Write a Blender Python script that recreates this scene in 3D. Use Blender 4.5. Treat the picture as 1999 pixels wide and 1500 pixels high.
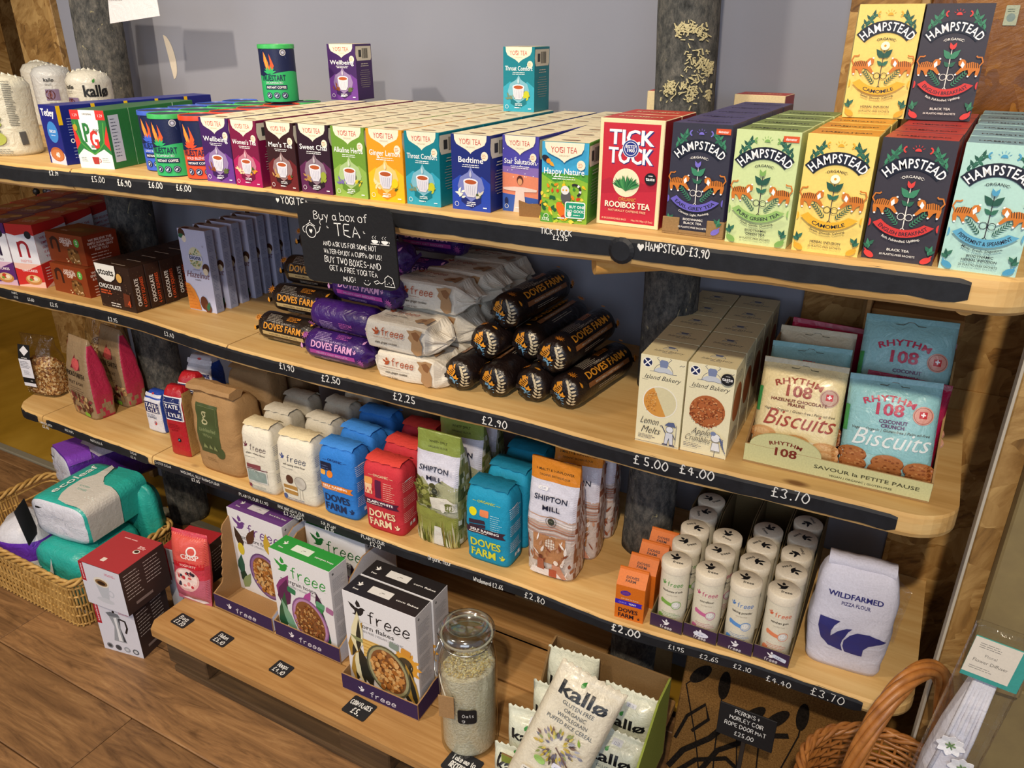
import bpy, bmesh, math, random
from mathutils import Vector, Matrix, noise
from mathutils.geometry import tessellate_polygon
random.seed(7)
for _o in list(bpy.data.objects): bpy.data.objects.remove(_o)
SC = bpy.context.scene
COL = SC.collection
PI = math.pi
# ------------------------------------------------------------ camera
CAMR = ((0.8774995, 0.4795772, 0.0005016), (0.1989870, -0.3631417, -0.9102375), (-0.4363470, 0.7988328, -0.4140863))
FPX = 1530.5
CAMH = 1.505
_c = bpy.data.cameras.new('camera'); cam = bpy.data.objects.new('camera', _c); COL.objects.link(cam)
_c.sensor_width = 36; _c.lens = FPX / 1999 * 36; _c.clip_start = .02
_R = [Vector(r) for r in CAMR]
cam.matrix_world = Matrix(((_R[0][0], -_R[1][0], -_R[2][0], 0), (_R[0][1], -_R[1][1], -_R[2][1], 0), (_R[0][2], -_R[1][2], -_R[2][2], CAMH), (0, 0, 0, 1)))
SC.camera = cam
# ------------------------------------------------------------ world, lights, exposure
SC.view_settings.view_transform = 'Standard'; SC.view_settings.look = 'None'
SC.view_settings.exposure = 0.04; SC.view_settings.gamma = 1; SC.view_settings.use_curve_mapping = False
W = bpy.data.worlds.new('world'); SC.world = W; W.use_nodes = True
W.node_tree.nodes['Background'].inputs[0].default_value = (.72, .80, 1, 1)
W.node_tree.nodes['Background'].inputs[1].default_value = .30
def lamp(name, kind, loc, aim, power, col, size=.1, angle=60, blend=.3, sy=None):
    l = bpy.data.lights.new(name, kind); l.energy = power; l.color = col
    if kind == 'AREA':
        l.shape = 'RECTANGLE'; l.size = size; l.size_y = sy or size
    else: l.shadow_soft_size = size
    if kind == 'SPOT': l.spot_size = math.radians(angle); l.spot_blend = blend
    o = bpy.data.objects.new(name, l); COL.objects.link(o); o.location = loc
    o.rotation_euler = (Vector(aim) - Vector(loc)).to_track_quat('-Z', 'Y').to_euler()
    return o
lamp('ceiling_or_added_spot', 'SPOT', (.1, -.75, 2.66), (-.55, 1.2, .8), 165, (1, .83, .62), .035, 84, .6)
lamp('ceiling_or_added_spot', 'SPOT', (-1.9, -.6, 2.7), (-1.9, 1.15, .7), 140, (1, .84, .64), .05, 70, .6)
lamp('ceiling_or_added_spot', 'SPOT', (-.8, .42, 2.7), (-.75, 1.15, 1.2), 46, (1, .86, .66), .05, 105, .7)  # added spot, out of view, to brighten the tops of the boxes
lamp('shop_window_light', 'AREA', (.9, -2.6, 2.0), (-1.0, 1.2, .8), 34, (.78, .87, 1), 2.2, sy=1.6)
lamp('shop_window_light', 'AREA', (-3.2, -2.4, 2.1), (-1.2, 1.2, .6), 20, (.78, .87, 1), 2.0, sy=1.6)
# ------------------------------------------------------------ helpers
Z1, Z2, Z3, Z4 = 1.261, .861, .475, .145
def at(px, py, z):
    c = (px - 1000) / FPX, (py - 750) / FPX, 1
    r = _R[0] * c[0] + _R[1] * c[1] + _R[2] * c[2]
    return Vector((0, 0, CAMH)) + r * ((z - CAMH) / r.z)
def aty(px, py, y):
    c = (px - 1000) / FPX, (py - 750) / FPX, 1
    r = _R[0] * c[0] + _R[1] * c[1] + _R[2] * c[2]
    return Vector((0, 0, CAMH)) + r * (y / r.y)
def fit(bl, br, z, tl=None):
    A = at(*bl, z); B = at(*br, z); d = B - A; w = d.length; a = math.atan2(d.y, d.x); h = 0
    if tl:
        T = at(*tl, 0) - Vector((0, 0, CAMH)); h = T.z * math.hypot(A.x, A.y) / math.hypot(T.x, T.y) + CAMH - z
    return (A + B) / 2, w, a, h
def lin(c):
    if isinstance(c, str):
        c = c.lstrip('#'); c = c if len(c) > 3 else ''.join(q * 2 for q in c); c = tuple(int(c[i:i + 2], 16) / 255 for i in (0, 2, 4))
    return tuple(v / 12.92 if v <= .04045 else ((v + .055) / 1.055) ** 2.4 for v in c[:3])
def nd(nt, t, **kw):
    n = nt.nodes.new(t)
    for k, v in kw.items():
        if k.startswith('i_'):
            s = n.inputs[int(k[2:])] if k[2:].isdigit() else n.inputs[k[2:].replace('_', ' ')]
            s.default_value = v
        else: setattr(n, k, v)
    return n
def newmat(name, rough=.6, spec=.4):
    m = bpy.data.materials.new(name); m.use_nodes = True; nt = m.node_tree
    b = nt.nodes['Principled BSDF']; b.inputs['Roughness'].default_value = rough; b.inputs['Specular IOR Level'].default_value = spec
    return m, nt, b
def ramp(nt, stops, src):
    r = nd(nt, 'ShaderNodeValToRGB'); e = r.color_ramp.elements
    while len(e) < len(stops): e.new(.5)
    for i, (p, c) in enumerate(stops): e[i].position = p; e[i].color = (*lin(c), 1)
    nt.links.new(src, r.inputs[0]); return r
def coords(nt, scale=(1, 1, 1), kind='Object', rot=(0, 0, 0)):
    tc = nd(nt, 'ShaderNodeTexCoord'); mp = nd(nt, 'ShaderNodeMapping'); mp.inputs['Scale'].default_value = scale; mp.inputs['Rotation'].default_value = rot
    nt.links.new(tc.outputs[kind], mp.inputs[0]); return mp.outputs[0]
def tex(nt, vec, scale, detail=4, rough=.5, dist=0):
    n = nd(nt, 'ShaderNodeTexNoise'); n.inputs['Scale'].default_value = scale; n.inputs['Detail'].default_value = detail
    n.inputs['Roughness'].default_value = rough; n.inputs['Distortion'].default_value = dist
    nt.links.new(vec, n.inputs['Vector']); return n.outputs['Fac']
def mixc(nt, a, b, fac, mode='MIX'):
    m = nd(nt, 'ShaderNodeMix', data_type='RGBA', blend_type=mode)
    for s, v in ((0, fac), (6, a), (7, b)):
        if hasattr(v, 'links'): nt.links.new(v, m.inputs[s])
        else: m.inputs[s].default_value = v if s == 0 else (*v, 1)
    return m.outputs[2]
def bump(nt, b, src, strength=.3, dist=.002):
    n = nd(nt, 'ShaderNodeBump'); n.inputs['Strength'].default_value = strength; n.inputs['Distance'].default_value = dist
    nt.links.new(src, n.inputs['Height']); nt.links.new(n.outputs[0], b.inputs['Normal'])
def attrmat(name, rough, spec=.4, crinkle=0, cs=60, coat=0, grain=.06):
    m, nt, b = newmat(name, rough, spec)
    a = nd(nt, 'ShaderNodeAttribute', attribute_name='Col'); v = coords(nt)
    g = tex(nt, v, 350, 3); r = ramp(nt, [(0.3, (1 - grain,) * 3), (.7, (1, 1, 1))], g)
    nt.links.new(mixc(nt, a.outputs[0], r.outputs[0], 1.0, 'MULTIPLY'), b.inputs['Base Color'])
    if coat: b.inputs['Coat Weight'].default_value = coat; b.inputs['Coat Roughness'].default_value = .15
    if crinkle: bump(nt, b, tex(nt, v, cs, 5, .55, 1.2), crinkle, .006)
    return m
M = {}
M['card'] = attrmat('coated_card', .42, .45)
M['ink'] = attrmat('printed_ink', .45, .4, grain=.03)
M['paper'] = attrmat('wrinkled_paper', .7, .3, .5, 28)
M['film'] = attrmat('crinkled_film', .3, .5, .55, 45, .15)
M['film_ink'] = attrmat('printed_film', .33, .5, .3, 45)
M['tin'] = attrmat('painted_tin', .35, .5)
M['fiber'] = attrmat('corrugated_fibreboard', .85, .2, .15, 200)
M['chalk'] = attrmat('chalk_marker', .85, .2)
M['board'] = attrmat('blackboard_paint', .6, .35, .1, 90)

def meshobj(name, vs, fs, mat, parent=None, cols=None, smooth=False, kind=None, loc=None, mats=None, mi=None):
    me = bpy.data.meshes.new(name); me.from_pydata([tuple(v) for v in vs], [], fs)
    if isinstance(mat, str): mat = M[mat]
    me.materials.append(mat)
    if cols is not None:
        ca = me.color_attributes.new('Col', 'FLOAT_COLOR', 'CORNER'); buf = []
        single = not isinstance(cols[0], (tuple, list)) if cols else False
        for i, f in enumerate(fs):
            c = cols if single else cols[i]
            buf += [c[0], c[1], c[2], 1] * len(f)
        ca.data.foreach_set('color', buf)
    if smooth: me.polygons.foreach_set('use_smooth', [True] * len(fs))
    me.update()
    o = bpy.data.objects.new(name, me); COL.objects.link(o)
    if parent: o.parent = parent
    if kind: o['kind'] = kind
    if loc: o.location = loc
    return o
def tag(o, label, cat, group=None):
    o['label'] = label; o['category'] = cat
    if group: o['group'] = group
    return o
def thing(name, label, cat, loc=(0, 0, 0), rz=0, group=None, rx=0, ry=0):
    o = bpy.data.objects.new(name, None); o.empty_display_size = .03; COL.objects.link(o)
    o.location = loc; o.rotation_euler = (rx, ry, rz); return tag(o, label, cat, group)
def copy_tree(o, loc=None, rz=None, label=None, only=None, parent=None):
    c = o.copy(); COL.objects.link(c)
    if parent: c.parent = parent
    if loc is not None: c.location = loc
    if rz is not None: c.rotation_euler = (o.rotation_euler.x, o.rotation_euler.y, rz)
    if label: c['label'] = label
    for ch in o.children:
        if ch.name.split('.')[0] in (only or ()): continue
        copy_tree(ch, parent=c)
    return c
ORD = ['first', 'second', 'third', 'fourth', 'fifth', 'sixth', 'seventh', 'eighth', 'ninth', 'tenth', 'eleventh', 'twelfth']
class MB:
    def __init__(s): s.v = []; s.f = []; s.c = []
    def add(s, vs, fs, c):
        n = len(s.v); s.v += [tuple(v) for v in vs]; s.f += [tuple(i + n for i in f) for f in fs]
        s.c += (c if isinstance(c, list) else [c] * len(fs)); return s
    def box(s, x0, x1, y0, y1, z0, z1, c=(1, 1, 1), b=.0006, M4=None):
        # chamfered box; c = colour or dict face->colour (front,back,left,right,top,bottom)
        b = min(b, (x1 - x0) / 3, (y1 - y0) / 3, (z1 - z0) / 3)
        X = (x0, x1); Y = (y0, y1); Z = (z0, z1); sg = (1, -1); vs = []; idx = {}
        for i in (0, 1):
            for j in (0, 1):
                for k in (0, 1):
                    for ax in range(3):
                        p = [X[i], Y[j], Z[k]]
                        for a2, q in enumerate((i, j, k)):
                            if a2 != ax: p[a2] += b * sg[q]
                        idx[i, j, k, ax] = len(vs); vs.append(p)
        cf = c if isinstance(c, dict) else {}
        dc = cf.get('d', c if not isinstance(c, dict) else (1, 1, 1))
        fs = []; cs = []
        def F(l, nm): fs.append(l); cs.append(cf.get(nm, dc))
        g = lambda i, j, k, a: idx[i, j, k, a]
        F([g(0, 0, 0, 1), g(1, 0, 0, 1), g(1, 0, 1, 1), g(0, 0, 1, 1)], 'front'); F([g(1, 1, 0, 1), g(0, 1, 0, 1), g(0, 1, 1, 1), g(1, 1, 1, 1)], 'back')
        F([g(0, 1, 0, 0), g(0, 0, 0, 0), g(0, 0, 1, 0), g(0, 1, 1, 0)], 'left'); F([g(1, 0, 0, 0), g(1, 1, 0, 0), g(1, 1, 1, 0), g(1, 0, 1, 0)], 'right')
        F([g(0, 0, 1, 2), g(1, 0, 1, 2), g(1, 1, 1, 2), g(0, 1, 1, 2)], 'top'); F([g(0, 1, 0, 2), g(1, 1, 0, 2), g(1, 0, 0, 2), g(0, 0, 0, 2)], 'bottom')
        ax3 = ((1, 2), (0, 2), (0, 1))
        for a in range(3):
            o1, o2 = ax3[a]
            for p in (0, 1):
                for q in (0, 1):
                    k0 = [0, 0, 0]; k0[o1] = p; k0[o2] = q; k1 = list(k0); k1[a] = 1
                    l = [idx[(*k0, o1)], idx[(*k1, o1)], idx[(*k1, o2)], idx[(*k0, o2)]]
                    fs.append(l); cs.append(dc)
        for i in (0, 1):
            for j in (0, 1):
                for k in (0, 1): fs.append([g(i, j, k, 0), g(i, j, k, 1), g(i, j, k, 2)]); cs.append(dc)
        if M4 is not None: vs = [M4 @ Vector(v) for v in vs]
        return s.add(vs, fs, cs)
    def tube(s, pts, r, n=8, c=(1, 1, 1), cap=True, rads=None):
        pts = [Vector(p) for p in pts]; N = len(pts); vs = []; up = None
        for i, p in enumerate(pts):
            t = (pts[min(i + 1, N - 1)] - pts[max(i - 1, 0)]).normalized()
            if up is None: up = Vector((0, 0, 1)) if abs(t.z) < .9 else Vector((1, 0, 0))
            a = t.cross(up).normalized(); b = a.cross(t).normalized(); up = b
            rr = rads[i] if rads else r
            for k in range(n):
                an = 2 * PI * k / n; vs.append(p + a * (math.cos(an) * rr) + b * (math.sin(an) * rr))
        fs = [[i * n + k, i * n + (k + 1) % n, (i + 1) * n + (k + 1) % n, (i + 1) * n + k] for i in range(N - 1) for k in range(n)]
        if cap: fs += [list(range(n))[::-1], [(N - 1) * n + k for k in range(n)]]
        return s.add(vs, fs, c)
    def lathe(s, prof, n=28, c=(1, 1, 1), wob=0, cx=0, cy=0):
        vs = []; cs = []
        for r, z in prof:
            for k in range(n):
                a = 2 * PI * k / n; rr = r * (1 + wob * noise.noise(Vector((math.cos(a) * 2, math.sin(a) * 2, z * 20)))); vs.append((cx + rr * math.cos(a), cy + rr * math.sin(a), z))
        N = len(prof); fs = []
        for i in range(N - 1):
            cc = c[i] if isinstance(c, list) else c
            for k in range(n): fs.append([i * n + k, i * n + (k + 1) % n, (i + 1) * n + (k + 1) % n, (i + 1) * n + k]); cs.append(cc)
        fs.append(list(range(n))[::-1]); cs.append(c[0] if isinstance(c, list) else c)
        fs.append([(N - 1) * n + k for k in range(n)]); cs.append(c[-1] if isinstance(c, list) else c)
        return s.add(vs, fs, cs)
    def prism(s, poly, y0, y1, c=(1, 1, 1), M4=None):
        # poly in x,z extruded along y
        n = len(poly); vs = [(p[0], y0, p[1]) for p in poly] + [(p[0], y1, p[1]) for p in poly]
        if M4 is not None: vs = [M4 @ Vector(v) for v in vs]
        tr = tessellate_polygon([[Vector((p[0], p[1], 0)) for p in poly]])
        fs = [list(t) for t in tr] + [[i + n for i in t][::-1] for t in tr] + [[i, (i + 1) % n, (i + 1) % n + n, i + n] for i in range(n)]
        return s.add(vs, fs, c)
    def build(s, name, mat, parent=None, smooth=False, kind=None, fix=True):
        o = meshobj(name, s.v, s.f, mat, parent, s.c, smooth, kind)
        if fix:
            bm = bmesh.new(); bm.from_mesh(o.data); bmesh.ops.recalc_face_normals(bm, faces=bm.faces); bm.to_mesh(o.data); bm.free()
        return o
def smooth_angle(o, deg=40):
    me = o.data; me.polygons.foreach_set('use_smooth', [True] * len(me.polygons))
    bm = bmesh.new(); bm.from_mesh(me)
    for e in bm.edges:
        e.smooth = len(e.link_faces) == 2 and e.calc_face_angle(4) < math.radians(deg)
    bm.to_mesh(me); bm.free(); return o

# ---- lettering: glyphs of the built-in font, and hand-drawn strokes
_G = {}
def glyph(ch, off):
    k = (ch, off)
    if k in _G: return _G[k]
    def ev(body):
        cu = bpy.data.curves.new('t', 'FONT'); cu.body = body; cu.size = 1; cu.offset = off; cu.resolution_u = 2; cu.fill_mode = 'FRONT'
        o = bpy.data.objects.new('t', cu); me = o.to_mesh(); me.calc_loop_triangles()
        v = [tuple(p.co[:2]) for p in me.vertices]; t = [tuple(x.vertices) for x in me.loop_triangles]; o.to_mesh_clear()
        bpy.data.objects.remove(o); bpy.data.curves.remove(cu); return v, t
    v, t = ev(ch) if ch != ' ' else ([], [])
    v2, _ = ev(ch + 'I'); v3, _ = ev('I')
    adv = max(p[0] for p in v2) - max(p[0] for p in v3)
    if ch == ' ': adv = .28
    _G[k] = (v, t, adv); return _G[k]
SF = {}
for _l in '''A 02 38 62|1454
B 02 08 38 57 46 05|35 54 53 32 02
C 67 48 28 06 04 22 42 63
D 02 08 38 66 64 32 02
E 58 08 02 52|0545
F 58 08 02|0545
G 67 48 28 06 04 22 42 64 65 45
H 08 02|58 52|0555
I 08 02
J 48 43 22 03
K 08 02|58 05 52
L 08 02 52
M 02 08 34 68 62
N 02 08 62 68
O 38 16 04 22 42 64 66 48 28
P 02 08 38 57 56 35 05
Q 38 16 04 22 42 64 66 48 28|44 61
R 02 08 38 57 56 35 05|35 52
S 57 38 17 16 54 53 32 03
T 08 68|38 32
U 08 04 22 42 64 68
V 08 32 68
W 08 22 36 42 68
X 08 62|68 02
Y 08 35 68|35 32
Z 08 68 02 62
a 55 36 15 13 32 53|56 53 62
b 08 02|05 36 55 53 32 03
c 56 26 05 03 22 52
d 58 52|55 26 05 03 22 53
e 04 54 55 36 15 03 12 32 53
f 58 38 27 22|0646
g 55 26 05 03 22 53|56 51 30 10
h 08 02|05 26 46 55 52
i 06 02|0808
j 36 31 10
k 08 02|46 04 42
l 08 02
m 06 02|05 26 35 32|35 56 65 62
n 06 02|05 26 46 55 52
o 26 05 03 22 42 53 55 46 26
p 06 00|05 26 46 55 53 32 03
q 55 26 05 03 22 53|56 50
r 06 02|04 26 46
s 46 26 15 43 42 12
t 28 23 32 42|0646
u 06 03 22 42 54|56 52
v 06 22 46
w 06 12 25 42 56
x 06 42|46 02
y 06 33|56 20
z 06 46 02 42
0 38 16 04 22 42 64 66 48 38
1 16 28 22
2 07 28 48 56 12 02 62
3 07 38 57 35 53 32 03
4 42 48 04 64
5 58 18 15 45 53 32 03
6 58 26 03 22 42 54 35 04
7 08 58 22
8 35 17 38 57 35 13 32 53 35
9 56 35 06 27 47 56 32
£ 57 38 27 22|0545|0222 62
. 2222
- 0545
! 28 24|2222
+ 0545|2723
& 62 17 28 37 04 12 32 55
' 2827
* 2527 |1636 |1745
( 38 15 22
) 18 35 22
, 2221'''.split('\n'):
    _k, _r = _l[0], _l[2:]; SF[_k] = []
    for _st in _r.split('|'):
        _st = _st.replace(' ', ''); SF[_k].append([(int(_st[i]), int(_st[i + 1]) - 2) for i in range(0, len(_st), 2)])
def chaikin(p, n=2):
    for _ in range(n if len(p) > 4 else 1):
        if len(p) < 3: return p
        q = [p[0]]
        for a, b in zip(p, p[1:]): q += [(a[0] * .84 + b[0] * .16, a[1] * .84 + b[1] * .16), (a[0] * .16 + b[0] * .84, a[1] * .16 + b[1] * .84)]
        q[1:2] = []; q[-2:-1] = []; q.append(p[-1]) if q[-1] != p[-1] else 0; p = q
    return p
class Art:
    def __init__(s, sc=1.0): s.t = []; s.sc = sc; s.l = 0
    def lay(s): s.l += 1; return s.l
    def poly(s, pts, c, l=None):
        c = lin(c) if isinstance(c, str) else c; l = l or s.lay(); k = s.sc
        if len(pts) == 3: T = [(0, 1, 2)]
        else: T = tessellate_polygon([[Vector((p[0], p[1], 0)) for p in pts]])
        for t in T: s.t.append(([(pts[i][0] * k, pts[i][1] * k) for i in t], c, l))
        return s
    def rect(s, x, y, w, h, c, rot=0, r=0):
        p = [(x, y), (x + w, y), (x + w, y + h), (x, y + h)]
        if r: p = [(cx + r * math.cos(a), cy + r * math.sin(a)) for cx, cy, a0 in ((x + w - r, y + h - r, 0), (x + r, y + h - r, PI / 2), (x + r, y + r, PI), (x + w - r, y + r, 1.5 * PI)) for a in (a0, a0 + PI / 4, a0 + PI / 2)]
        if rot:
            a = math.radians(rot); cx, cy = x + w / 2, y + h / 2
            p = [(cx + (q[0] - cx) * math.cos(a) - (q[1] - cy) * math.sin(a), cy + (q[0] - cx) * math.sin(a) + (q[1] - cy) * math.cos(a)) for q in p]
        return s.poly(p, c)
    def ell(s, cx, cy, rx, ry, c, rot=0, n=18, a0=0, a1=360, l=None):
        R = math.radians; ca, sa = math.cos(R(rot)), math.sin(R(rot)); p = []
        full = a1 - a0 >= 360
        for i in range(n + (0 if full else 1)):
            a = R(a0 + (a1 - a0) * i / n); x, y = rx * math.cos(a), ry * math.sin(a); p.append((cx + x * ca - y * sa, cy + x * sa + y * ca))
        return s.poly(p, c, l)
    def line(s, pts, w, c, closed=False, l=None):
        pts = [p for i, p in enumerate(pts) if i == 0 or p != pts[i - 1]]
        if len(pts) == 1: return s.ell(pts[0][0], pts[0][1], w * .75, w * .75, c, n=7, l=l)
        N = len(pts); L = []; Rr = []
        for i in range(N):
            a = pts[(i - 1) % N] if (i or closed) else pts[0]; b = pts[(i + 1) % N] if (i < N - 1 or closed) else pts[-1]
            dx, dy = b[0] - a[0], b[1] - a[1]; d = math.hypot(dx, dy) or 1; nx, ny = -dy / d * w / 2, dx / d * w / 2
            L.append((pts[i][0] + nx, pts[i][1] + ny)); Rr.append((pts[i][0] - nx, pts[i][1] - ny))
        l = l or s.lay(); c = lin(c) if isinstance(c, str) else c; k = s.sc
        for i in range(N if closed else N - 1):
            j = (i + 1) % N; q = [L[i], Rr[i], Rr[j], L[j]]; q = [(x * k, y * k) for x, y in q]
            s.t.append(([q[0], q[1], q[2]], c, l)); s.t.append(([q[0], q[2], q[3]], c, l))
        return s
    def arc(s, cx, cy, r, a0, a1, w, c, n=16):
        return s.line([(cx + r * math.cos(math.radians(a0 + (a1 - a0) * i / n)), cy + r * math.sin(math.radians(a0 + (a1 - a0) * i / n))) for i in range(n + 1)], w, c)
    def ring(s, cx, cy, r, w, c, n=22):
        return s.line([(cx + r * math.cos(2 * PI * i / n), cy + r * math.sin(2 * PI * i / n)) for i in range(n)], w, c, True)
    def text(s, tx, cx, cy, size, c, b=.0, al='c', sx=1.0, arc=None, sh=0, rot=0, fit=None, gap=0):
        hv = b > .025; b = min(b, .015); gs = [glyph(ch, b) for ch in tx]; tot = sum(g[2] for g in gs) + gap * (len(gs) - 1)
        if fit: sx = fit / (tot * size)
        W_ = tot * size * sx; x = {'c': -W_ / 2, 'l': 0, 'r': -W_}[al]; c = lin(c) if isinstance(c, str) else c; l = s.lay(); k = s.sc
        ca, sa = math.cos(math.radians(rot)), math.sin(math.radians(rot))
        for v, t, adv in gs:
            pp = []
            for (a, d) in v:
                px, py = x + a * size * sx + d * size * sh, d * size
                if arc:
                    mid = x + adv * size * sx / 2; an = mid / arc; lx = px - mid
                    px, py = (arc + py) * math.sin(an) + lx * math.cos(an), (arc + py) * math.cos(an) - lx * math.sin(an) - arc
                pp.append(((cx + px * ca - py * sa) * k, (cy + px * sa + py * ca) * k))
            for tr in t:
                if hv:
                    for o_ in (-.016, .016): s.t.append(([(pp[i][0] + o_ * size * k * ca, pp[i][1] + o_ * size * k * sa) for i in tr], c, l + (o_ > 0) * .5))
                else: s.t.append(([pp[i] for i in tr], c, l))
            x += (adv + gap) * size * sx
        return s
    def hand(s, tx, cx, cy, size, c, lw=.1, al='c', rot=0, sx=1.0, jit=0, sh=0, fit=None):
        # size = cap height; stroke lettering
        u = size / 6; adv = []; x = 0
        if fit: sx = fit / (sum(max(p[0] for st in SF[c_] for p in st) + 1.9 if c_ in SF else 3.2 for c_ in tx) * u)
        for ch in tx:
            g = SF.get(ch)
            if not g: x += 3.2 * u * sx; adv.append(None); continue
            mx = max(p[0] for st in g for p in st); adv.append((x, g)); x += (mx + 1.9) * u * sx
        x0 = {'c': -x / 2, 'l': 0, 'r': -x}[al]; l = s.lay(); ca, sa = math.cos(math.radians(rot)), math.sin(math.radians(rot))
        for a in adv:
            if not a: continue
            jy = random.uniform(-jit, jit) * size
            for st in a[1]:
                p = chaikin([(x0 + a[0] + q[0] * u * sx + q[1] * u * sh, q[1] * u + jy) for q in st])
                s.line([(cx + q[0] * ca - q[1] * sa, cy + q[0] * sa + q[1] * ca) for q in p], lw * size, c, l=l)
        return s
    def small(s, x, y, w, n, dy, c, lw=.8, al='l', seed=1):
        R = random.Random(seed); l = s.lay()
        for i in range(n):
            ww = w * R.uniform(.7, 1); xs = x if al == 'l' else x - ww / 2; xe = xs + ww
            while xs < xe:
                q = min(R.uniform(1.5, 5) * lw * 1.6, xe - xs); yy = y - i * dy; s.poly([(xs, yy), (xs + q, yy), (xs + q, yy + lw), (xs, yy + lw)], c, l); xs += q + lw * .9
        return s
    def dove(s, cx, cy, z, c, rot=0, fl=1):
        R = math.radians(rot); ca, sa = math.cos(R), math.sin(R)
        T = lambda P: [(cx + (x * fl * ca - y * sa) * z, cy + (x * fl * sa + y * ca) * z) for x, y in P]
        l = s.lay()
        s.poly(T([(-5, 3.2), (-2.6, 2.2), (-1.2, 1.2), (.6, 1), (2, 2), (3.2, 2.1), (4.4, 1.3), (3.4, .9), (3, -.8), (1.6, -2.6), (-.6, -3.2), (-3.4, -3), (-1.6, -2), (-1.8, -.6), (-3.6, .6)]), c, l)
        s.poly(T([(-.2, 1.6), (-1, 3.4), (0, 5.6), (1.4, 4.2), (1.7, 2.4)]), c, l); return s
    def leaf(s, x, y, L_, w, rot, c, l=None):
        R = math.radians(rot); ca, sa = math.cos(R), math.sin(R)
        P = [(0, 0), (.25, .5), (.55, .48), (1, 0), (.55, -.48), (.25, -.5)]
        return s.poly([(x + px * L_ * ca - py * w * sa, y + px * L_ * sa + py * w * ca) for px, py in P], c, l)
    def build(s, name, mp, mat='ink', parent=None, maxe=None, h0=.0003, hl=.00004):
        vs = []; fs = []; cs = []
        T = s.t
        if maxe:
            hl = max(hl, .00007)
            o = []; st = list(T)
            while st:
                p, c, l = st.pop(); e = [math.dist(p[i], p[(i + 1) % 3]) for i in range(3)]; m = max(e)
                if m > maxe:
                    i = e.index(m); a, b, d = p[i], p[(i + 1) % 3], p[(i + 2) % 3]; q = ((a[0] + b[0]) / 2, (a[1] + b[1]) / 2)
                    st += [([a, q, d], c, l), ([q, b, d], c, l)]
                else: o.append((p, c, l))
            T = o
        for p, c, l in T:
            n = len(vs); a = (p[1][0] - p[0][0]) * (p[2][1] - p[0][1]) - (p[1][1] - p[0][1]) * (p[2][0] - p[0][0])
            if a < 0: p = p[::-1]
            vs += [mp(x, y, h0 + l * hl) for x, y in p]; fs.append((n, n + 1, n + 2)); cs.append(c)
        return meshobj(name, vs, fs, mat, parent, cs)
def m_front(w, d, h, y0=0): return lambda u, v, e: (u, y0 - e, v)
def m_right(w, d, h): return lambda u, v, e: (w / 2 + e, d / 2 + u, v)
def m_left(w, d, h): return lambda u, v, e: (-w / 2 - e, d / 2 - u, v)
def m_top(w, d, h): return lambda u, v, e: (u, v, h + e)
def m_cyl(R, cx=0, cy=0): return lambda u, v, e: (cx + (R + e) * math.sin(u / R), cy - (R + e) * math.cos(u / R), v)
# ------------------------------------------------------------ setting
def osb(name, c0, c1, c2, gloss=.6):
    m, nt, b = newmat(name, gloss, .4); v = coords(nt); L = nt.links
    col = None
    vo = nd(nt, 'ShaderNodeTexVoronoi'); vo.inputs['Scale'].default_value = 16
    vd = tex(nt, v, 9, 3); mx = nd(nt, 'ShaderNodeVectorMath', operation='ADD'); cb = nd(nt, 'ShaderNodeCombineXYZ')
    ms = nd(nt, 'ShaderNodeMath', operation='MULTIPLY'); L.new(vd, ms.inputs[0]); ms.inputs[1].default_value = .18
    for i in range(3): L.new(ms.outputs[0], cb.inputs[i])
    L.new(v, mx.inputs[0]); L.new(cb.outputs[0], mx.inputs[1]); L.new(mx.outputs[0], vo.inputs['Vector'])
    sep = nd(nt, 'ShaderNodeSeparateColor'); L.new(vo.outputs['Color'], sep.inputs[0])
    # grain direction turns with the flake
    rot = nd(nt, 'ShaderNodeVectorRotate', rotation_type='EULER_XYZ'); cr = nd(nt, 'ShaderNodeCombineXYZ'); mm = nd(nt, 'ShaderNodeMath', operation='MULTIPLY'); L.new(sep.outputs[0], mm.inputs[0]); mm.inputs[1].default_value = 6.28
    for i in range(3): L.new(mm.outputs[0], cr.inputs[i])
    L.new(v, rot.inputs['Vector']); L.new(cr.outputs[0], rot.inputs['Rotation'])
    mp = nd(nt, 'ShaderNodeMapping'); mp.inputs['Scale'].default_value = (4, 60, 14); L.new(rot.outputs[0], mp.inputs[0])
    g = tex(nt, mp.outputs[0], 2.2, 5, .6)
    ad = nd(nt, 'ShaderNodeMath', operation='ADD'); L.new(g, ad.inputs[0]); m2 = nd(nt, 'ShaderNodeMath', operation='MULTIPLY'); L.new(sep.outputs[1], m2.inputs[0]); m2.inputs[1].default_value = .35; L.new(m2.outputs[0], ad.inputs[1])
    r = ramp(nt, [(.3, c0), (.55, c1), (.95, c2)], ad.outputs[0]); L.new(r.outputs[0], b.inputs['Base Color'])
    bump(nt, b, ad.outputs[0], .5, .003); return m
M['osb'] = osb('oriented_strand_board', '#5a3c1c', '#9a7038', '#c9a264')
M['osb_light'] = osb('oriented_strand_board_light', '#5e4426', '#8f6c3c', '#b8965f', .45)
M['osb_gloss'] = osb('varnished_strand_board', '#553314', '#7f4f20', '#a06c2c', .25)
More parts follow.
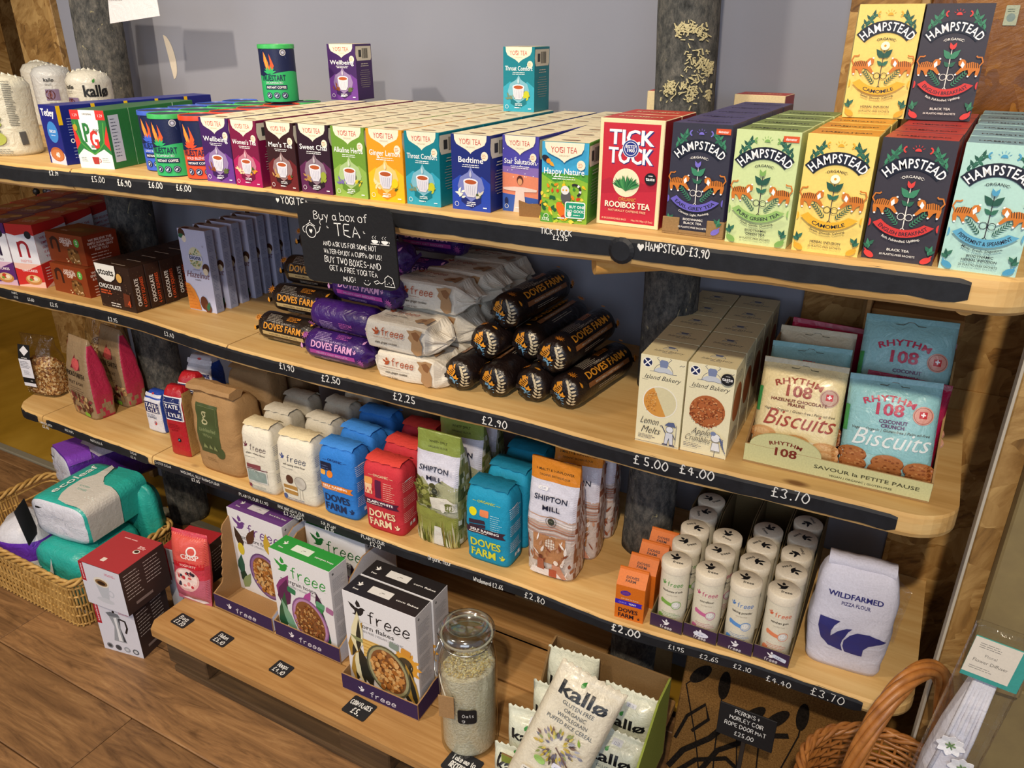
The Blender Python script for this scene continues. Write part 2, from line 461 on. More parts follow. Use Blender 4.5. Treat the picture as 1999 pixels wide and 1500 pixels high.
def wood(name, cols, sc=(2, 26, 26), rough=.55, knots=True, axis=0, ring=1.0):
    m, nt, b = newmat(name, rough, .35); s3 = list(sc)
    v = coords(nt, tuple(s3)); v1 = coords(nt)
    g = tex(nt, v, 1.5, 6, .6, .6); w2 = tex(nt, v1, 3, 2)
    ad = nd(nt, 'ShaderNodeMath', operation='ADD'); nt.links.new(g, ad.inputs[0])
    m2 = nd(nt, 'ShaderNodeMath', operation='MULTIPLY'); nt.links.new(w2, m2.inputs[0]); m2.inputs[1].default_value = .5; nt.links.new(m2.outputs[0], ad.inputs[1])
    r = ramp(nt, [(.45, cols[0]), (.72, cols[1]), (1.0, cols[2])], ad.outputs[0]); out = r.outputs[0]
    if knots:
        vo = nd(nt, 'ShaderNodeTexVoronoi'); vo.inputs['Scale'].default_value = 3.1; vv = coords(nt, (1, 2.2, 2.2)); nt.links.new(vv, vo.inputs['Vector'])
        kr = ramp(nt, [(.03, (1, 1, 1)), (.075, (0, 0, 0))], vo.outputs['Distance'])
        out = mixc(nt, out, lin(cols[3] if len(cols) > 3 else '#6b4423'), kr.outputs[0])
    nt.links.new(out, b.inputs['Base Color']); bump(nt, b, g, .15, .002); return m
M['pine'] = wood('pine_board', ['#bd9354', '#d3aa6b', '#e3c285', '#7d5229'])
M['pallet'] = wood('rough_sawn_wood', ['#8a6236', '#a97d48', '#bf9660', '#5c3c20'], (2, 40, 40), .75)
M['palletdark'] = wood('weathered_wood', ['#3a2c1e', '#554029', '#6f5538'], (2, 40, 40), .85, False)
M['ply'] = wood('varnished_plywood', ['#8d6a1c', '#a88128', '#bb9438'], (3, 1.2, 12), .35, False)
M['dowel'] = wood('turned_wood', ['#b5803c', '#cb9950', '#d8ad69'], (20, 3, 20), .5, False)
m_, nt_, b_ = newmat('blue_grey_wall_paint', .75, .25); v_ = coords(nt_)
nt_.links.new(ramp(nt_, [(.3, '#878b9a'), (.7, '#9094a2')], tex(nt_, v_, 2.2, 3)).outputs[0], b_.inputs['Base Color']); bump(nt_, b_, tex(nt_, v_, 260, 2), .12, .001); M['wall'] = m_
m_, nt_, b_ = newmat('lichened_bark', .95, .15); v_ = coords(nt_, (1, 1, .55)); f_ = tex(nt_, v_, 60, 8, .8, .15); f2_ = tex(nt_, v_, 14, 5, .65, .2)
c_ = ramp(nt_, [(.3, '#2c2d2f'), (.46, '#595b5b'), (.6, '#807e79'), (.75, '#b0ada0')], f_).outputs[0]
k_ = ramp(nt_, [(.60, (0, 0, 0)), (.72, (.5, .5, .5))], f2_).outputs[0]
c_ = mixc(nt_, c_, lin('#8b7f68'), k_)
f3_ = tex(nt_, v_, 38, 6, .6, 1.5); c_ = mixc(nt_, c_, lin('#c8bf96'), ramp(nt_, [(.66, (0, 0, 0)), (.7, (1, 1, 1))], f3_).outputs[0])
nt_.links.new(c_, b_.inputs['Base Color']); bump(nt_, b_, f_, .9, .01); M['bark'] = m_
m_, nt_, b_ = newmat('oak_floor', .42, .4)
oi_ = nd(nt_, 'ShaderNodeObjectInfo'); tc_ = nd(nt_, 'ShaderNodeTexCoord'); ad_ = nd(nt_, 'ShaderNodeVectorMath', operation='ADD'); sc_ = nd(nt_, 'ShaderNodeVectorMath', operation='SCALE')
cb_ = nd(nt_, 'ShaderNodeCombineXYZ'); [nt_.links.new(oi_.outputs['Random'], cb_.inputs[i]) for i in range(3)]; nt_.links.new(cb_.outputs[0], sc_.inputs[0]); sc_.inputs['Scale'].default_value = 23
nt_.links.new(tc_.outputs['Object'], ad_.inputs[0]); nt_.links.new(sc_.outputs[0], ad_.inputs[1]); mp_ = nd(nt_, 'ShaderNodeMapping'); mp_.inputs['Scale'].default_value = (1.6, 13, 13); nt_.links.new(ad_.outputs[0], mp_.inputs[0])
g_ = tex(nt_, mp_.outputs[0], 2.4, 8, .68, 1.6); c_ = ramp(nt_, [(.26, '#4a3421'), (.42, '#78583a'), (.58, '#946e48'), (.78, '#b08a5e')], g_).outputs[0]
mq_ = nd(nt_, 'ShaderNodeMapping'); mq_.inputs['Scale'].default_value = (2.2, 5, 5); nt_.links.new(ad_.outputs[0], mq_.inputs[0])
k_ = ramp(nt_, [(.62, (0, 0, 0)), (.78, (.7, .7, .7))], tex(nt_, mq_.outputs[0], 2.6, 4, .6, 1.2)).outputs[0]; c_ = mixc(nt_, c_, lin('#35200f'), k_)
hs_ = nd(nt_, 'ShaderNodeHueSaturation'); mr_ = nd(nt_, 'ShaderNodeMapRange', i_3=.82, i_4=1.14); nt_.links.new(oi_.outputs['Random'], mr_.inputs[0]); nt_.links.new(mr_.outputs[0], hs_.inputs['Value']); nt_.links.new(c_, hs_.inputs['Color'])
nt_.links.new(hs_.outputs[0], b_.inputs['Base Color']); bump(nt_, b_, g_, .25, .003); M['floor'] = m_
def plain(name, c, rough=.6, spec=.4, metal=0, c2=None, ns=30, bs=.1, bd=.002):
    m, nt, b = newmat(name, rough, spec); v = coords(nt); f = tex(nt, v, ns, 5, .6)
    nt.links.new(ramp(nt, [(.3, c), (.7, c2 or c)], f).outputs[0], b.inputs['Base Color']); b.inputs['Metallic'].default_value = metal; bump(nt, b, f, bs, bd); return m
M['dark'] = plain('dark_joint', '#2a1d12', .9, c2='#33241a')
M['plaster'] = plain('greenish_plaster', '#7c6c4a', .8, c2='#86764f')
M['cardb'] = plain('brown_cardboard', '#9c7d54', .85, .2, c2='#a98a60', ns=60)
M['metal'] = plain('steel_wire', '#c9c9c6', .25, .5, 1)
M['wicker'] = plain('willow_cane', '#8a5424', .4, .5, c2='#b5773a', ns=45, bs=.3)
M['wickerpale'] = plain('pale_willow_cane', '#a67c3c', .5, .4, c2='#d3ab66', ns=45, bs=.3)
M['coir'] = plain('coir_fibre', '#6a4a26', .95, .1, c2='#9a7442', ns=300, bs=.8, bd=.004)
M['coirblack'] = plain('black_coir_fibre', '#14110e', .95, .1, c2='#2a2420', ns=300, bs=.8, bd=.004)
M['oats'] = plain('rolled_oats', '#d3c4a4', .9, .2, c2='#f3ead6', ns=230, bs=1, bd=.004)
def glass(name, rough=.02, tint=(1, 1, 1), ior=1.45, thin=False):
    m, nt, b = newmat(name, rough, .5); b.inputs['Base Color'].default_value = (*tint, 1); b.inputs['Transmission Weight'].default_value = 1; b.inputs['IOR'].default_value = ior
    if thin:
        v = coords(nt); bump(nt, b, tex(nt, v, 35, 4, .6, 1.5), .6, .006)
    return m
M['glass'] = glass('clear_glass', .02, (.97, 1, .99))
def thin(name, rough, tint, base, crinkle):
    m = bpy.data.materials.new(name); m.use_nodes = True; nt = m.node_tree; nt.nodes.remove(nt.nodes['Principled BSDF']); out = nt.nodes['Material Output']
    tr = nd(nt, 'ShaderNodeBsdfTransparent'); tr.inputs[0].default_value = (*tint, 1); gl = nd(nt, 'ShaderNodeBsdfGlossy'); gl.inputs['Roughness'].default_value = rough
    fr = nd(nt, 'ShaderNodeLayerWeight'); fr.inputs[0].default_value = .5; mx = nd(nt, 'ShaderNodeMixShader'); v = coords(nt); bp = nd(nt, 'ShaderNodeBump'); bp.inputs['Strength'].default_value = crinkle; bp.inputs['Distance'].default_value = .006
    nt.links.new(tex(nt, v, 30, 4, .6, 1.2), bp.inputs['Height']); nt.links.new(bp.outputs[0], gl.inputs['Normal']); nt.links.new(bp.outputs[0], fr.inputs['Normal'])
    pw = nd(nt, 'ShaderNodeMath', operation='POWER', i_1=3.2); nt.links.new(fr.outputs['Facing'], pw.inputs[0]); ma = nd(nt, 'ShaderNodeMath', operation='MULTIPLY_ADD', i_1=.7, i_2=base * .18); nt.links.new(pw.outputs[0], ma.inputs[0]); nt.links.new(ma.outputs[0], mx.inputs[0]); nt.links.new(tr.outputs[0], mx.inputs[1]); nt.links.new(gl.outputs[0], mx.inputs[2]); nt.links.new(mx.outputs[0], out.inputs[0]); return m
M['cello'] = thin('clear_plastic_film', .12, (.97, .97, .97), .32, .9)
M['lidglass'] = thin('lid_glass', .1, (.9, .93, .92), 1.3, .05)
M['jarglass'] = thin('jar_glass', .03, (.95, .97, .96), .28, .02)

def struct(mb, name, mat, parent=None):
    o = mb.build(name, mat, parent)
    if not parent: o['kind'] = 'structure'
    return o
WY = 1.56
# floor: bed plus individual planks
fl = struct(MB().box(-3.8, 1.6, -2.2, 2.2, -.05, -.012), 'floor', 'dark')
pa = math.atan2((at(435, 1500, 0) - at(0, 1252, 0)).y, (at(435, 1500, 0) - at(0, 1252, 0)).x)
def plank(x0, x1, y0, y1):
    o = MB().box(x0 - (x0 + x1) / 2 + .001, x1 - (x0 + x1) / 2 - .001, y0 - (y0 + y1) / 2 + .001, y1 - (y0 + y1) / 2 - .001, -.011, 0, b=.0022).build('plank', 'floor', fl)
    o.location = ((x0 + x1) / 2, (y0 + y1) / 2, 0); return o
J = at(435, 1500, 0); yj = at(100, 1310, 0).y
PW = .192
rows = {}
ybase = yj
# joints seen in the photograph: the plank ends at these points
j1 = at(258, 1402, 0).x; j2 = at(60, 1210, 0).x; j3 = at(645, 1440, 0).x
k = -12
rj = {0: j1, 1: j2, -1: j1 + .62, 2: j3, 3: j2 - .5}
for r in range(-14, 5):
    y0 = ybase + (r - 1) * PW; y1 = y0 + PW
    if y0 > 1.42: continue
    y1 = min(y1, 1.40)
    s0 = rj.get(r, random.uniform(-2, 0)); xs = [s0 - 1.24 * 2, s0 - 1.24, s0, s0 + 1.24, s0 + 2.48]
    for a, b in zip(xs, xs[1:]):
        a = max(a, -3.78); b = min(b, 1.55)
        if b - a > .05: plank(a, b, y0, y1)
plyf = struct(MB().box(-3.78, 1.5, 1.425, 2.15, -.012, .004), 'floor', 'ply'); plyf.name = 'floor_plywood'
struct(MB().box(-3.78, -1.0, 1.398, 1.427, -.01, .008, b=.003), 'trim_1', plain('grey_threshold', '#8a8472', .6))
# back wall
struct(MB().box(-2.335, -.2, WY, WY + .08, 0, 2.75), 'wall_back', 'wall')
struct(MB().box(-.2, .036, WY, WY + .08, 0, .9), 'wall_back_low', 'wall')
struct(MB().box(-3.9, -3.77, -2.2, 2.2, 0, .62), 'wall_left', 'ply')
struct(MB().box(-3.9, -3.775, -2.2, 2.2, .62, 2.75), 'wall_left_upper', 'osb')
wb = struct(MB().box(-3.77, -2.3, 2.14, 2.2, 0, 2.75), 'wall_back_left', 'osb')
struct(MB().box(-2.36, -2.335, WY - .02, 2.14, 0, 2.75, b=.002), 'trim_2', 'osb_light')
struct(MB().box(-3.9, 1.6, -2.2, 2.3, 2.75, 2.8), 'ceiling', plain('white_ceiling_paint', '#d8d6d0', .8))
# timber uprights of the strand-board partition beyond the left end
for i, (xa, xb, mm) in enumerate(((-3.66, -3.42, 'osb_light'), (-3.02, -2.86, 'osb'), (-2.62, -2.42, 'osb_light'))):
    struct(MB().box(xa, xb, 1.70 - .05 * i, 1.75 - .05 * i, 1.12, 2.75, b=.003), 'trim_%d' % (3 + i), mm)
# strand-board at the right end
struct(MB().box(-.2, .9, WY - .015, WY + .03, .9, 2.75), 'wall_right_upper', 'osb')
struct(MB().box(.036, .9, WY - .02, WY + .03, 0, .9), 'wall_right_lower', 'osb')
struct(MB().box(-.092, -.078, WY - .06, WY - .015, .9, 2.75, b=.002), 'trim_6', 'osb_light')
struct(MB().box(-.078, .9, WY - .035, WY - .016, 1.2, 2.75, b=.002), 'wall_right_panel', 'osb_gloss')
rp = struct(MB().box(.135, 1.2, 1.13, 1.16, 0, 2.75, b=.002), 'wall_right', 'osb_light')
struct(MB().box(.131, .1348, 1.128, 1.162, 0, 2.75, b=.0005), 'trim_7', plain('white_filler', '#b9b2a4', .8))
struct(MB().box(.175, 1.2, 1.11, 1.13, 0, .62, b=.003), 'baseboard_right', 'plaster')
struct(MB().box(.165, .24, 1.09, 1.129, .62, 2.0, b=.003), 'trim_8', 'plaster')
# wooden ledge fixed under the top shelf at the right end
lg = thing('wall_batten', 'pale rough wooden block under the right end of the top shelf', 'wood block', (0, 0, 0))
MB().box(-.072, .072, 1.43, 1.50, 1.035, 1.063, b=.002).build('block', 'pallet', lg); MB().box(-.080, -.0725, 1.42, WY - .016, .99, 1.12, b=.001).build('side_strip', 'pallet', lg); MB().box(-.072, .072, 1.50, WY - .016, 1.03, 1.10, b=.001).build('backing_strip', 'palletdark', lg)
# half-moon patch of sunlight, painted as a pale shape on the wall
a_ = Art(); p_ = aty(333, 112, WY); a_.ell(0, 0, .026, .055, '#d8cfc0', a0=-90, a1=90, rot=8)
o_ = a_.build('painted_sun_patch', lambda u, v, e: (p_.x - .006 + u, WY - e - .0006, p_.z + v), 'ink'); tag(o_, 'half-moon of sunlight painted pale on the grey wall beside the left trunk', 'painted light')

# ------------------------------------------------------------ shelves
def shelf(name, label, zt, th, front, back, cuts, xl, xr, rr, tape, writing, chalkz=.0, thick_tape=.026):
    root = thing(name, label, 'shelf', (0, 0, 0))
    fx = [p[0] for p in front]
    def fy(x):
        if x <= fx[0]: return front[0][1]
        for (x0, y0), (x1, y1) in zip(front, front[1:]):
            if x <= x1: t = (x - x0) / (x1 - x0); t = t * t * (3 - 2 * t); return y0 + (y1 - y0) * t
        return front[-1][1]
    edges = [xl] + cuts + [xr]
    def fyr(x):
        y = fy(x) + .0025 * noise.noise(Vector((x * 7, zt * 9, 0)))
        d = xr - x
        if d < rr: y += rr - math.sqrt(max(0, rr * rr - (rr - d) ** 2))
        d = x - xl
        if name == 'flour_shelf' and d < .09: y += .09 - math.sqrt(max(0, .0081 - (.09 - d) ** 2))
        return y
    for e0, e1 in zip(edges, edges[1:]):
        e0 += .002; e1 -= .002
        n = max(4, int((e1 - e0) / .02)); xs = [e0 + (e1 - e0) * i / n for i in range(n + 1)]
        if e1 > xr - rr - .01: xs = sorted(set([x for x in xs if x < xr - rr] + [xr - .0012 - rr * (1 - math.sin(a * PI / 16)) for a in range(9)]))
        prof = [(.055, 0), (.006, 0), (.0015, -.004), (0, -.012), (0, -th + .014), (.004, -th + .006), (.014, -th), (.055, -th)]
        vs = []; cs = []
        for x in xs:
            y = fyr(x); w = .003 * noise.noise(Vector((x * 9, 3, zt)))
            row = [(x, back, zt)] + [(x, y + py, zt + pz + (w if pz < -.02 else 0)) for py, pz in prof] + [(x, back, zt - th)]
            vs += row
        m = len(prof) + 2; fs = []
        for i in range(len(xs) - 1):
            for k in range(m): fs.append([i * m + k, i * m + (k + 1) % m, (i + 1) * m + (k + 1) % m, (i + 1) * m + k])
        fs += [list(range(m)), [(len(xs) - 1) * m + k for k in range(m)][::-1]]
        MB().add(vs, fs, (1, 1, 1)).build('shelf_board', 'pine', root, smooth=False)
    # black painted strip along the front edge
    for t0, t1 in tape:
        n = int((t1 - t0) / .012); vs = []; fs = []
        for i in range(n + 1):
            x = t0 + (t1 - t0) * i / n; y = fyr(x) - .0012; e = .0016 * noise.noise(Vector((x * 40, 1, zt))); e2 = .002 * noise.noise(Vector((x * 33, 9, zt)))
            if i in (0, n): e -= .004; e2 += .004
            vs += [(x, y + .0034, zt - .0035 + e * .5), (x, y, zt - .010 + e * .3), (x, y, zt - thick_tape + e2 - .006)]
        for i in range(n): fs += [[i * 3, i * 3 + 1, i * 3 + 4, i * 3 + 3], [i * 3 + 1, i * 3 + 2, i * 3 + 5, i * 3 + 4]]
        MB().add(vs, fs, (0, 0, 0)).build('chalk_strip', M['blackstrip'], root)
    A = Art()
    for tx, px, py, size, lw, rot in writing:
        # find the x on the front edge under this pixel
        P = at(px, py, zt - .018); x = P.x
        for _ in range(3): P = aty(px, py, fyr(x)); x = P.x
        if isinstance(tx, str): A.hand(tx, P.x, P.z - size / 2, size, '#e9e9e6', lw, jit=.04, rot=rot, sx=.42 if (len(tx) > 12 and size > .01) else .62)
        else: tx(A, P.x, P.z, size)
    if writing: A.build('chalk_writing', lambda u, v, e: (u, fyr(u) - .0016 - e, v), 'chalk', root, h0=.0001)
    return root, fyr
M['blackstrip'] = plain('black_chalkboard_paint', '#15161a', .55, .35, c2='#1e2026', ns=50, bs=.2)
def heart(A, x, z, s):
    A.poly([(x, z - s / 2), (x - s * .45, z + s * .1), (x - s * .4, z + s * .45), (x - s * .15, z + s * .5), (x, z + s * .3), (x + s * .15, z + s * .5), (x + s * .4, z + s * .45), (x + s * .45, z + s * .1)], '#e9e9e6')
s1f = [(-2.6, .90), (-1.659, .914), (-1.314, .938), (-1.018, .958), (-.519, .950), (-.2, .955), (.05, .960)]
sh1, f1 = shelf('top_shelf', 'top live-edge pine shelf carrying the tea boxes and coffee tins', Z1, .046, s1f, WY - .002, [-1.46], -2.5, .112, .05, [(-1.95, .045)],
    [('£2.19', 107, 338, .008, .16, 0), ('£5.00', 194, 350, .010, .13, 0), ('£6.90', 245, 357, .011, .18, 0), ('£6.00', 306, 361, .010, .16, 0), ('£6.00', 361, 367, .010, .16, 0),
     (heart, 544, 391, .008, 0, 0), ('YOGI TEA', 578, 393, .0115, .13, 0), ('TICK TOCK', 1088, 453, .0078, .15, 0), ('£2.95', 1096, 464, .0065, .16, 0), (heart, 1252, 483, .010, 0, 0), ('HAMPSTEAD-£3.90', 1324, 488, .0112, .12, 0)])
s2f = [(-3.0, 1.14), (-2.2, 1.138), (-1.76, 1.15), (-1.24, 1.113), (-.93, 1.113), (-.6, 1.118), (-.37, 1.106), (.034, 1.114)]
sh2, f2 = shelf('biscuit_shelf', 'second pine shelf from the top, holding the biscuits', Z2, .044, s2f, WY - .002, [at(443, 675, Z2).x], -3.0, .112, .07, [(-2.7, at(1755, 1007, Z2).x)],
    [('NAIRNS', 30, 572, .006, .13, 0), ('£3.15', 33, 580, .006, .13, 0), ('£3.60', 62, 585, .008, .16, 0), ('£2.15', 107, 595, .010, .15, 0), ('£3.95', 222, 624, .011, .13, 0), ('£3.40', 332, 653, .011, .13, 0), ('£1.90', 562, 717, .014, .14, 0), ('£2.50', 648, 741, .014, .14, 0), ('£2.25', 791, 777, .015, .13, 0), ('£2.90', 968, 824, .0155, .13, 0),
     ('£ 5.00', 1273, 903, .016, .13, 0), ('£4.00', 1363, 922, .016, .13, 0), ('£3.70', 1546, 966, .017, .11, 0)])
s3f = [(-2.4, 1.131), (-1.71, 1.125), (-1.3, 1.128), (-.92, 1.121), (-.6, 1.129), (-.39, 1.122), (-.1, 1.143), (.06, 1.145)]
sh3, f3 = shelf('flour_shelf', 'third pine shelf from the top, carrying flour bags and baking tubs', Z3, .034, s3f, WY - .002, [at(78, 815, Z3).x, at(300, 890, Z3).x], at(21, 790, Z3).x - .01, .125, .06, [(at(27, 797, Z3).x, at(60, 815, Z3).x), (at(75, 822, Z3).x, at(281, 893, Z3).x), (at(292, 898, Z3).x, at(1686, 1372, Z3).x)],
    [('CRISPY CEREAL', 40, 803, .007, .13, 0), ('£3.45', 40, 811, .008, .14, 0), ('WHOLE EARTH', 92, 828, .007, .14, 0), ('£3.45', 91, 834, .009, .16, 0), ('RICE POPS', 137, 842, .007, .13, 0), ('MUESLI £3.15', 190, 863, .007, .14, 0), ('SUGAR', 262, 885, .007, .1, 0), ('£2.15', 262, 893, .007, .1, 0), ('CASTER SUGAR', 320, 907, .007, .1, 0), ('WHOLEMEAL SELF RAISING FLOUR', 392, 933, .0075, .14, 0), ('£3.45', 384, 938, .009, .16, 0), ('PLAIN FLOUR £1.90', 497, 974, .009, .12, 0),
     ('RISE BREAD FLOUR', 570, 997, .008, .12, 0), ('£3.20(GF)', 575, 1007, .0105, .13, 0), ('S.R. PLAIN', 643, 1025, .008, .13, 0), ('£2.15', 645, 1033, .009, .14, 0), ('PLAIN FLOUR', 730, 1054, .009, .13, 0), ('£2.10', 735, 1064, .010, .13, 0), ('Organic flour', 860, 1094, .011, .1, 0), ('Wholemeal £2.65', 955, 1138, .011, .11, 0), ('£2.80', 1046, 1167, .0135, .12, 0), ('£2.00', 1224, 1231, .016, .16, 0), ('£1.95', 1322, 1265, .010, .12, 0), ('£2.65', 1386, 1284, .010, .12, 0), ('£2.10', 1451, 1303, .010, .12, 0), ('£4.40', 1522, 1330, .012, .11, 0), ('£3.70', 1618, 1358, .0165, .1, 0)], thick_tape=.022)
# pegs and knots on the top shelf
kn = at(1215, 478, Z1 - .02); kx = aty(1215, 478, f1(kn.x)).x
MB().lathe([(.012, -.0), (.017, -.001), (.018, .004), (.013, .007)], 18).build('knot', M['blackstrip'], sh1).matrix_world = Matrix.Translation((kx, f1(kx) + .002, Z1 - .022)) @ Matrix.Rotation(PI / 2, 4, 'X')
pg = aty(1160, 516, .985)
dw = MB().tube([(pg.x, pg.y, pg.z), (pg.x + .10, pg.y + .075, pg.z + .002)], .0145, 18).build('support_peg', 'dowel'); tag(dw, 'round wooden peg under the top shelf near the black knot', 'peg'); smooth_angle(dw, 50)
pg2 = aty(1886, 597, .99)
dw = MB().tube([(pg2.x, pg2.y, pg2.z), (pg2.x + .005, pg2.y + .2, pg2.z + .0)], .012, 14).build('support_peg', 'dowel'); tag(dw, 'wooden peg end under the rounded right end of the top shelf', 'peg'); smooth_angle(dw, 50)

# ------------------------------------------------------------ tree-trunk posts
def trunk(x, y, r, label, lean=(0, 0), seed=1, branch=()):
    root = thing('tree_trunk_post', label, 'tree trunk', (x, y, 0)); n = 40; H = 2.75
    for za, zb in ((0, Z3 - .034), (Z3, Z2 - .044), (Z2, Z1 - .046), (Z1, H)):
        vs = []; m = int((zb - za) / .025)
        for i in range(m + 1):
            z = za + (zb - za) * i / m; t = z / H; rr = r * (1.06 - .1 * t)
            for k in range(n):
                a = 2 * PI * k / n; p = Vector((math.cos(a), math.sin(a), 0))
                d = .045 * noise.noise(Vector((p.x * 2, p.y * 2, z * 6 + seed))) + .02 * noise.noise(Vector((p.x * 9, p.y * 9, z * 30 + seed)))
                for bz, ba, bs in branch:
                    da = (a - ba + PI) % (2 * PI) - PI; d += bs * math.exp(-((z - bz) / .018) ** 2 - (da / .28) ** 2)
                q = rr * (1 + d); vs.append((q * p.x + lean[0] * t + .01 * math.sin(z * 3 + seed), q * p.y + lean[1] * t, z))
        fs = [[i * n + k, i * n + (k + 1) % n, (i + 1) * n + (k + 1) % n, (i + 1) * n + k] for i in range(m) for k in range(n)]
        fs += [list(range(n))[::-1], [m * n + k for k in range(n)]]
        meshobj('bark', vs, fs, 'bark', root, smooth=True)
    return root
trunk(-2.035, 1.44, .058, 'thick grey tree trunk post behind the coffee tins, left one', (.055, 0), seed=2)
tr2 = trunk(-.425, 1.385, .050, 'lichen-covered tree trunk post behind the red tea box, right one', seed=5, branch=((1.335, -.3, .35), (.8, 2.6, .3)))
# crusty lichen on the right trunk
R_ = random.Random(4); mb = MB()
for (px, py, s_) in ((1355, 60, .008), (1340, 55, .007), (1348, 115, .012), (1362, 120, .010), (1372, 135, .010), (1338, 170, .012), (1352, 165, .011), (1345, 190, .009), (1310, 178, .009), (1316, 170, .006), (1388, 190, .006), (1330, 60, .006), (1368, 62, .009), (1398, 133, .007)):
    ang0 = None; P = aty(px, py, 1.34); dx = P.x + .425
    if abs(dx) > .046: dx = math.copysign(.046, dx)
    base = -math.acos(max(-1, min(1, dx / .05)))
    for j in range(26):
        a = base + R_.gauss(0, s_ / .05 * .6); z = P.z + R_.gauss(0, s_ * .8); rr = .0505 + R_.random() * .002; l = R_.uniform(.0016, .005); t = R_.random() * PI
        c0 = Vector((rr * math.cos(a), rr * math.sin(a), z)); tan = Vector((-math.sin(a), math.cos(a), 0)); nn = Vector((math.cos(a), math.sin(a), 0))
        d1 = tan * math.cos(t) + Vector((0, 0, 1)) * math.sin(t); d2 = nn.cross(d1)
        w = .0009; vs = [c0 - d1 * l - d2 * w, c0 + d1 * l - d2 * w * .6, c0 + d1 * l + d2 * w * .6, c0 - d1 * l + d2 * w]
        vs += [v + nn * .0028 for v in vs]; mb.add(vs, [[4, 5, 6, 7], [0, 1, 5, 4], [1, 2, 6, 5], [2, 3, 7, 6], [3, 0, 4, 7]], lin('#cfc59a'))
o_ = mb.build('lichen', 'fiber', tr2); o_['kind'] = 'stuff'
# sheet of paper pinned on the left trunk
P = [aty(*q, 1.365) for q in ((207, -40), (300, -40), (312, 31), (215, 46))]
A = Art(); A.poly([(p.x, p.z) for p in P], '#ece9ee'); c_ = sum(P, Vector()) / 4
A.small(P[3].x + .01, P[3].z + .075, .07, 3, .006, '#8b8b90', .0012)
A.small(P[3].x + .008, P[3].z + .055, .055, 2, .006, '#8b8b90', .0012)
root = thing('paper_notice', 'white paper sheet on the left trunk with small grey print', 'paper'); A.build('paper_sheet', lambda u, v, e: (u, 1.366 - e, v), 'paper', root)
MB().add([(p.x, 1.3665, p.z) for p in P], [[0, 1, 2, 3]], lin('#dddade')).build('paper_back', 'paper', root)
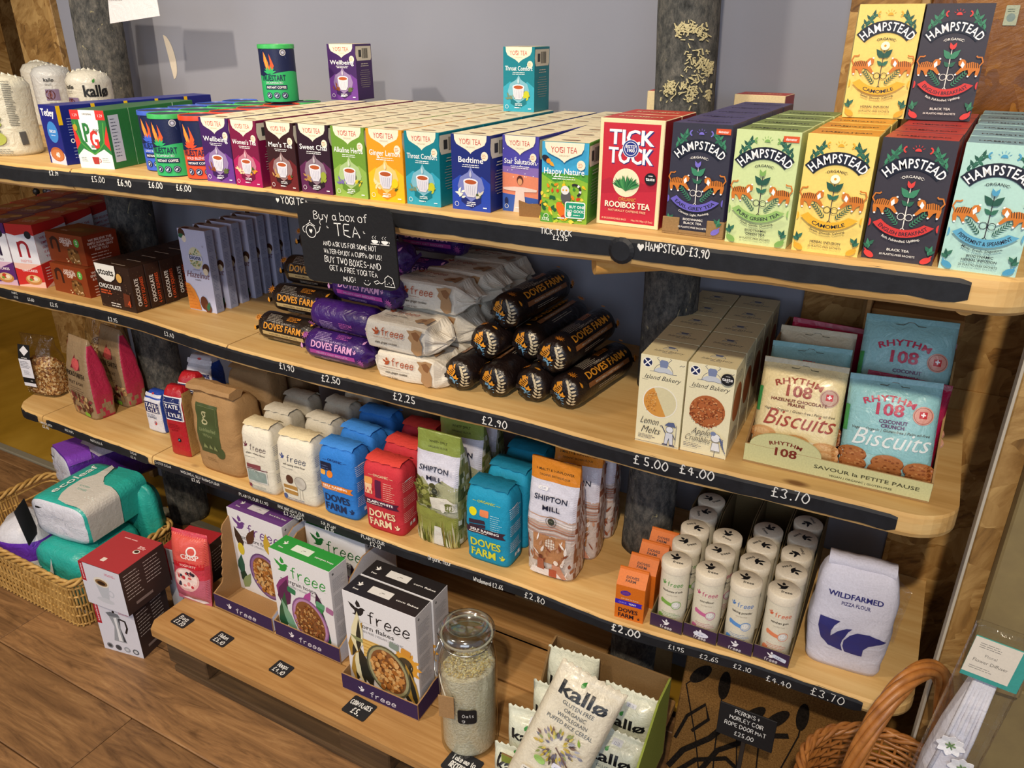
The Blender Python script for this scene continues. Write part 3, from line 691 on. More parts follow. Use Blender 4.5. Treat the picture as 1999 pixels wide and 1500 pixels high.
# ------------------------------------------------------------ top shelf: tea and coffee
def mixl(a, b, t): a = lin(a); b = lin(b); return tuple(x * (1 - t) + y * t for x, y in zip(a, b))
YT = .0625
def tea_front(w, h, c1, c2, title, star=None, side='#222'):
    A = Art(w / 100); H = h / w * 100
    A.rect(-50, 0, 100, H, c1)
    if not star: A.poly([(-50, 0), (50, 0), (50, H * .38), (28, H * .47), (14, H * .43), (0, H * .5), (-14, H * .43), (-28, H * .47), (-50, H * .38)], c2)
    cream = '#f4ecd2'
    if star == 'star':
        A.poly([(-50, 0), (50, 0), (50, H * .6), (-50, H * .6)], '#8a6fb8'); A.poly([(-50, 0), (50, 0), (50, H * .48), (-50, H * .52)], '#e58a6a'); A.poly([(-50, 0), (50, 0), (50, H * .2), (-50, H * .24)], '#3a5db0')
        R = random.Random(3)
        for i in range(26): A.ell(R.uniform(-48, 48), R.uniform(H * .45, H * .9), 1.3, 1.3, '#ffffff', n=5)
        A.ell(0, H * .43, 9, 11, '#5a2a22'); A.ell(0, H * .41, 6.5, 8, '#d99a6d'); A.poly([(-14, H * .34), (-48, H * .32), (-46, H * .29), (-12, H * .28), (-18, 0), (18, 0), (12, H * .28), (46, H * .29), (48, H * .32), (14, H * .34)], '#e8d2c8')
        A.ell(-38, H * .14, 5, 9, '#222a55'); A.ell(36, H * .1, 9, 7, '#ffffff')
    if star == 'nature':
        A.rect(-50, H * .62, 100, H * .38, '#3fa9d8'); A.poly([(-50, 0), (50, 0), (50, H * .52), (20, H * .58), (-20, H * .5), (-50, H * .6)], '#8fbf3a'); R = random.Random(5)
        for i in range(70):
            A.leaf(R.uniform(-48, 42), R.uniform(2, H * .5), R.uniform(7, 15), R.uniform(4, 8), R.uniform(0, 360), R.choice(['#f2c21b', '#e88a1a', '#d9481f', '#3d8a2e', '#b6cf3a', '#f6d84a', '#20603a']))
        A.ell(5, H * .34, 11, 15, '#5a5a5a'); A.ell(3, H * .42, 9, 9, '#e9e9e9'); A.ell(-1, H * .42, 2, 2, '#e8a020', n=8); A.ell(6, H * .42, 2, 2, '#e8a020', n=8); A.arc(24, H * .42, 12, -60, 120, 5, '#2a2a2a')
        A.arc(24, H * .42, 12, -20, 0, 5, '#eeeeee'); A.arc(24, H * .42, 12, 40, 60, 5, '#eeeeee'); A.ell(-4, H * .17, 9, 18, '#e8731f', rot=30); A.leaf(-4, H * .05, 14, 8, 50, '#c23b1c')
        A.ell(-40, H * .8, 9, 6, '#223', rot=-30); A.ell(-34, H * .77, 5, 5, '#f2902a'); A.leaf(-32, H * .76, 14, 7, -40, '#f4a62a')
        A.poly([(-50, 0), (-22, 0), (-25, 14), (-50, 20)], '#4f9a38'); A.text('32,3g', -39, 4, 8, '#ffffff')
        A.rect(4, 12, 44, 34, '#ffffff', r=4); A.rect(6, 14, 40, 30, '#1e9a7a', r=3); A.text('BUY ONE', 30, 33, 8, '#ffffff', .02); A.text('DO GOOD', 28, 24, 8, '#ffffff', .02); A.ell(14, 20, 5, 5, '#e8e8e8'); A.small(22, 18, 20, 1, 3, '#dff2ea', 1.6)
    # cream ogee flag and logo lettering
    q = [(-42, H), (-41, H * .93), (-36, H * .875), (-26, H * .845), (-12, H * .81), (-3, H * .775), (0, H * .755), (3, H * .775), (12, H * .81), (26, H * .845), (36, H * .875), (41, H * .93), (42, H)]
    A.poly(q, cream); A.text('YOGI TEA', -1, H * .875, 17, '#c8322e', .0, fit=56); A.arc(-8, H * .93, 2.4, 0, 360, 1.0, '#c8322e', 10)
    A.text('ORGANIC', 0, H * .83, 5, '#b9a98a', fit=24)
    A.ell(36, H * .735, 9, 10, cream, n=12); A.small(30, H * .75, 11, 3, 3.4, '#d98a5a', 1.3)
    wt = '#ffffff'
    A.text(title, 0, H * (.64 if star != 'nature' else .615), 17.5, wt, .01, fit=min(88, len(title) * 9.4))
    A.small(0, H * .605 if star != 'nature' else H * .58, 52, 2, 4.2, wt, 1.5, al='m', seed=len(title))
    if not star:
        lt = mixl(c2, '#ffffff', .18); cy = H * .32
        A.poly([(0, cy + 44), (-7, cy + 32), (-28, cy + 20), (-35, cy), (-30, cy - 14), (-10, cy - 26), (0, cy - 33), (10, cy - 26), (30, cy - 14), (35, cy), (28, cy + 20), (7, cy + 32)], lt)
        A.poly([(-26, cy - 18), (-26, cy - 34), (0, cy - 48), (26, cy - 34), (26, cy - 18), (8, cy - 28), (0, cy - 34), (-8, cy - 28)], mixl(c1, '#000000', .15))
        A.small(0, cy - 35, 30, 2, 4, wt, 1.6, al='m')
        sp = {'Wellbeing': ('#8a4a22', '#5f6a3a'), "Women's Tea": ('#f0d9a8', '#e89a2a'), "Men's Tea": ('#c79a5a', '#a83a20'), 'Sweet Chai': ('#b58a4a', '#9aa83a'), 'Alkaline Herbs': ('#7a6ab0', '#d9c832'), 'Ginger Lemon': ('#f2e2b0', '#f7d21e'), 'Throat Comfort': ('#7a8a6a', '#c6c92a'), 'Bedtime': ('#f6f2e2', '#d8d2c0')}.get(title, ('#a86', '#ca4'))
        R = random.Random(len(title))
        for i in range(9): A.leaf(-26 + R.uniform(-8, 12), cy - 18 + R.uniform(-8, 8), 13, 5, R.uniform(0, 180), sp[0])
        for i in range(9): A.leaf(16 + R.uniform(-4, 12), cy - 18 + R.uniform(-8, 8), 13, 5, R.uniform(0, 180), sp[1] if i % 3 else '#4a5a2a')
        if title in ('Throat Comfort', 'Sweet Chai', 'Ginger Lemon'): A.ell(26, cy - 8, 9, 10, sp[1])
        A.poly([(-19, cy + 12), (19, cy + 12), (16, cy - 12), (9, cy - 22), (-9, cy - 22), (-16, cy - 12)], '#dcdbe6'); A.ell(0, cy + 12, 19, 7, '#efeff6'); A.ell(0, cy + 11, 15.5, 5, '#b5562a')
        for i in range(-2, 3): A.line([(i * 6, cy + 3), (i * 4.5, cy - 18)], .8, '#a9aac4')
        A.leaf(0, cy + 20, 18, 6, 90, mixl(lt_s(c2), '#ffffff', .5))
    A.ring(-37, 13, 5, .9, wt, 12); A.small(-12, 10, 26, 1, 3, wt, 2.2); A.small(32, 8, 13, 1, 3, wt, 2.2)
    return A
def lt_s(c): return c
def tea_top(w, d, edge):
    A = Art(w / 100); D = d / w * 100; A.rect(-49, 1, 98, D - 2, '#f1e6c4'); A.line([(-49, D * .5), (49, D * .5)], .6, '#c9b98e'); A.ell(2, D * .3, 21, 9, '#5f4a3c'); A.ell(2, D * .3, 12, 4, '#b98a5a'); A.small(0, D * .75, 44, 1, 4, '#c05a4a', 3, al='m'); return A
def tea_side(w, d, h, c1):
    A = Art(1 / 1000); D = d * 1000; H = h * 1000
    A.poly([(-D / 2 + 2, H - 4), (D / 2 - 3, H - 4), (D / 2 - 3, H - 26), (D / 2 - 6, H - 31), (-D / 2 + 5, H - 31), (-D / 2 + 2, H - 26), (-D / 2 - .0, H - 18)], '#ddd6c4')
    for i in range(9): A.rect(-6 + i * 2.4, H - 27, 1.2 if i % 3 else 1.7, 19, '#222222')
    A.rect(-20, H - 24, 10, 13, '#3a3a3a'); A.small(0, H - 38, 36, 2, 4, '#cfc9bd', 1.2, al='m'); A.small(0, H - 50, 40, 9, 4, '#a9a49c', .8, al='m')
    return A
def tea_box(w, d, h, c1, c2, title, label, loc, rz, group, star=None, name='tea_box', top='#efe3bf'):
    t = thing(name, label, 'tea box', loc, rz, group)
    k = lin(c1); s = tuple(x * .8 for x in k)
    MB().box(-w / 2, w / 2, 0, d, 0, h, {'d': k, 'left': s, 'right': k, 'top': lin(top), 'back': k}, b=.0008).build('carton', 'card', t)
    tea_front(w, h, c1, c2, title, star).build('front_print', m_front(w, d, h), 'ink', t)
    tea_top(w, d, c1).build('top_print', m_top(w, d, h), 'ink', t)
    tea_side(w, d, h, c1).build('side_print', m_right(w, d, h), 'ink', t)
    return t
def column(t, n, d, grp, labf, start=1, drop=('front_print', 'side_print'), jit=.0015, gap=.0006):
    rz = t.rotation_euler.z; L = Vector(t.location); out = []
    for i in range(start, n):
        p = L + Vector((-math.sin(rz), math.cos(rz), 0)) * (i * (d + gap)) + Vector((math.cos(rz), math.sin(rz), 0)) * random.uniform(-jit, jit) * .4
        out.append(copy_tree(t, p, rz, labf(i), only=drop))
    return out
YC = [('w', (408, 352.5), (460, 360), '#3f1d5e', '#6d3a94', 'Wellbeing', 'deep purple'), ('wo', (463, 361), (515, 367), '#7a1440', '#b01d5c', "Women's Tea", 'magenta'),
      ('m', (529, 368.5), (587, 374), '#35161a', '#6b1f22', "Men's Tea", 'dark brown-red'), ('s', (590, 374.5), (653, 381), '#2c1424', '#5e2450', 'Sweet Chai', 'plum-black'),
      ('a', (656, 382), (721, 389), '#6f9a34', '#93b852', 'Alkaline Herbs', 'leaf-green'), ('g', (723.5, 389.5), (792, 397.5), '#f0a01c', '#f6c022', 'Ginger Lemon', 'orange-yellow'),
      ('t', (795, 398), (863, 405), '#0d7f90', '#35a6c0', 'Throat Comfort', 'teal'), ('b', (884.5, 407), (959, 415.5), '#1b2a78', '#2747b4', 'Bedtime', 'royal blue'),
      ('st', (981, 411), (1052, 418), '#4a45a8', '#e58a6a', 'Star Salutation', 'night-sky'), ('h', (1057, 431), (1145, 439), '#58a63c', '#3fa9d8', 'Happy Nature', 'jungle-picture')]
ybx = {}
for i, (k, bl, br, c1, c2, ti, word) in enumerate(YC):
    P, w, a, _ = fit(bl, br, Z1); P.y += .0
    a = 0.0 if k != 'h' else math.radians(6.5)
    if k == 'w': a = math.radians(1)
    w = min(w, .066); h = .1065
    lab = {'h': 'tea box with jungle animals picture, at the right end of its line'}.get(k, f'{word} tea box at the front of its row on the top shelf')
    t = tea_box(w, YT, h, c1, c2, ti, lab, P, a, 'tea boxes lined up on the top shelf', star={'st': 'star', 'h': 'nature'}.get(k))
    ybx[k] = (t, P, w, a)
    n = {'h': 4, 'st': 6, 't': 6, 'b': 6, 'w': 6}.get(k, 7)
    column(t, n, YT, None, lambda i: f'{word} tea box with cream top, {ORD[i]} from the front in its row')
def topbox(k, bl, br, lab):
    P, w, a, _ = fit(bl, br, Z1 + .1071); t = ybx[k][0]; c = copy_tree(t, P, a, lab); return c
c_ = topbox('w', (657, 193), (706, 196), 'purple tea box standing alone on top of the others by the wall'); c_.location.y = 1.345; c_.rotation_euler.z = .12
c_ = topbox('t', (1018, 211), (1075, 218), 'teal tea box standing alone on top of the others by the wall'); c_.rotation_euler.z = .03; c_.location = (-.698, 1.302, Z1 + .1071)
_q = at(1036, 424, Z1)
_t = thing('cardboard_flap', 'small torn brown cardboard corner in front of the night-sky tea box', 'cardboard', (_q.x, _q.y, Z1), .12)
_m = MB(); _m.prism([(-.017, 0), (.017, 0), (.018, .014), (.010, .019), (-.004, .018), (-.018, .022)], 0, .0025, lin('#8f6a42')); _m.build('flap', 'fiber', _t)
MB().box(.0145, .017, .003, .028, 0, .014, lin('#8f6a42'), b=.0004).build('side_flap', 'fiber', _t)
# red rooibos box
P, w, a, _ = fit((1162, 436), (1286, 450), Z1)
def rooibos(w, h):
    A = Art(w / 100); H = h / w * 100
    A.rect(-49, 1, 98, H - 2, '#f2e3b4'); A.rect(-44, 6, 88, H - 12, '#c92a3b')
    A.poly([(-44, H * .42), (-30, H * .46), (-14, H * .41), (6, H * .47), (24, H * .42), (44, H * .47), (44, H * .3), (-44, H * .3)], '#b8243a'); A.poly([(-44, H * .3), (44, H * .36), (44, 6), (-44, 6)], '#c52a3f')
    for tx, y, s in (('TICK', H * .77, 30), ('TOCK', H * .60, 32)):
        A.text(tx, 1.2, y - 1.2, s, '#23307a', .085, fit=70); A.text(tx, 0, y, s, '#ffffff', .075, fit=68)
    A.ell(0, H * .735, 13, 13, '#ffffff', n=24); A.ell(0, H * .735, 12.2, 12.2, '#2b3a8c', n=24); A.ring(0, H * .735, 9.5, .8, '#ffffff'); A.text('ESTD', 0, H * .74, 6.5, '#ffffff', .03); A.text('1903', 0, H * .705, 6.5, '#ffffff', .03)
    A.ell(-4, H * .42, 21, 21, '#f6ecc8', n=28)
    R = random.Random(2)
    for i in range(44):
        t = i / 43 * 2 - 1; A.leaf(-4 + t * 6, H * .34 + abs(t) * 4, R.uniform(18, 26) * (1 - abs(t) * .25), 3.2, 90 - t * 62 + R.uniform(-6, 6), ['#2f7a45', '#4c9a58', '#1f5e38'][i % 3])
    A.ell(34, H * .475, 9, 9, '#1c1c22', n=20); A.text('taste', 34, H * .46, 7, '#ffffff', .02); A.small(34, H * .50, 9, 1, 2, '#ddd', 1.2, al='m')
    A.text('ORGANIC', 0, H * .25, 7.5, '#d8a24a', .01, fit=28); A.text('ROOIBOS TEA', 0, H * .185, 12.5, '#fff5dc', .035, fit=72); A.text('NATURALLY CAFFEINE FREE', 0, H * .145, 4.6, '#f2c9a0', .01, fit=60)
    A.text('40 BIODEGRADABLE BAGS', -20, 10, 4.2, '#f2d9b0', fit=40); A.text('Net Wt 90g e (3.2oz)', 25, 10, 4.2, '#f2d9b0', fit=34)
    return A
w = .088; h = .138; d = .065
rb = thing('tea_box', 'bright red rooibos tea box with white letters, on the top shelf', 'tea box', P, 0, None)
MB().box(-w / 2, w / 2, 0, d, 0, h, {'d': lin('#efdcae'), 'right': lin('#a31f2d'), 'left': lin('#a31f2d'), 'top': lin('#c4392c')}, b=.0009).build('carton', 'card', rb)
rooibos(w, h).build('front_print', m_front(w, d, h), 'ink', rb); A = Art(w / 100); A.text('ROOIBOS', 0, 30, 16, '#f2e3b4', .02); A.build('top_print', m_top(w, d, h), 'ink', rb)
copy_tree(rb, P + Vector((0, d + .001, 0)), 0, 'red rooibos tea box, hidden second behind the front one', only=('front_print',))
b_ = copy_tree(rb, Vector((-.475, 1.475, Z1)), .1, 'red and cream tea box at the wall, left of the right trunk', only=('front_print',))
b_ = copy_tree(rb, Vector((-.315, 1.47, Z1)), -.05, 'red and cream tea box at the wall, right of the right trunk', only=('front_print',))

# tiger-and-plant boxes
def hamp(w, h, bg, band, title, sub, l1, l2, l3, dark, acc, demeter=False):
    A = Art(w / 100); H = h / w * 100; k = H / 178
    ink = '#f4f1ea' if dark else '#1d2430'; gr = '#3f8a68' if dark else '#27584a'; gr2 = '#2f6a52' if dark else '#35705a'
    A.rect(-50, 0, 100, H, bg)
    Y = lambda y: y * k
    for s in (-1, 1):
        for i, (dx, dy, an) in enumerate(((0, 0, 100), (-3, 5, 150), (3, 6, 60), (0, 12, 150), (6, 12, 50), (3, 17, 100))):
            x = s * (40 - (5 - dy * .6) * 1) ; A.leaf(s * (41 - dy * .9), Y(140 + dy * 1.2), 10, 4.2, (an if s > 0 else 180 - an), gr)
            A.leaf(s * (41 - dy * .9), Y(140 + dy * 1.2), 10, 4.2, ((an + 70) if s > 0 else 110 - an), gr2)
        A.line([(s * 44, Y(135)), (s * 26, Y(166))], .7, gr)
    A.arc(-15, Y(163), 4, 100, 260, 2.2, acc, 8); A.arc(15, Y(163), 4, -80, 80, 2.2, acc, 8); A.ell(0, Y(161), 4.5, 4.5, acc, a0=0, a1=180, n=8)
    for i in range(5): A.line([(math.cos(PI * (i + 1) / 6) * 6.5, Y(161) + math.sin(PI * (i + 1) / 6) * 6.5), (math.cos(PI * (i + 1) / 6) * 9.5, Y(161) + math.sin(PI * (i + 1) / 6) * 9.5)], .7, acc)
    if demeter: A.rect(24, Y(163), 24, 9, '#d8572c'); A.text('demeter', 36, Y(165.5), 6, '#ffffff', .01, fit=17)
    # arched name band
    r0 = 58; cy = Y(149) - r0; a_ = 50
    outer = [(math.sin(math.radians(t)) * (r0 + 5), cy + math.cos(math.radians(t)) * (r0 + 5)) for t in range(-a_, a_ + 1, 8)]
    inner = [(math.sin(math.radians(t)) * (r0 - 14), cy + math.cos(math.radians(t)) * (r0 - 14)) for t in range(-a_, a_ + 1, 8)]
    A.poly(outer + inner[::-1], '#171d2f'); A.text('HAMPSTEAD', 0, cy + r0 - 11, 19, '#ffffff', .02, arc=r0 - 11, fit=82)
    A.text('·ORGANIC·', 0, Y(124), 5.6, ink, .01, arc=40, fit=32)
    # plant
    A.line([(0, Y(52)), (0, Y(112))], 1.3, ink if dark else '#3a3440')
    for s in (-1, 1):
        A.leaf(0, Y(96), 19, 9, 90 - s * 42, gr); A.leaf(0, Y(84), 12, 6, 90 - s * 48, gr2); A.line([(0, Y(52)), (s * 4, Y(48))], 1, ink)
        A.arc(s * 5.5, Y(68), 5, 0, 360, .9, ink, 10)
        for j in range(7): # fern
            t = j / 6; bx, by = s * (9 + 16 * t), Y(56 + 18 * t); A.leaf(bx, by, 6, 1.8, 90 - s * 5, gr); A.leaf(bx, by, 6, 1.8, (0 if s > 0 else 180) - s * 5, gr)
        # leaping tiger facing the stem
        o = '#d07a2c'; X = lambda x: s * x
        P_ = [(46, 86), (42, 90), (34, 92), (26, 90), (22, 95), (17, 96), (13, 92), (14, 87), (19, 84), (14, 77), (11, 73), (15, 72), (22, 78), (29, 80), (31, 74), (29, 70), (33, 70), (37, 77), (41, 79), (41, 72), (45, 70), (46, 74), (47, 80)]
        A.poly([(X(x), Y(y)) for x, y in (P_ if s > 0 else P_[::-1])], o)
        A.line([(X(45), Y(86)), (X(49), Y(92)), (X(46), Y(99)), (X(40), Y(99)), (X(38), Y(101))], 2.2, o)
        A.poly([(X(19), Y(93)), (X(23), Y(88)), (X(21), Y(82)), (X(17), Y(86))], '#ffffff')
        for j in range(7): A.line([(X(25 + j * 3), Y(91.5 - (j > 4))), (X(26.5 + j * 3), Y(83))], .9, '#2b2018')
        for fx, fy_ in ((12, 72.5), (31, 70), (43, 70.5), (15, 96)): A.ell(X(fx), Y(fy_), 1.6, 1.4, '#ffffff', n=7)
        A.leaf(X(42), Y(16), 16, 6, 90 - s * 12, gr); A.leaf(X(42), Y(22), 10, 5, 90 + s * 38, gr2); A.leaf(X(42), Y(18), 10, 5, 90 - s * 55, gr2)
        hc = acc; A.ell(X(40), Y(8), 8, 4.5, hc, rot=s * 30); [A.line([(X(38), Y(7)), (X(46 + j * .6), Y(10 + j * 3))], 1.7, hc) for j in range(3)]
        A.ell(X(48), Y(56), 3, 6, band, a0=(90 if s > 0 else -90), a1=(270 if s > 0 else 90), n=8)
    for s in (-1, 1): A.leaf(0, Y(110), 12, 5, 90 + s * 24, acc); 
    if 'CAMOMILE' in title: A.ell(0, Y(115), 7, 7, '#fdf6e0', n=12); A.ell(0, Y(115), 2, 2, '#e0a020', n=8)
    # ribbon
    r1 = 52; cy1 = Y(43) + r1; b_ = 48
    o1 = [(math.sin(math.radians(t)) * (r1 + 5), cy1 - math.cos(math.radians(t)) * (r1 + 5)) for t in range(-b_, b_ + 1, 8)]
    i1 = [(math.sin(math.radians(t)) * (r1 - 7), cy1 - math.cos(math.radians(t)) * (r1 - 7)) for t in range(-b_ + 3, b_ - 2, 7)]
    A.poly(o1 + i1[::-1], band); A.text(title, 0, Y(40.5), 8, '#1d2030', .02, arc=-(r1 + 1), fit=min(76, 6.6 * len(title)))
    A.text(sub, 0, Y(31), 5, ink, .01, arc=-60, fit=56)
    A.text(l1, 0, Y(17), 5.2, ink, .015, fit=min(46, len(l1) * 3.5));
    if l2: A.text(l2, 0, Y(23), 5.2, ink, .015, fit=min(46, len(l2) * 3.5))
    A.text('20 PLASTIC-FREE SACHETS', 0, Y(10), 4.2, ink, .01, fit=50)
    return A
HC = [('earl', (1294, 453), (1412, 468), '#363646', '#6c63c4', 'EARL GREY TEA', 'Citrussy. Light. Reviving.', 'BLACK TEA', 'BIODYNAMIC', True, '#7a70d0', True, '#4d4678', 'dark grey and violet', 5),
      ('green', (1412, 470), (1537, 487), '#cfe0a4', '#94be6c', 'PURE GREEN TEA', 'Fresh. Gentle. Cleansing.', 'GREEN TEA', 'BIODYNAMIC', False, '#7fae5c', True, '#7d9148', 'pale green', 4),
      ('cam', (1544.5, 487), (1674, 503), '#f3d878', '#eab632', 'CAMOMILE', 'Sweet. Smooth. Calming.', 'HERBAL INFUSION', '', False, '#e3ae34', False, '#e79a22', 'yellow', 4),
      ('eng', (1680.5, 502), (1820, 520), '#3a3742', '#d63c3a', 'ENGLISH BREAKFAST', 'Rich. Full-bodied. Uplifting.', 'BLACK TEA', '', True, '#e0433f', False, '#c23c36', 'charcoal and red', 5),
      ('pep', (1829, 522.5), (1980, 542), '#b4dcd4', '#5fa9cc', 'PEPPERMINT & SPEARMINT', 'Minty. Fresh. Digestive.', 'HERBAL INFUSION', 'BIODYNAMIC', False, '#4f9fc6', False, '#7fb0c4', 'pale turquoise', 6)]
hb = {}
HD = .066; HH = .135
for k, bl, br, bg, band, ti, sub, l1, l2, dark, acc, dem, topc, word, n in HC:
    P, w, a, _ = fit(bl, br, Z1); a = {'earl': -.02, 'green': -.03, 'cam': -.01, 'eng': -.05, 'pep': -.04}[k]; w = .0745
    if k == 'pep': P.x += .001
    t = thing('tea_box', f'{word} tiger-picture tea box at the front of its row', 'tea box', P, a, 'tiger-picture tea boxes')
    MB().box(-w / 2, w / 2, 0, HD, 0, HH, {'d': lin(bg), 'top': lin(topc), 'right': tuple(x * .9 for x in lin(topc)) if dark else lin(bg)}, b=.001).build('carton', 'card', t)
    hamp(w, HH, bg, band, ti, sub, l1, l2, '', dark, acc, dem).build('front_print', m_front(w, HD, HH), 'ink', t)
    A = Art(w / 100); A.text('HAMPSTEAD', 0, 28, 15, '#2a2433', .01, fit=74, sx=1); A.small(0, 20, 50, 1, 5, '#2a2433', 2, al='m'); A.line([(-49, 60), (49, 60)], .8, '#1d1a22'); A.build('top_print', m_top(w, HD, HH), 'ink', t)
    hb[k] = (t, P, w, a)
    st = 1
    if k in ('green', 'cam', 'eng'):  # a gap behind the front box, as more have been sold
        pass
    column(t, n, HD, None, lambda i: f'{word} tiger-picture tea box, {ORD[i]} from the front in its row', jit=.003, gap=.002)
c_ = copy_tree(hb['cam'][0], Vector((-.104, 1.178, Z1 + HH + .001)), .14, 'yellow tiger-picture tea box standing on top of the yellow row')
c_ = copy_tree(hb['eng'][0], Vector((-.028, 1.186, Z1 + HH + .001)), .14, 'charcoal tiger-picture tea box standing on top of the charcoal row')
# low cut-away cardboard tray round the front violet box and between the rows
def tray(name, w, d, h, lab, loc, rz, wall=.0025, fh=None, bh=None, c='#9c7d54', out=None, notch=None, group=None, slope=False):
    t = thing(name, lab, 'cardboard tray', loc, rz, group); c = lin(c); oc = lin(out) if out else c; fh = fh or h; bh = bh or h
    MB().box(-w / 2, w / 2, 0, d, 0, wall, c).build('tray_base', 'fiber', t)
    m = MB()
    if notch:
        for x0, x1 in ((-w / 2, -notch), (notch, w / 2)): m.box(x0, x1, 0, wall, wall, fh, {'d': c, 'front': oc})
        m.box(-notch, notch, 0, wall, wall, wall + .004, {'d': c, 'front': oc})
    else: m.box(-w / 2, w / 2, 0, wall, wall, fh, {'d': c, 'front': oc})
    m.build('front_wall', 'fiber', t)
    MB().box(-w / 2, w / 2, d - wall, d, wall, bh, {'d': c}).build('back_wall', 'fiber', t)
    for s in (-1, 1):
        x0, x1 = sorted((s * w / 2, s * (w / 2 - wall)))
        poly = [(wall, wall), (d - wall, wall), (d - wall, bh), (d * .45, bh), (d * .12, fh + (bh - fh) * .1), (wall, fh)] if slope else [(wall, wall), (d - wall, wall), (d - wall, h), (wall, h)]
        mm = MB(); Mx = Matrix(((0, 1, 0, 0), (1, 0, 0, 0), (0, 0, 1, 0), (0, 0, 0, 1))); mm.prism(poly, x0, x1, c, Mx)
        for i, f in enumerate(mm.f):
            xs = [mm.v[j][0] for j in f]
            if all(abs(x - s * w / 2) < 1e-6 for x in xs): mm.c[i] = oc
        mm.build('side_wall', 'fiber', t)
    return t
P = hb['earl'][1]; tray('display_tray', .0805, .275, .020, 'low brown cardboard tray around the violet tea row', P + Vector((0, -.004, 0)), hb['earl'][3], fh=.022, notch=.018)
for k in ('earl',):
    pass
for o in list(bpy.data.objects):
    if o.get('label', '').startswith('dark grey and violet') and not o.parent: o.location.z += .0028
for k in (0,):
    P = hb['eng'][1]

# coffee tins
def tin_art(c, c_name):
    A = Art(.001); R = 34; W2 = 2 * PI * 34
    A.rect(-W2 / 2, 2, W2, 105 - 3, '#16204a'); 
    wave = [(-W2 / 2, 56)] + [(x, 54 + 4 * math.sin(x * .05)) for x in range(-100, 101, 10)] + [(W2 / 2, 56)]
    A.poly([(-W2 / 2, 2)] + wave + [(W2 / 2, 2)], c)
    A.arc(-4, 70, 32, 20, 140, .5, '#4a5a8a')
    A.poly([(-14, 58), (-20, 76), (-19, 94), (-14, 84), (-10, 74), (-8, 60)], '#f08a3a'); A.poly([(-12, 58), (-6, 72), (-7, 90), (-3, 80), (1, 68), (-4, 57)], '#e25a2c'); A.line([(-16, 88), (-14, 66), (-10, 58)], 1.6, '#f7b84a')
    for an in (20, 45, 70, 110, 135, 160): A.leaf(-9, 54, 14, 4, an, c)
    A.ring(20, 92, 5.5, .8, '#e8e8ee', 14); A.ell(20, 92, 3, 3, '#c9cbe0', n=8); A.ring(20, 92, 4.3, .5, '#e8e8ee', 14)
    A.text('IRESTART' if 0 else 'TRUESTART', -4, 41, 15, '#16204a', .02, fit=50); A.text({'b': 'BARISTA GRADE', 'g': 'DECAFFEINATED', 'r': 'BOLD BLEND'}[c_name], -2, 35, 6, '#dfe6f2', .0, fit=34)
    A.rect(-20, 25, 42, 8, '#16204a'); A.text('INSTANT COFFEE', 1, 26.8, 5.6, '#ffffff', .02, fit=38)
    for i in range(3):
        A.ell(-14 + i * 15, 14, 6, 6, '#16204a', n=16); A.ring(-14 + i * 15, 14, 4.4, .6, '#c9d4ea', 12); A.leaf(-17 + i * 15, 11.5, 7, 3, 45, '#c9d4ea')
    return A
def tin(c, cn, lid, label, loc, rz=0):
    t = thing('coffee_tin', label, 'coffee tin', loc, rz, 'coffee tins on the top shelf')
    smooth_angle(MB().lathe([(.0325, 0), (.034, .001), (.034, .1035), (.033, .105)], 40, lin('#16204a')).build('tin_body', 'tin', t), 50)
    smooth_angle(MB().lathe([(.0345, .0985), (.0355, .099), (.0355, .1045), (.0352, .1065), (.0335, .1065), (.0330, .1045)], 40, lin(lid)).build('lid', 'tin', t), 50)
    tin_art(c, cn).build('wrap_print', m_cyl(.034), 'ink', t, maxe=.0045)
    return t
TN = {}
ta = math.radians(24)
for cn, c, lid, px, py, word, nn in (('b', '#3f63d6', '#4668d0', 276, 341, 'blue', 4), ('g', '#2fb268', '#45bb62', 325, 345, 'green', 4), ('r', '#e2502c', '#e8492a', 387, 351, 'orange-red', 4)):
    P = at(325, 345, Z1) + Vector((-.004, .030, 0)) + Vector({'b': (-.066, .030, 0), 'g': (0, 0, 0), 'r': (.0715, .006, 0)}[cn])
    t = tin(c, cn, lid, f'{word} instant coffee tin at the front of its row', P, ta); TN[cn] = (t, P)
    for i in range(1, nn):
        copy_tree(t, P + Vector((-.007 * i + .002 * (i % 2), .0735 * i, 0)), ta + i, f'{word}-lidded coffee tin, {ORD[i]} from the front in its row')
copy_tree(TN['g'][0], TN['g'][1] + Vector((.020, .262, .1075)), ta + .1, 'green coffee tin standing on top of the others by the wall')
copy_tree(TN['g'][0], TN['g'][1] + Vector((.045, .296, 0)), ta + 2, 'green coffee tin at the back under the standing one')

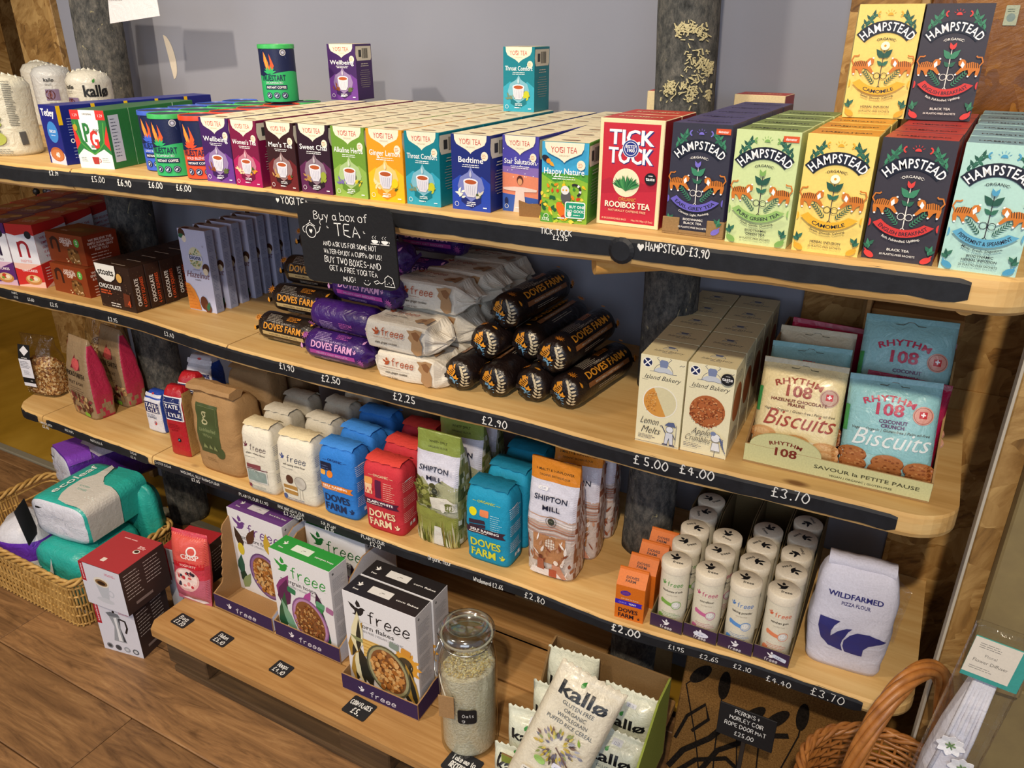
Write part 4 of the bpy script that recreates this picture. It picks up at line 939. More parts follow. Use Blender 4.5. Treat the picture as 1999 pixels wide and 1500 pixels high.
# PG box and blue box rows
def pyr(w, h):
    A = Art(w / 100); H = h / w * 100
    A.rect(-50, 0, 100, H, '#eef0ee'); A.poly([(-50, H * .22), (-50, H), (50, H), (50, H * .24), (30, H * .34), (6, H * .26), (0, H * .24), (-6, H * .26), (-30, H * .34)], '#2c7a3c')
    A.poly([(-30, H), (-26, H * .5), (-6, H * .33), (6, H * .33), (24, H * .5), (30, H)], '#f5f5f3')
    for s in (-1, 1):
        A.poly([(s * 50, H * .75), (s * 34, H * .45), (s * 50, H * .32)], '#d5342c'); A.line([(s * 42, H * .8), (s * 34, H * .45), (s * 12, H * .3), (0, H * .25)], 4, '#4c9a3e')
        A.rect(-50 if s < 0 else 24, H * .84, 26, H * .16, '#d8342e'); A.text('1.29', -37 if s < 0 else 37, H * .89, 9, '#f6dede')
    A.text('ORIGINAL', 0, H * .92, 6, '#5a5a5a'); A.text('P', -12, H * .46, 62, '#2c7a3c', .03, sx=.6); A.text('G', 8, H * .36, 58, '#d5342c', .03, sx=.6); A.text('TIPS', 18, H * .62, 12, '#2c5a3c', .0, sx=.9)
    A.ell(-42, H * .7, 6, 8, '#b59a2a'); A.rect(-5, H * .36, 10, 6, '#7a8a7a'); A.poly([(-10, H * .2), (10, H * .2), (8, H * .08), (-7, H * .08)], '#b03a34'); A.arc(11, H * .14, 4, -90, 90, 1.6, '#b03a34', 6); A.small(-42, H * .18, 20, 3, 4, '#9aa', 1.2); A.small(20, H * .18, 22, 3, 4, '#9aa', 1.2)
    return A
P, w, a, h = fit((156, 327.5), (229, 330.5), Z1, (129, 214)); a = .20; w = .078; h = .105; d = .062
pg_ = thing('tea_box', 'white, green and red tea box with two big letters, left of the tins', 'tea box', P, a)
MB().box(-w / 2, w / 2, 0, d, 0, h, {'d': lin('#2c7a3c'), 'top': lin('#3a6a44'), 'front': lin('#eef0ee')}).build('carton', 'card', pg_); pyr(w, h).build('front_print', m_front(w, d, h), 'ink', pg_)
A = Art(.001); A.rect(-24, 12, 26, 84, '#c9cfe0'); A.small(-20, 88, 16, 12, 6, '#3a3f55', 1.4); A.build('side_print', m_right(w, d, h), 'ink', pg_)
column(pg_, 4, d, None, lambda i: f'green-topped tea box, {ORD[i]} from the front behind the white-fronted one')
P, w, a, h = fit((100, 319), (134, 321.5), Z1, (65, 203)); w = .062; h = .109; d = .068; a = -.26
tet = thing('tea_box', 'dark blue tea box with yellow tab and orange cup picture', 'tea box', P, a + .16, None)
blue = '#1c2480'
MB().box(-w / 2, w / 2, 0, d, 0, h, {'d': lin(blue), 'top': lin('#3a4192')}).build('carton', 'card', tet)
A = Art(w / 100); H = h / w * 100; A.rect(-50, 0, 100, H, blue); A.text('Tetley', -4, H * .82, 30, '#ffffff', .03, fit=74); A.ell(4, H * .55, 30, 32, '#3f8ad6'); A.text('DECAF', 4, H * .54, 12, '#ffffff', .02); A.small(4, H * .49, 34, 1, 4, '#cfe0ff', 2, al='m')
A.ell(4, H * .14, 46, 22, '#e8e4f2'); A.rect(-40, 0, 88, H * .13, '#dcd6ea'); A.ell(4, H * .17, 40, 22, '#b5653a'); A.ell(4, H * .16, 34, 17, '#c97a48'); A.text('40', 6, H * .12, 22, '#ffffff', .03)
A.build('front_print', m_front(w, d, h), 'ink', tet)
A = Art(.001); A.rect(-34, 74, 8, 35, '#f0c020'); A.small(-18, 84, 22, 7, 5, '#aab0e0', 1.1); A.ring(-14, 44, 3.5, 1.6, '#ffffff', 8); A.small(-4, 44, 14, 3, 4, '#aab0e0', 1.4); A.small(-16, 30, 24, 4, 6, '#aab0e0', 1.2); A.build('side_print', m_right(w, d, h), 'ink', tet)
for i in range(1, 5):
    copy_tree(tet, P + Vector((-math.sin(a + .16), math.cos(a + .16), 0)) * (d + .001) * i, a + .16, f'dark blue tea box with yellow tab, {ORD[i]} from the front', only=('front_print',))

# puffed-rice-cake packs standing at the left end
def roll_pack(R, h, col, label, loc, rz, arts, name='rice_cake_pack', cat='food pack'):
    t = thing(name, label, cat, loc, rz, 'rice cake packs at the left end')
    prof = [(R * .9, 0), (R, .006)] + [(R * (1 + .006 * (-1) ** i), .006 + (h - .02) * i / 22) for i in range(1, 23)] + [(R * .8, h), (R * .35, h + .006), (R * .12, h + .008)]
    MB().lathe(prof, 36, lin(col), .012).build('wrapper', 'film', t, smooth=True)
    # crimped gathered top
    vs = []; fs = []; n = 24
    for i in range(n + 1):
        x = -R * .9 + R * 1.8 * i / n; zz = h - .004 + .012 * (1 - (x / R) ** 2) + .004 * math.sin(i * 1.9)
        vs += [(x, .006 * math.sin(i * 1.3), h - .012), (x, .010 * math.sin(i * 1.7), zz), (x, .010 * math.sin(i * 1.7) + .0015, zz), (x, .006 * math.sin(i * 1.3) + .0015, h - .012)]
    for i in range(n):
        for k in range(4): fs.append([i * 4 + k, i * 4 + (k + 1) % 4, i * 4 + 4 + (k + 1) % 4, i * 4 + 4 + k])
    MB().add(vs, fs, lin('#d8d6c8')).build('crimped_seal', 'film', t, smooth=True)
    if arts: arts.build('wrap_print', m_cyl(R), 'ink', t, maxe=.012, h0=.0012)
    return t
A = Art(.001)
for i in range(26): A.rect(18 + random.uniform(-1, 1), 60 + i * 3.4, 16 + random.uniform(-3, 2), 1.2, '#6a6a62')
A.ell(-20, 76, 24, 10, '#7f8f34'); A.ell(-22, 64, 25, 9, '#93a04a'); A.ell(-24, 52, 22, 8, '#5f7030'); A.ell(-14, 36, 20, 14, '#a8b050'); A.ell(-24, 38, 18, 10, '#6f7f38'); A.rect(30, 22, 12, 26, '#555', rot=4); A.small(-30, 14, 50, 3, 4, '#8a8a80', 1.6)
roll_pack(.048, .150, '#d9d5c2', 'cream rice cake pack with green picture, leftmost on the top shelf', at(-2, 306, Z1) + Vector((-.01, .05, 0)), .6, A)
def kal(sx):
    A = Art(.001)
    if not sx: A.text('kallø', 24, 106, 34, '#17181a', .03, sx=.8)
    sx = sx and 30
    A.leaf(sx + 20, 134, 10, 5, 60, '#3f8a3a'); A.text('kallø', sx - 32, 122, 12, '#17181a', .02); A.small(sx - 42, 116, 20, 2, 3, '#8a8a88', 1); A.rect(sx - 44, 78, 30, 26, '#7a6a8a'); A.ell(sx - 34, 91, 11, 12, '#4a1a1e'); A.ell(sx - 34, 91, 5, 6, '#7a4a4a'); A.small(sx - 40, 72, 22, 6, 5, '#9a9a90', 1.2); return A
roll_pack(.046, .152, '#cfccc0', 'cream rice cake pack with large black lettering, second from the left', at(92, 300, Z1) + Vector((-.03, .15, 0)), .7, kal(0))
roll_pack(.046, .152, '#c6c8c8', 'cream rice cake pack behind, touching the left trunk', Vector((-2.03, 1.30, Z1)), .85, kal(26))
roll_pack(.046, .154, '#c9c6ba', 'cream rice cake pack with crumpled clear top, rearmost of the four', Vector((-2.20, 1.38, Z1)), .3, None)
# ------------------------------------------------------------ shared builders for bags, packs and rolls
def nz(x, y, z, f, s): return noise.noise(Vector((x * f + s, y * f - s, z * f + s * .37)))
def pillow(parent, w, h, t, col, seed, mat='film', crimp=.014, amp=.004, front='bag', bcol=None, bottom_crimp=True, n=22, scallop=0, topw=1.0, colf=None):
    def prof(u, v):
        a = abs(2 * u / w); vv = (v - (crimp if bottom_crimp else 0)) / (h - crimp - (crimp if bottom_crimp else 0)); vv = min(1, max(0, vv)); b = abs(2 * vv - 1)
        if not bottom_crimp and vv < .5: b *= .75
        k = max(0, 1 - a ** 3) ** .55 * max(0, 1 - b ** 4) ** .6
        return t / 2 * k + .0006, k
    def S(u, v, e=0):
        d, k = prof(u, v); wr = nz(u, 0, v, 22, seed) * amp * k + nz(u, 1, v, 60, seed) * amp * .4 * k
        bend = nz(u, 5, v, 7, seed) * amp * 1.4
        return (u * (1 + (topw - 1) * v / h), bend - d - wr - e, v)
    vs = []; fs = []; cs = []
    for j in range(n + 1):
        v = h * j / n
        for i in range(n + 1):
            u = -w / 2 + w * i / n; vv = v
            if scallop and j == n: vv += scallop * math.sin(i * 2.4)
            p = S(u, v); vs.append((p[0], p[1], vv))
    N = len(vs)
    for j in range(n + 1):
        v = h * j / n
        for i in range(n + 1):
            u = -w / 2 + w * i / n; d, k = prof(u, v); p = vs[j * (n + 1) + i]; b = nz(u, 5, v, 7, seed) * amp * 1.4
            vs.append((p[0], b + d + nz(u, 9, v, 22, seed) * amp * k, p[2]))
    q = lambda j, i: j * (n + 1) + i
    for j in range(n):
        for i in range(n):
            u = -w / 2 + w * (i + .5) / n; v = h * (j + .5) / n; c = colf(u, v) if colf else lin(col)
            fs.append([q(j, i), q(j, i + 1), q(j + 1, i + 1), q(j + 1, i)]); cs.append(c)
            fs.append([N + q(j, i), N + q(j + 1, i), N + q(j + 1, i + 1), N + q(j, i + 1)]); cs.append(c if colf else lin(bcol or col))
    for j in range(n):
        fs.append([q(j, 0), q(j + 1, 0), N + q(j + 1, 0), N + q(j, 0)]); cs.append(cs[0]); fs.append([q(j, n), N + q(j, n), N + q(j + 1, n), q(j + 1, n)]); cs.append(cs[0])
        fs.append([q(0, j), N + q(0, j), N + q(0, j + 1), q(0, j + 1)]); cs.append(cs[0]); fs.append([q(n, j), q(n, j + 1), N + q(n, j + 1), N + q(n, j)]); cs.append(cs[-6])
    meshobj(front, vs, fs, mat, parent, cs, smooth=True)
    return S
_PER = {}
def perim(e, n=56):
    if (e, n) in _PER: return _PER[e, n]
    P = []
    for i in range(720):
        a = 2 * PI * i / 720 - PI / 2; c, s = math.cos(a), math.sin(a); P.append((math.copysign(abs(c) ** (2 / e), c), math.copysign(abs(s) ** (2 / e), s)))
    L = [0]
    for a, b in zip(P, P[1:] + P[:1]): L.append(L[-1] + math.dist(a, b))
    out = []; j = 0
    for k in range(n):
        t = L[-1] * k / n
        while L[j + 1] < t: j += 1
        f = (t - L[j]) / (L[j + 1] - L[j] or 1); a, b = P[j], P[(j + 1) % 720]; out.append((a[0] + (b[0] - a[0]) * f, a[1] + (b[1] - a[1]) * f))
    _PER[e, n] = out; return out
def sack(parent, rings, seed, col, amp=.003, freq=28, e=5, mat='paper', name='paper_bag', colf=None, n=56):
    # rings: (z, half width, half depth, y shift); base front edge at y = -hd
    per = perim(e, n); zs = []; R2 = []
    for a, b in zip(rings, rings[1:]):
        m = max(1, int(abs(b[0] - a[0]) / .012))
        for i in range(m): t = i / m; R2.append(tuple(a[k] * (1 - t) + b[k] * t for k in range(4)))
    R2.append(rings[-1])
    def disp(x, y, z, hz): 
        k = min(1, z / .02) ; return amp * k * (nz(x, y, z, freq, seed) + .5 * nz(x, y, z, freq * 2.3, seed) - .25)
    vs = []
    for z, a, b, ys in R2:
        for px, py in per:
            x, y = a * px, b * py + ys; l = math.hypot(px, py) or 1; d = disp(x, y, z, 0); vs.append((x + d * px / l, y + d * py / l, z + (.4 * d if z > rings[-1][0] - .03 else 0)))
    m = len(R2); fs = [[i * n + k, i * n + (k + 1) % n, (i + 1) * n + (k + 1) % n, (i + 1) * n + k] for i in range(m - 1) for k in range(n)]
    cs = None
    fs += [list(range(n))[::-1], [(m - 1) * n + k for k in range(n)]]
    if colf: cs = [colf(*(sum(vs[j][q] for j in f) / len(f) for q in range(3)), per[f[0] % n]) for f in fs]
    else: cs = lin(col)
    meshobj(name, vs, fs, mat, parent, cs, smooth=True)
    def S(u, v, ex=0):
        v = max(0, v); A_, B_, Y_ = rings[-1][1:4]
        for r0, r1 in zip(rings, rings[1:]):
            if v <= r1[0]: t = (v - r0[0]) / (r1[0] - r0[0] or 1); A_, B_, Y_ = (r0[k] * (1 - t) + r1[k] * t for k in (1, 2, 3)); break
        q = max(-.97, min(.97, u / A_)); y = -B_ * (1 - abs(q) ** e) ** (1 / e) + Y_; d = disp(u, y, v, 0); l = math.hypot(q, 1); return (u + d * q / l, y - d / l - ex, v)
    def SR(u, v, ex=0):  # right-hand side panel
        A_, B_, Y_ = rings[-1][1:4]
        for r0, r1 in zip(rings, rings[1:]):
            if v <= r1[0]: t = (v - r0[0]) / (r1[0] - r0[0] or 1); A_, B_, Y_ = (r0[k] * (1 - t) + r1[k] * t for k in (1, 2, 3)); break
        q = max(-.95, min(.95, u / B_)); x = A_ * (1 - abs(q) ** e) ** (1 / e); d = disp(x, u + Y_, v, 0); return (x + d + ex, u + Y_, v)
    return S, SR
def rollp(parent, L, R, col, seed, endcol=None):
    # biscuit roll along local x, lying on z=0
    n = 30; st = [(-L / 2 - .006, .25), (-L / 2 + .001, .5), (-L / 2 + .004, .8), (-L / 2 + .012, .97)] + [(-L / 2 + .012 + (L - .024) * i / 12, 1) for i in range(1, 12)] + [(L / 2 - .012, .97), (L / 2 - .004, .8), (L / 2 - .001, .5), (L / 2 + .006, .25)]
    vs = []; m = len(st)
    for x, k in st:
        for i in range(n):
            a = 2 * PI * i / n; pl = .16 * (1 - k) * math.sin(a * 9 + seed) + .03 * nz(x, math.cos(a) * .05, math.sin(a) * .05, 40, seed)
            r = R * k * (1 + pl) ; vs.append((x + .004 * (1 - k) * math.sin(a * 5 + seed), -r * math.cos(a), R + r * math.sin(a)))
    fs = [[i * n + k, i * n + (k + 1) % n, (i + 1) * n + (k + 1) % n, (i + 1) * n + k] for i in range(m - 1) for k in range(n)] + [list(range(n))[::-1], [(m - 1) * n + k for k in range(n)]]
    o = meshobj('wrapper', vs, fs, 'film', parent, lin(col), smooth=True)
    # end seal strip
    for s in (-1, 1):
        mb = MB(); x = s * (L / 2 + .004); mb.box(min(x, x + s * .003), max(x, x + s * .003), -R * .85, R * .85, R * .75, R * 1.0, lin(col), b=.0005); mb.build('end_seal', 'film', parent)
    return lambda u, v, e: (u, -(R + e) * math.cos(v / R), R + (R + e) * math.sin(v / R))
def box_item(name, cat, w, d, h, loc, rz, cols, front=None, side=None, top=None, label='', group=None, left=None, b=.0008, body='carton', mat='card', ry=0):
    t = thing(name, label, cat, loc, rz, group, 0, ry)
    MB().box(-w / 2, w / 2, 0, d, 0, h, {k: lin(v) for k, v in cols.items()}, b=b).build(body, mat, t)
    if front: front.build('front_print', m_front(w, d, h), 'ink', t)
    if side: side.build('side_print', m_right(w, d, h), 'ink', t)
    if top: top.build('top_print', m_top(w, d, h), 'ink', t)
    if left: left.build('left_print', m_left(w, d, h), 'ink', t)
    return t
# ------------------------------------------------------------ second shelf
# oatcake cartons
def oat(w, h, d, c1, c2, pale):
    A = Art(w / 100); H = h / w * 100
    A.rect(-50, 0, 100, H, pale); A.rect(-50, H * .38, 100, H * .48, '#e9eaf2'); A.poly([(-50, H), (50, H), (50, H * .83), (20, H * .86), (-20, H * .82), (-50, H * .85)], c1)
    A.line([(-16, H * .48), (-16, H * .72)], 9, c2); A.arc(0, H * .64, 16, 0, 170, 9, c2); A.line([(16, H * .48), (16, H * .64)], 9, c2)
    A.text('nairns', 0, H * .4, 17, mixl(c1, '#ffffff', .35), .02); A.poly([(-50, H * .3), (-10, H * .26), (50, H * .38), (50, H * .1), (-50, H * .02)], c1); A.text('OATCAKES', 4, H * .25, 11, '#f6e6e6', .03)
    A.ell(10, H * .12, 30, 16, '#c98a4a'); A.ell(10, H * .14, 24, 12, '#e6c48a'); A.ell(6, H * .15, 9, 8, '#c8402a'); A.ell(18, H * .14, 8, 6, '#f3e6cc'); A.ell(0, H * .12, 6, 4, '#7a9a3a'); A.ell(28, H * .84, 12, 12, '#222226')
    B = Art(d / 100); K = h / d * 100; B.rect(-50, 0, 100, K, pale); B.rect(-50, K * .4, 100, K * .5, '#dfe2f0'); B.poly([(-50, K), (50, K), (50, K * .9), (0, K * .86), (-50, K * .84)], c1); B.poly([(-50, K * .38), (-20, K * .4), (10, K * .34), (50, K * .36), (50, K * .1), (0, K * .14), (-50, 0)], c1)
    for i, tx in enumerate(('WE BELIEVE THE', 'SIMPLE, NATURAL', 'GOODNESS OF OATS', 'IS FOR EVERYONE', 'TO ENJOY')): B.text(tx, 0, K * (.76 - .075 * i), 8, '#b8455a', .02, fit=74 - 4 * i)
    B.small(-40, K * .3, 70, 5, 7, '#f6dede', 2)
    T = Art(w / 100); D = d / w * 100; T.rect(-50, 0, 100, D, mixl(c1, '#a8763e', .35)); T.ell(-14, D * .6, 30, D * .22, '#b9854a'); T.small(0, D * .4, 60, 3, 9, '#f3dcc8', 3, al='m'); T.ell(14, D * .7, 16, D * .14, '#d9b070')
    return A, B, T
a = math.radians(14); nb = at(92, 563, Z2); w, d, h = .088, .112, .172; ux = Vector((math.cos(a), math.sin(a), 0)); uy = Vector((-math.sin(a), math.cos(a), 0))
for ci, (c1, c2, pale, word) in enumerate((('#cf2f2a', '#a0202c', '#f0c4b4', 'red'), ('#5f2c74', '#2a1c3a', '#d9b6cc', 'purple'), ('#d8483c', '#3a1a1c', '#f2c8b0', 'coral'))):
    A, B, T = oat(w, h, d, c1, c2, pale)
    P = nb - ux * (w / 2 + ci * (w + .004)) + Vector((0, 0, 0)); 
    t = box_item('oatcake_box', 'food box', w, d, h, P, a, {'d': c1, 'top': '#b5602f'}, A, B, T, f'{word} and white oatcake box at the front of its row, left end', 'oatcake boxes on the second shelf')
    for i in range(1, 4): copy_tree(t, P + uy * (d + .003) * i - ux * .012 * i, a, f'{word} oatcake box, {ORD[i]} from the front of its row')
# orange-brown biscuit boxes
def choc(w, h, d):
    A = Art(w / 100); H = h / w * 100; A.rect(-50, 0, 100, H, '#8a3c1a'); A.line([(-38, H * .42), (-38, H * .78)], 6, '#3a1a12'); A.arc(-29, H * .64, 9, 0, 175, 6, '#3a1a12', 10); A.line([(-20, H * .34), (-20, H * .66)], 6, '#3a1a12')
    A.text('DARK CHOC', 3, H * .80, 5, '#f3d8c8', .02); A.text('CHOCOLATE', 3, H * .68, 9, '#f6e8de', .04, fit=34); A.text('CHIP', 3, H * .58, 8, '#f3d8c8', .03); A.ell(32, H * .74, 7, 7.5, '#5fb04a'); A.text('2', 32, H * .70, 9, '#ffffff', .03)
    R = random.Random(8); A.ell(18, H * .28, 16, 15, '#7a5228')
    for i in range(26): A.ell(18 + R.uniform(-14, 14), H * .28 + R.uniform(-12, 12), R.uniform(2, 4), R.uniform(1.5, 3), R.choice(['#94683a', '#5a3618', '#3a2010', '#a87c48']), n=7)
    for i in range(8): A.ell(8 + R.uniform(-10, 26), 6 + R.uniform(-3, 5), 1.8, 1.4, '#e8c89a', n=6)
    B = Art(d / 100); K = h / d * 100
    B.rect(-50, 0, 100, K, '#8c3216')
    for i, f in enumerate((70, 78, 70, 40)): B.text(('WE BELIEVE THE', 'SIMPLE GOODNESS OF', '& NATURAL OATS', 'FOR YOU')[i], 0, K * (.78 - .11 * i), 9, '#f0d8cc', .03, fit=f)
    B.small(-34, K * .34, 70, 5, 8, '#e6c0b0', 2.4)
    T = Art(w / 100); D = d / w * 100; T.rect(-50, 0, 100, D, '#7c3c1c'); T.ell(10, D * .5, 30, 16, '#6b4a22'); T.ell(-4, D * .45, 18, 10, '#86602e'); T.small(-30, D * .3, 24, 2, 4, '#e0b8a0', 2)
    return A, B, T
w, d, h = .146, .10, .078; A, B, T = choc(w, h, d)
c1 = box_item('biscuit_box', 'food box', w, d, h, (-1.972, 1.188, Z2), 0, {'d': '#8a3a18'}, A, B, T, 'orange-brown chocolate biscuit box on the shelf, lower of two', 'stacked orange-brown biscuit boxes')
copy_tree(c1, (-1.985, 1.205, Z2 + h + .001), .03, 'orange-brown chocolate biscuit box on top, upper of two')
# dark brown oat-snack boxes
w, d, h = .130, .0405, .114
A = Art(w / 100); H = h / w * 100; A.rect(-50, 0, 100, H, '#33211a'); R = random.Random(1)
for i in range(60): A.ell(R.uniform(-48, 48), R.uniform(2, H - 2), 1.4, 1, R.choice(['#5a4032', '#4a3226', '#6a4e3c']), n=6)
A.poly([(-50, H)] + [(-50 + 0 + 62 * math.sin(t * PI / 16), H - 36 * math.cos(t * PI / 16) if 0 else H - 34 * math.sin(PI * (t + 0) / 16) * 1.0) for t in range(1, 8)] + [(14, H)] if 0 else [(-46, H), (-44, H * .82), (-36, H * .7), (-22, H * .62), (-6, H * .62), (6, H * .7), (12, H * .84), (12, H)], '#f1f0ea'); A.text('stoats', -17, H * .76, 19, '#1e1a18', .04)
A.ell(20, H * .74, 8, 9, '#d9a85a'); A.text('CHOCOLATE', -12, H * .46, 12, '#f3efe8', .04, fit=64); A.small(-42, H * .38, 40, 2, 5, '#c8542c', 3); A.poly([(20, H * .1), (40, H * .12), (42, H * .4), (24, H * .42)], '#6a3420'); A.text('4', 36, H * .12, 18, '#d8562c', .04); A.text('QUAKER', -8, H * .12, 6, '#e8e0d4', .02) if 0 else A.small(-18, H * .12, 36, 2, 5, '#e8e0d4', 2)
B = Art(.001); B.rect(-20, 0, 40, 114, '#3a241a'); 
for i in range(34): B.ell(R.uniform(-18, 18), R.uniform(4, 110), 1, .8, '#6a4e3c', n=5)
B.text('CHOCOLATE', -2, 50, 15, '#f4f0ea', .05, fit=70, rot=90); B.text('4 OATY SQUARES', 12, 48, 13, '#d8562c', .05, fit=78, rot=90)
T = Art(w / 100); D = d / w * 100; T.rect(-49, 0, 98, D, '#3d281c'); T.line([(-10, D * .3), (30, D * .3)], 2, '#e9dccb'); [T.ell(R.uniform(-48, 48), R.uniform(2, D - 2), 1.2, 1, '#6a4e3c', n=5) for i in range(14)]
s_ = box_item('oat_bar_box', 'food box', w, d, h, (-1.758, 1.167, Z2), 0, {'d': '#33211a'}, A, B, T, 'dark brown oat bar box with white logo, frontmost of its row', 'dark brown oat bar boxes')
for i in range(1, 8): copy_tree(s_, (-1.758 + .002 * (i % 3), 1.167 + .0425 * i, Z2), 0, f'dark brown oat bar box, {ORD[i]} from the front', only=('front_print',))
# pale lilac wafer boxes
w, d, h = .088, .024, .205
A = Art(w / 100); H = h / w * 100; A.rect(-50, 0, 100, H, '#c3c8e6'); A.ell(-36, H * .94, 12, 15, '#4a2c1c', rot=20); A.ell(-30, H * .88, 8, 10, '#efe6d2'); A.leaf(-50, H * .9, 22, 12, 20, '#2f6a4a')
A.ell(2, H * .66, 25, 31, '#d9d6b4')
R = random.Random(6); [A.leaf(2 + R.uniform(-18, 18), H * .66 + R.uniform(-22, 22), 8, 4, R.uniform(0, 360), R.choice(['#6a8a5a', '#b9a05a', '#8aa07a', '#c9b878'])) for i in range(36)]
A.rect(-24, H * .635, 52, 14, '#d4d8ec', r=5); A.text('biona', 2, H * .645, 19, '#24346a', .03); A.text('ORGANIC', 0, H * .51, 6, '#9a9ab0', .0); A.text('Hazelnut', 0, H * .42, 26, '#6a3a44', -.005, sh=.35, fit=84, sx=.8); A.text('WAFERS', 0, H * .385, 6, '#4a4a5a'); A.ell(36, H * .55, 12, 14, '#4a2c1c', rot=-20); A.ell(34, H * .51, 9, 10, '#e9dcc0'); A.text('V', 36, H * .8, 9, '#8a8aa0')
A.poly([(-50, 3), (-50, H * .34), (-36, H * .33), (-20, H * .26), (-10, H * .16), (-6, 3)], '#d98a3a')
for i in range(8): A.line([(-49, 8 + i * 9), (-12 - i * 3.5, 8 + i * 9)], .8, '#b5651f'); A.line([(-46 + i * 5, 5), (-46 + i * 5, H * .33 - i * 6 - 4)], .8, '#b5651f')
A.ell(10, 26, 14, 20, '#5a3020'); A.ell(22, 12, 12, 14, '#6a3a24'); A.leaf(20, 4, 30, 12, 70, '#2f6a4a')
B = Art(.001); B.rect(-12, 2, 24, 201, '#9aa3c4')
for i in range(4): B.small(-8, 190 - i * 48, 15, 11, 3.6, '#5f6a90', 1.1, seed=i)
T = Art(w / 100); T.ell(-30, 10, 12, 8, '#6a3a2a'); T.small(0, 12, 40, 1, 4, '#8a90b0', 2)
bi = box_item('wafer_box', 'food box', w, d, h, (-1.562, 1.259, Z2), .05, {'d': '#aab0cf', 'top': '#b9aeb4'}, A, B, T, 'lilac hazelnut wafer box, frontmost of its row', 'lilac wafer boxes')
for i in range(1, 7): copy_tree(bi, (-1.561 + .004 * (i % 2) - .003 * i, 1.259 + .0445 * i, Z2), .05 - .02 * (i % 3), f'lilac hazelnut wafer box, {ORD[i]} from the front')

# biscuit rolls
def flower(A, x, y, r, c, n=14, c2='#1a1210'):
    A.ell(x, y, r * .62, r * .62, c, n=14); [A.line([(x + math.cos(2 * PI * i / n) * r * .66, y + math.sin(2 * PI * i / n) * r * .66), (x + math.cos(2 * PI * i / n) * r, y + math.sin(2 * PI * i / n) * r)], r * .1, c) for i in range(n)]
    A.ring(x, y, r * .42, r * .06, c2, 12); [A.line([(x + math.cos(2 * PI * i / 8) * r * .15, y + math.sin(2 * PI * i / 8) * r * .15), (x + math.cos(2 * PI * i / 8) * r * .36, y + math.sin(2 * PI * i / 8) * r * .36)], r * .07, c2) for i in range(8)]
def dwrap(R, L, main, band, bandtx, ink, sub, gold=None):
    A = Art(.001); LL = L * 1000; q = R * 1000
    A.text('— ORGANIC —', 0, q * .62, 6, sub, 0, fit=LL * .42); A.text('DOVES FARM', -2, q * .12, 20, ink, .03, fit=LL * .66); A.dove(LL * .36, q * .3, 1.0, ink)
    A.rect(-LL * .36, -q * .32, LL * .72, 9, band); A.text(bandtx, 0, -q * .32 + 2.2, 5.6, sub if band != '#c9b07a' else '#3a2a1a', .01, fit=LL * .5)
    A.small(-LL * .2, -q * .55, LL * .4, 2, 4, sub, 1)
    A.small(-LL * .3, q * 1.25, LL * .28, 6, 3.5, sub, .9, seed=3); A.small(LL * .02, q * 1.3, LL * .2, 4, 3.5, gold or sub, 1.2, seed=4); A.text('60', LL * .2, q * 1.15, 9, gold or ink, .03)
    flower(A, -LL * .46, q * .8, 9, gold or ink, 10, main); A.leaf(-LL * .47, -q * .1, 12, 6, 100, ink); A.leaf(LL * .45, q * .9, 12, 6, 60, ink); flower(A, LL * .46, -q * .3, 9, gold or sub, 10, main)
    return A
def mkroll(lab, loc, rz, main, art, grp, R=.0315, L=.165, seed=1, name='biscuit_roll', tilt=0):
    t = thing(name, lab, 'biscuit pack', loc, rz, grp, tilt); mp = rollp(t, L, R, main, seed)
    if art: art.build('wrap_print', mp, 'film_ink', t, maxe=.012, h0=.0009)
    return t
BR = dwrap(.0315, .165, '#221a18', '#c9b07a', 'WHOLEMEAL GINGER BISCUITS', '#e39a2e', '#b9b0a4', '#e8902a')
PU = dwrap(.0315, .165, '#3d1d6e', '#b045a0', 'FRUITY OAT BISCUITS', '#e6a8d8', '#c8b0e0', '#c060b0')
for i, (x, y, z, lw) in enumerate(((-1.215, 1.205, 0, 'lowest'), (-1.190, 1.235, .063, 'second from the bottom'), (-1.165, 1.255, .126, 'third from the bottom'), (-1.140, 1.29, .189, 'topmost'))):
    mkroll(f'dark brown biscuit roll with orange letters, {lw} of the left stack', (x, y, Z2 + z), .02 * i, '#221a18', BR, 'dark brown biscuit rolls, left stack', seed=i + 1, tilt=.06 * (i % 2))
for i, (x, y, z, lw, tl) in enumerate(((-1.048, 1.172, 0, 'lowest', 0), (-1.040, 1.190, .063, 'second from the bottom', 1.4), (-.995, 1.212, .126, 'third from the bottom', 0), (-1.0, 1.26, .189, 'topmost', .3))):
    t = mkroll(f'purple oat biscuit roll, {lw} of its stack by the cookies', (x, y, Z2 + z), -.02 * i, '#3d1d6e', PU, 'purple biscuit rolls', seed=i + 11)
    if tl:  # turned about its own axis
        for c in t.children: c.matrix_parent_inverse = Matrix.Translation((0, 0, .0315)) @ Matrix.Rotation(tl, 4, 'X') @ Matrix.Translation((0, 0, -.0315))
for i, (x, y, z) in enumerate(((-.99, 1.345, 0), (-.99, 1.345, .064), (-.98, 1.36, .128), (-.965, 1.41, .191))):
    mkroll(f'purple biscuit roll behind the front stack, {ORD[i]} from below', (x, y, Z2 + z), .05, '#3d1d6e', PU, 'purple biscuit rolls', seed=i + 21)
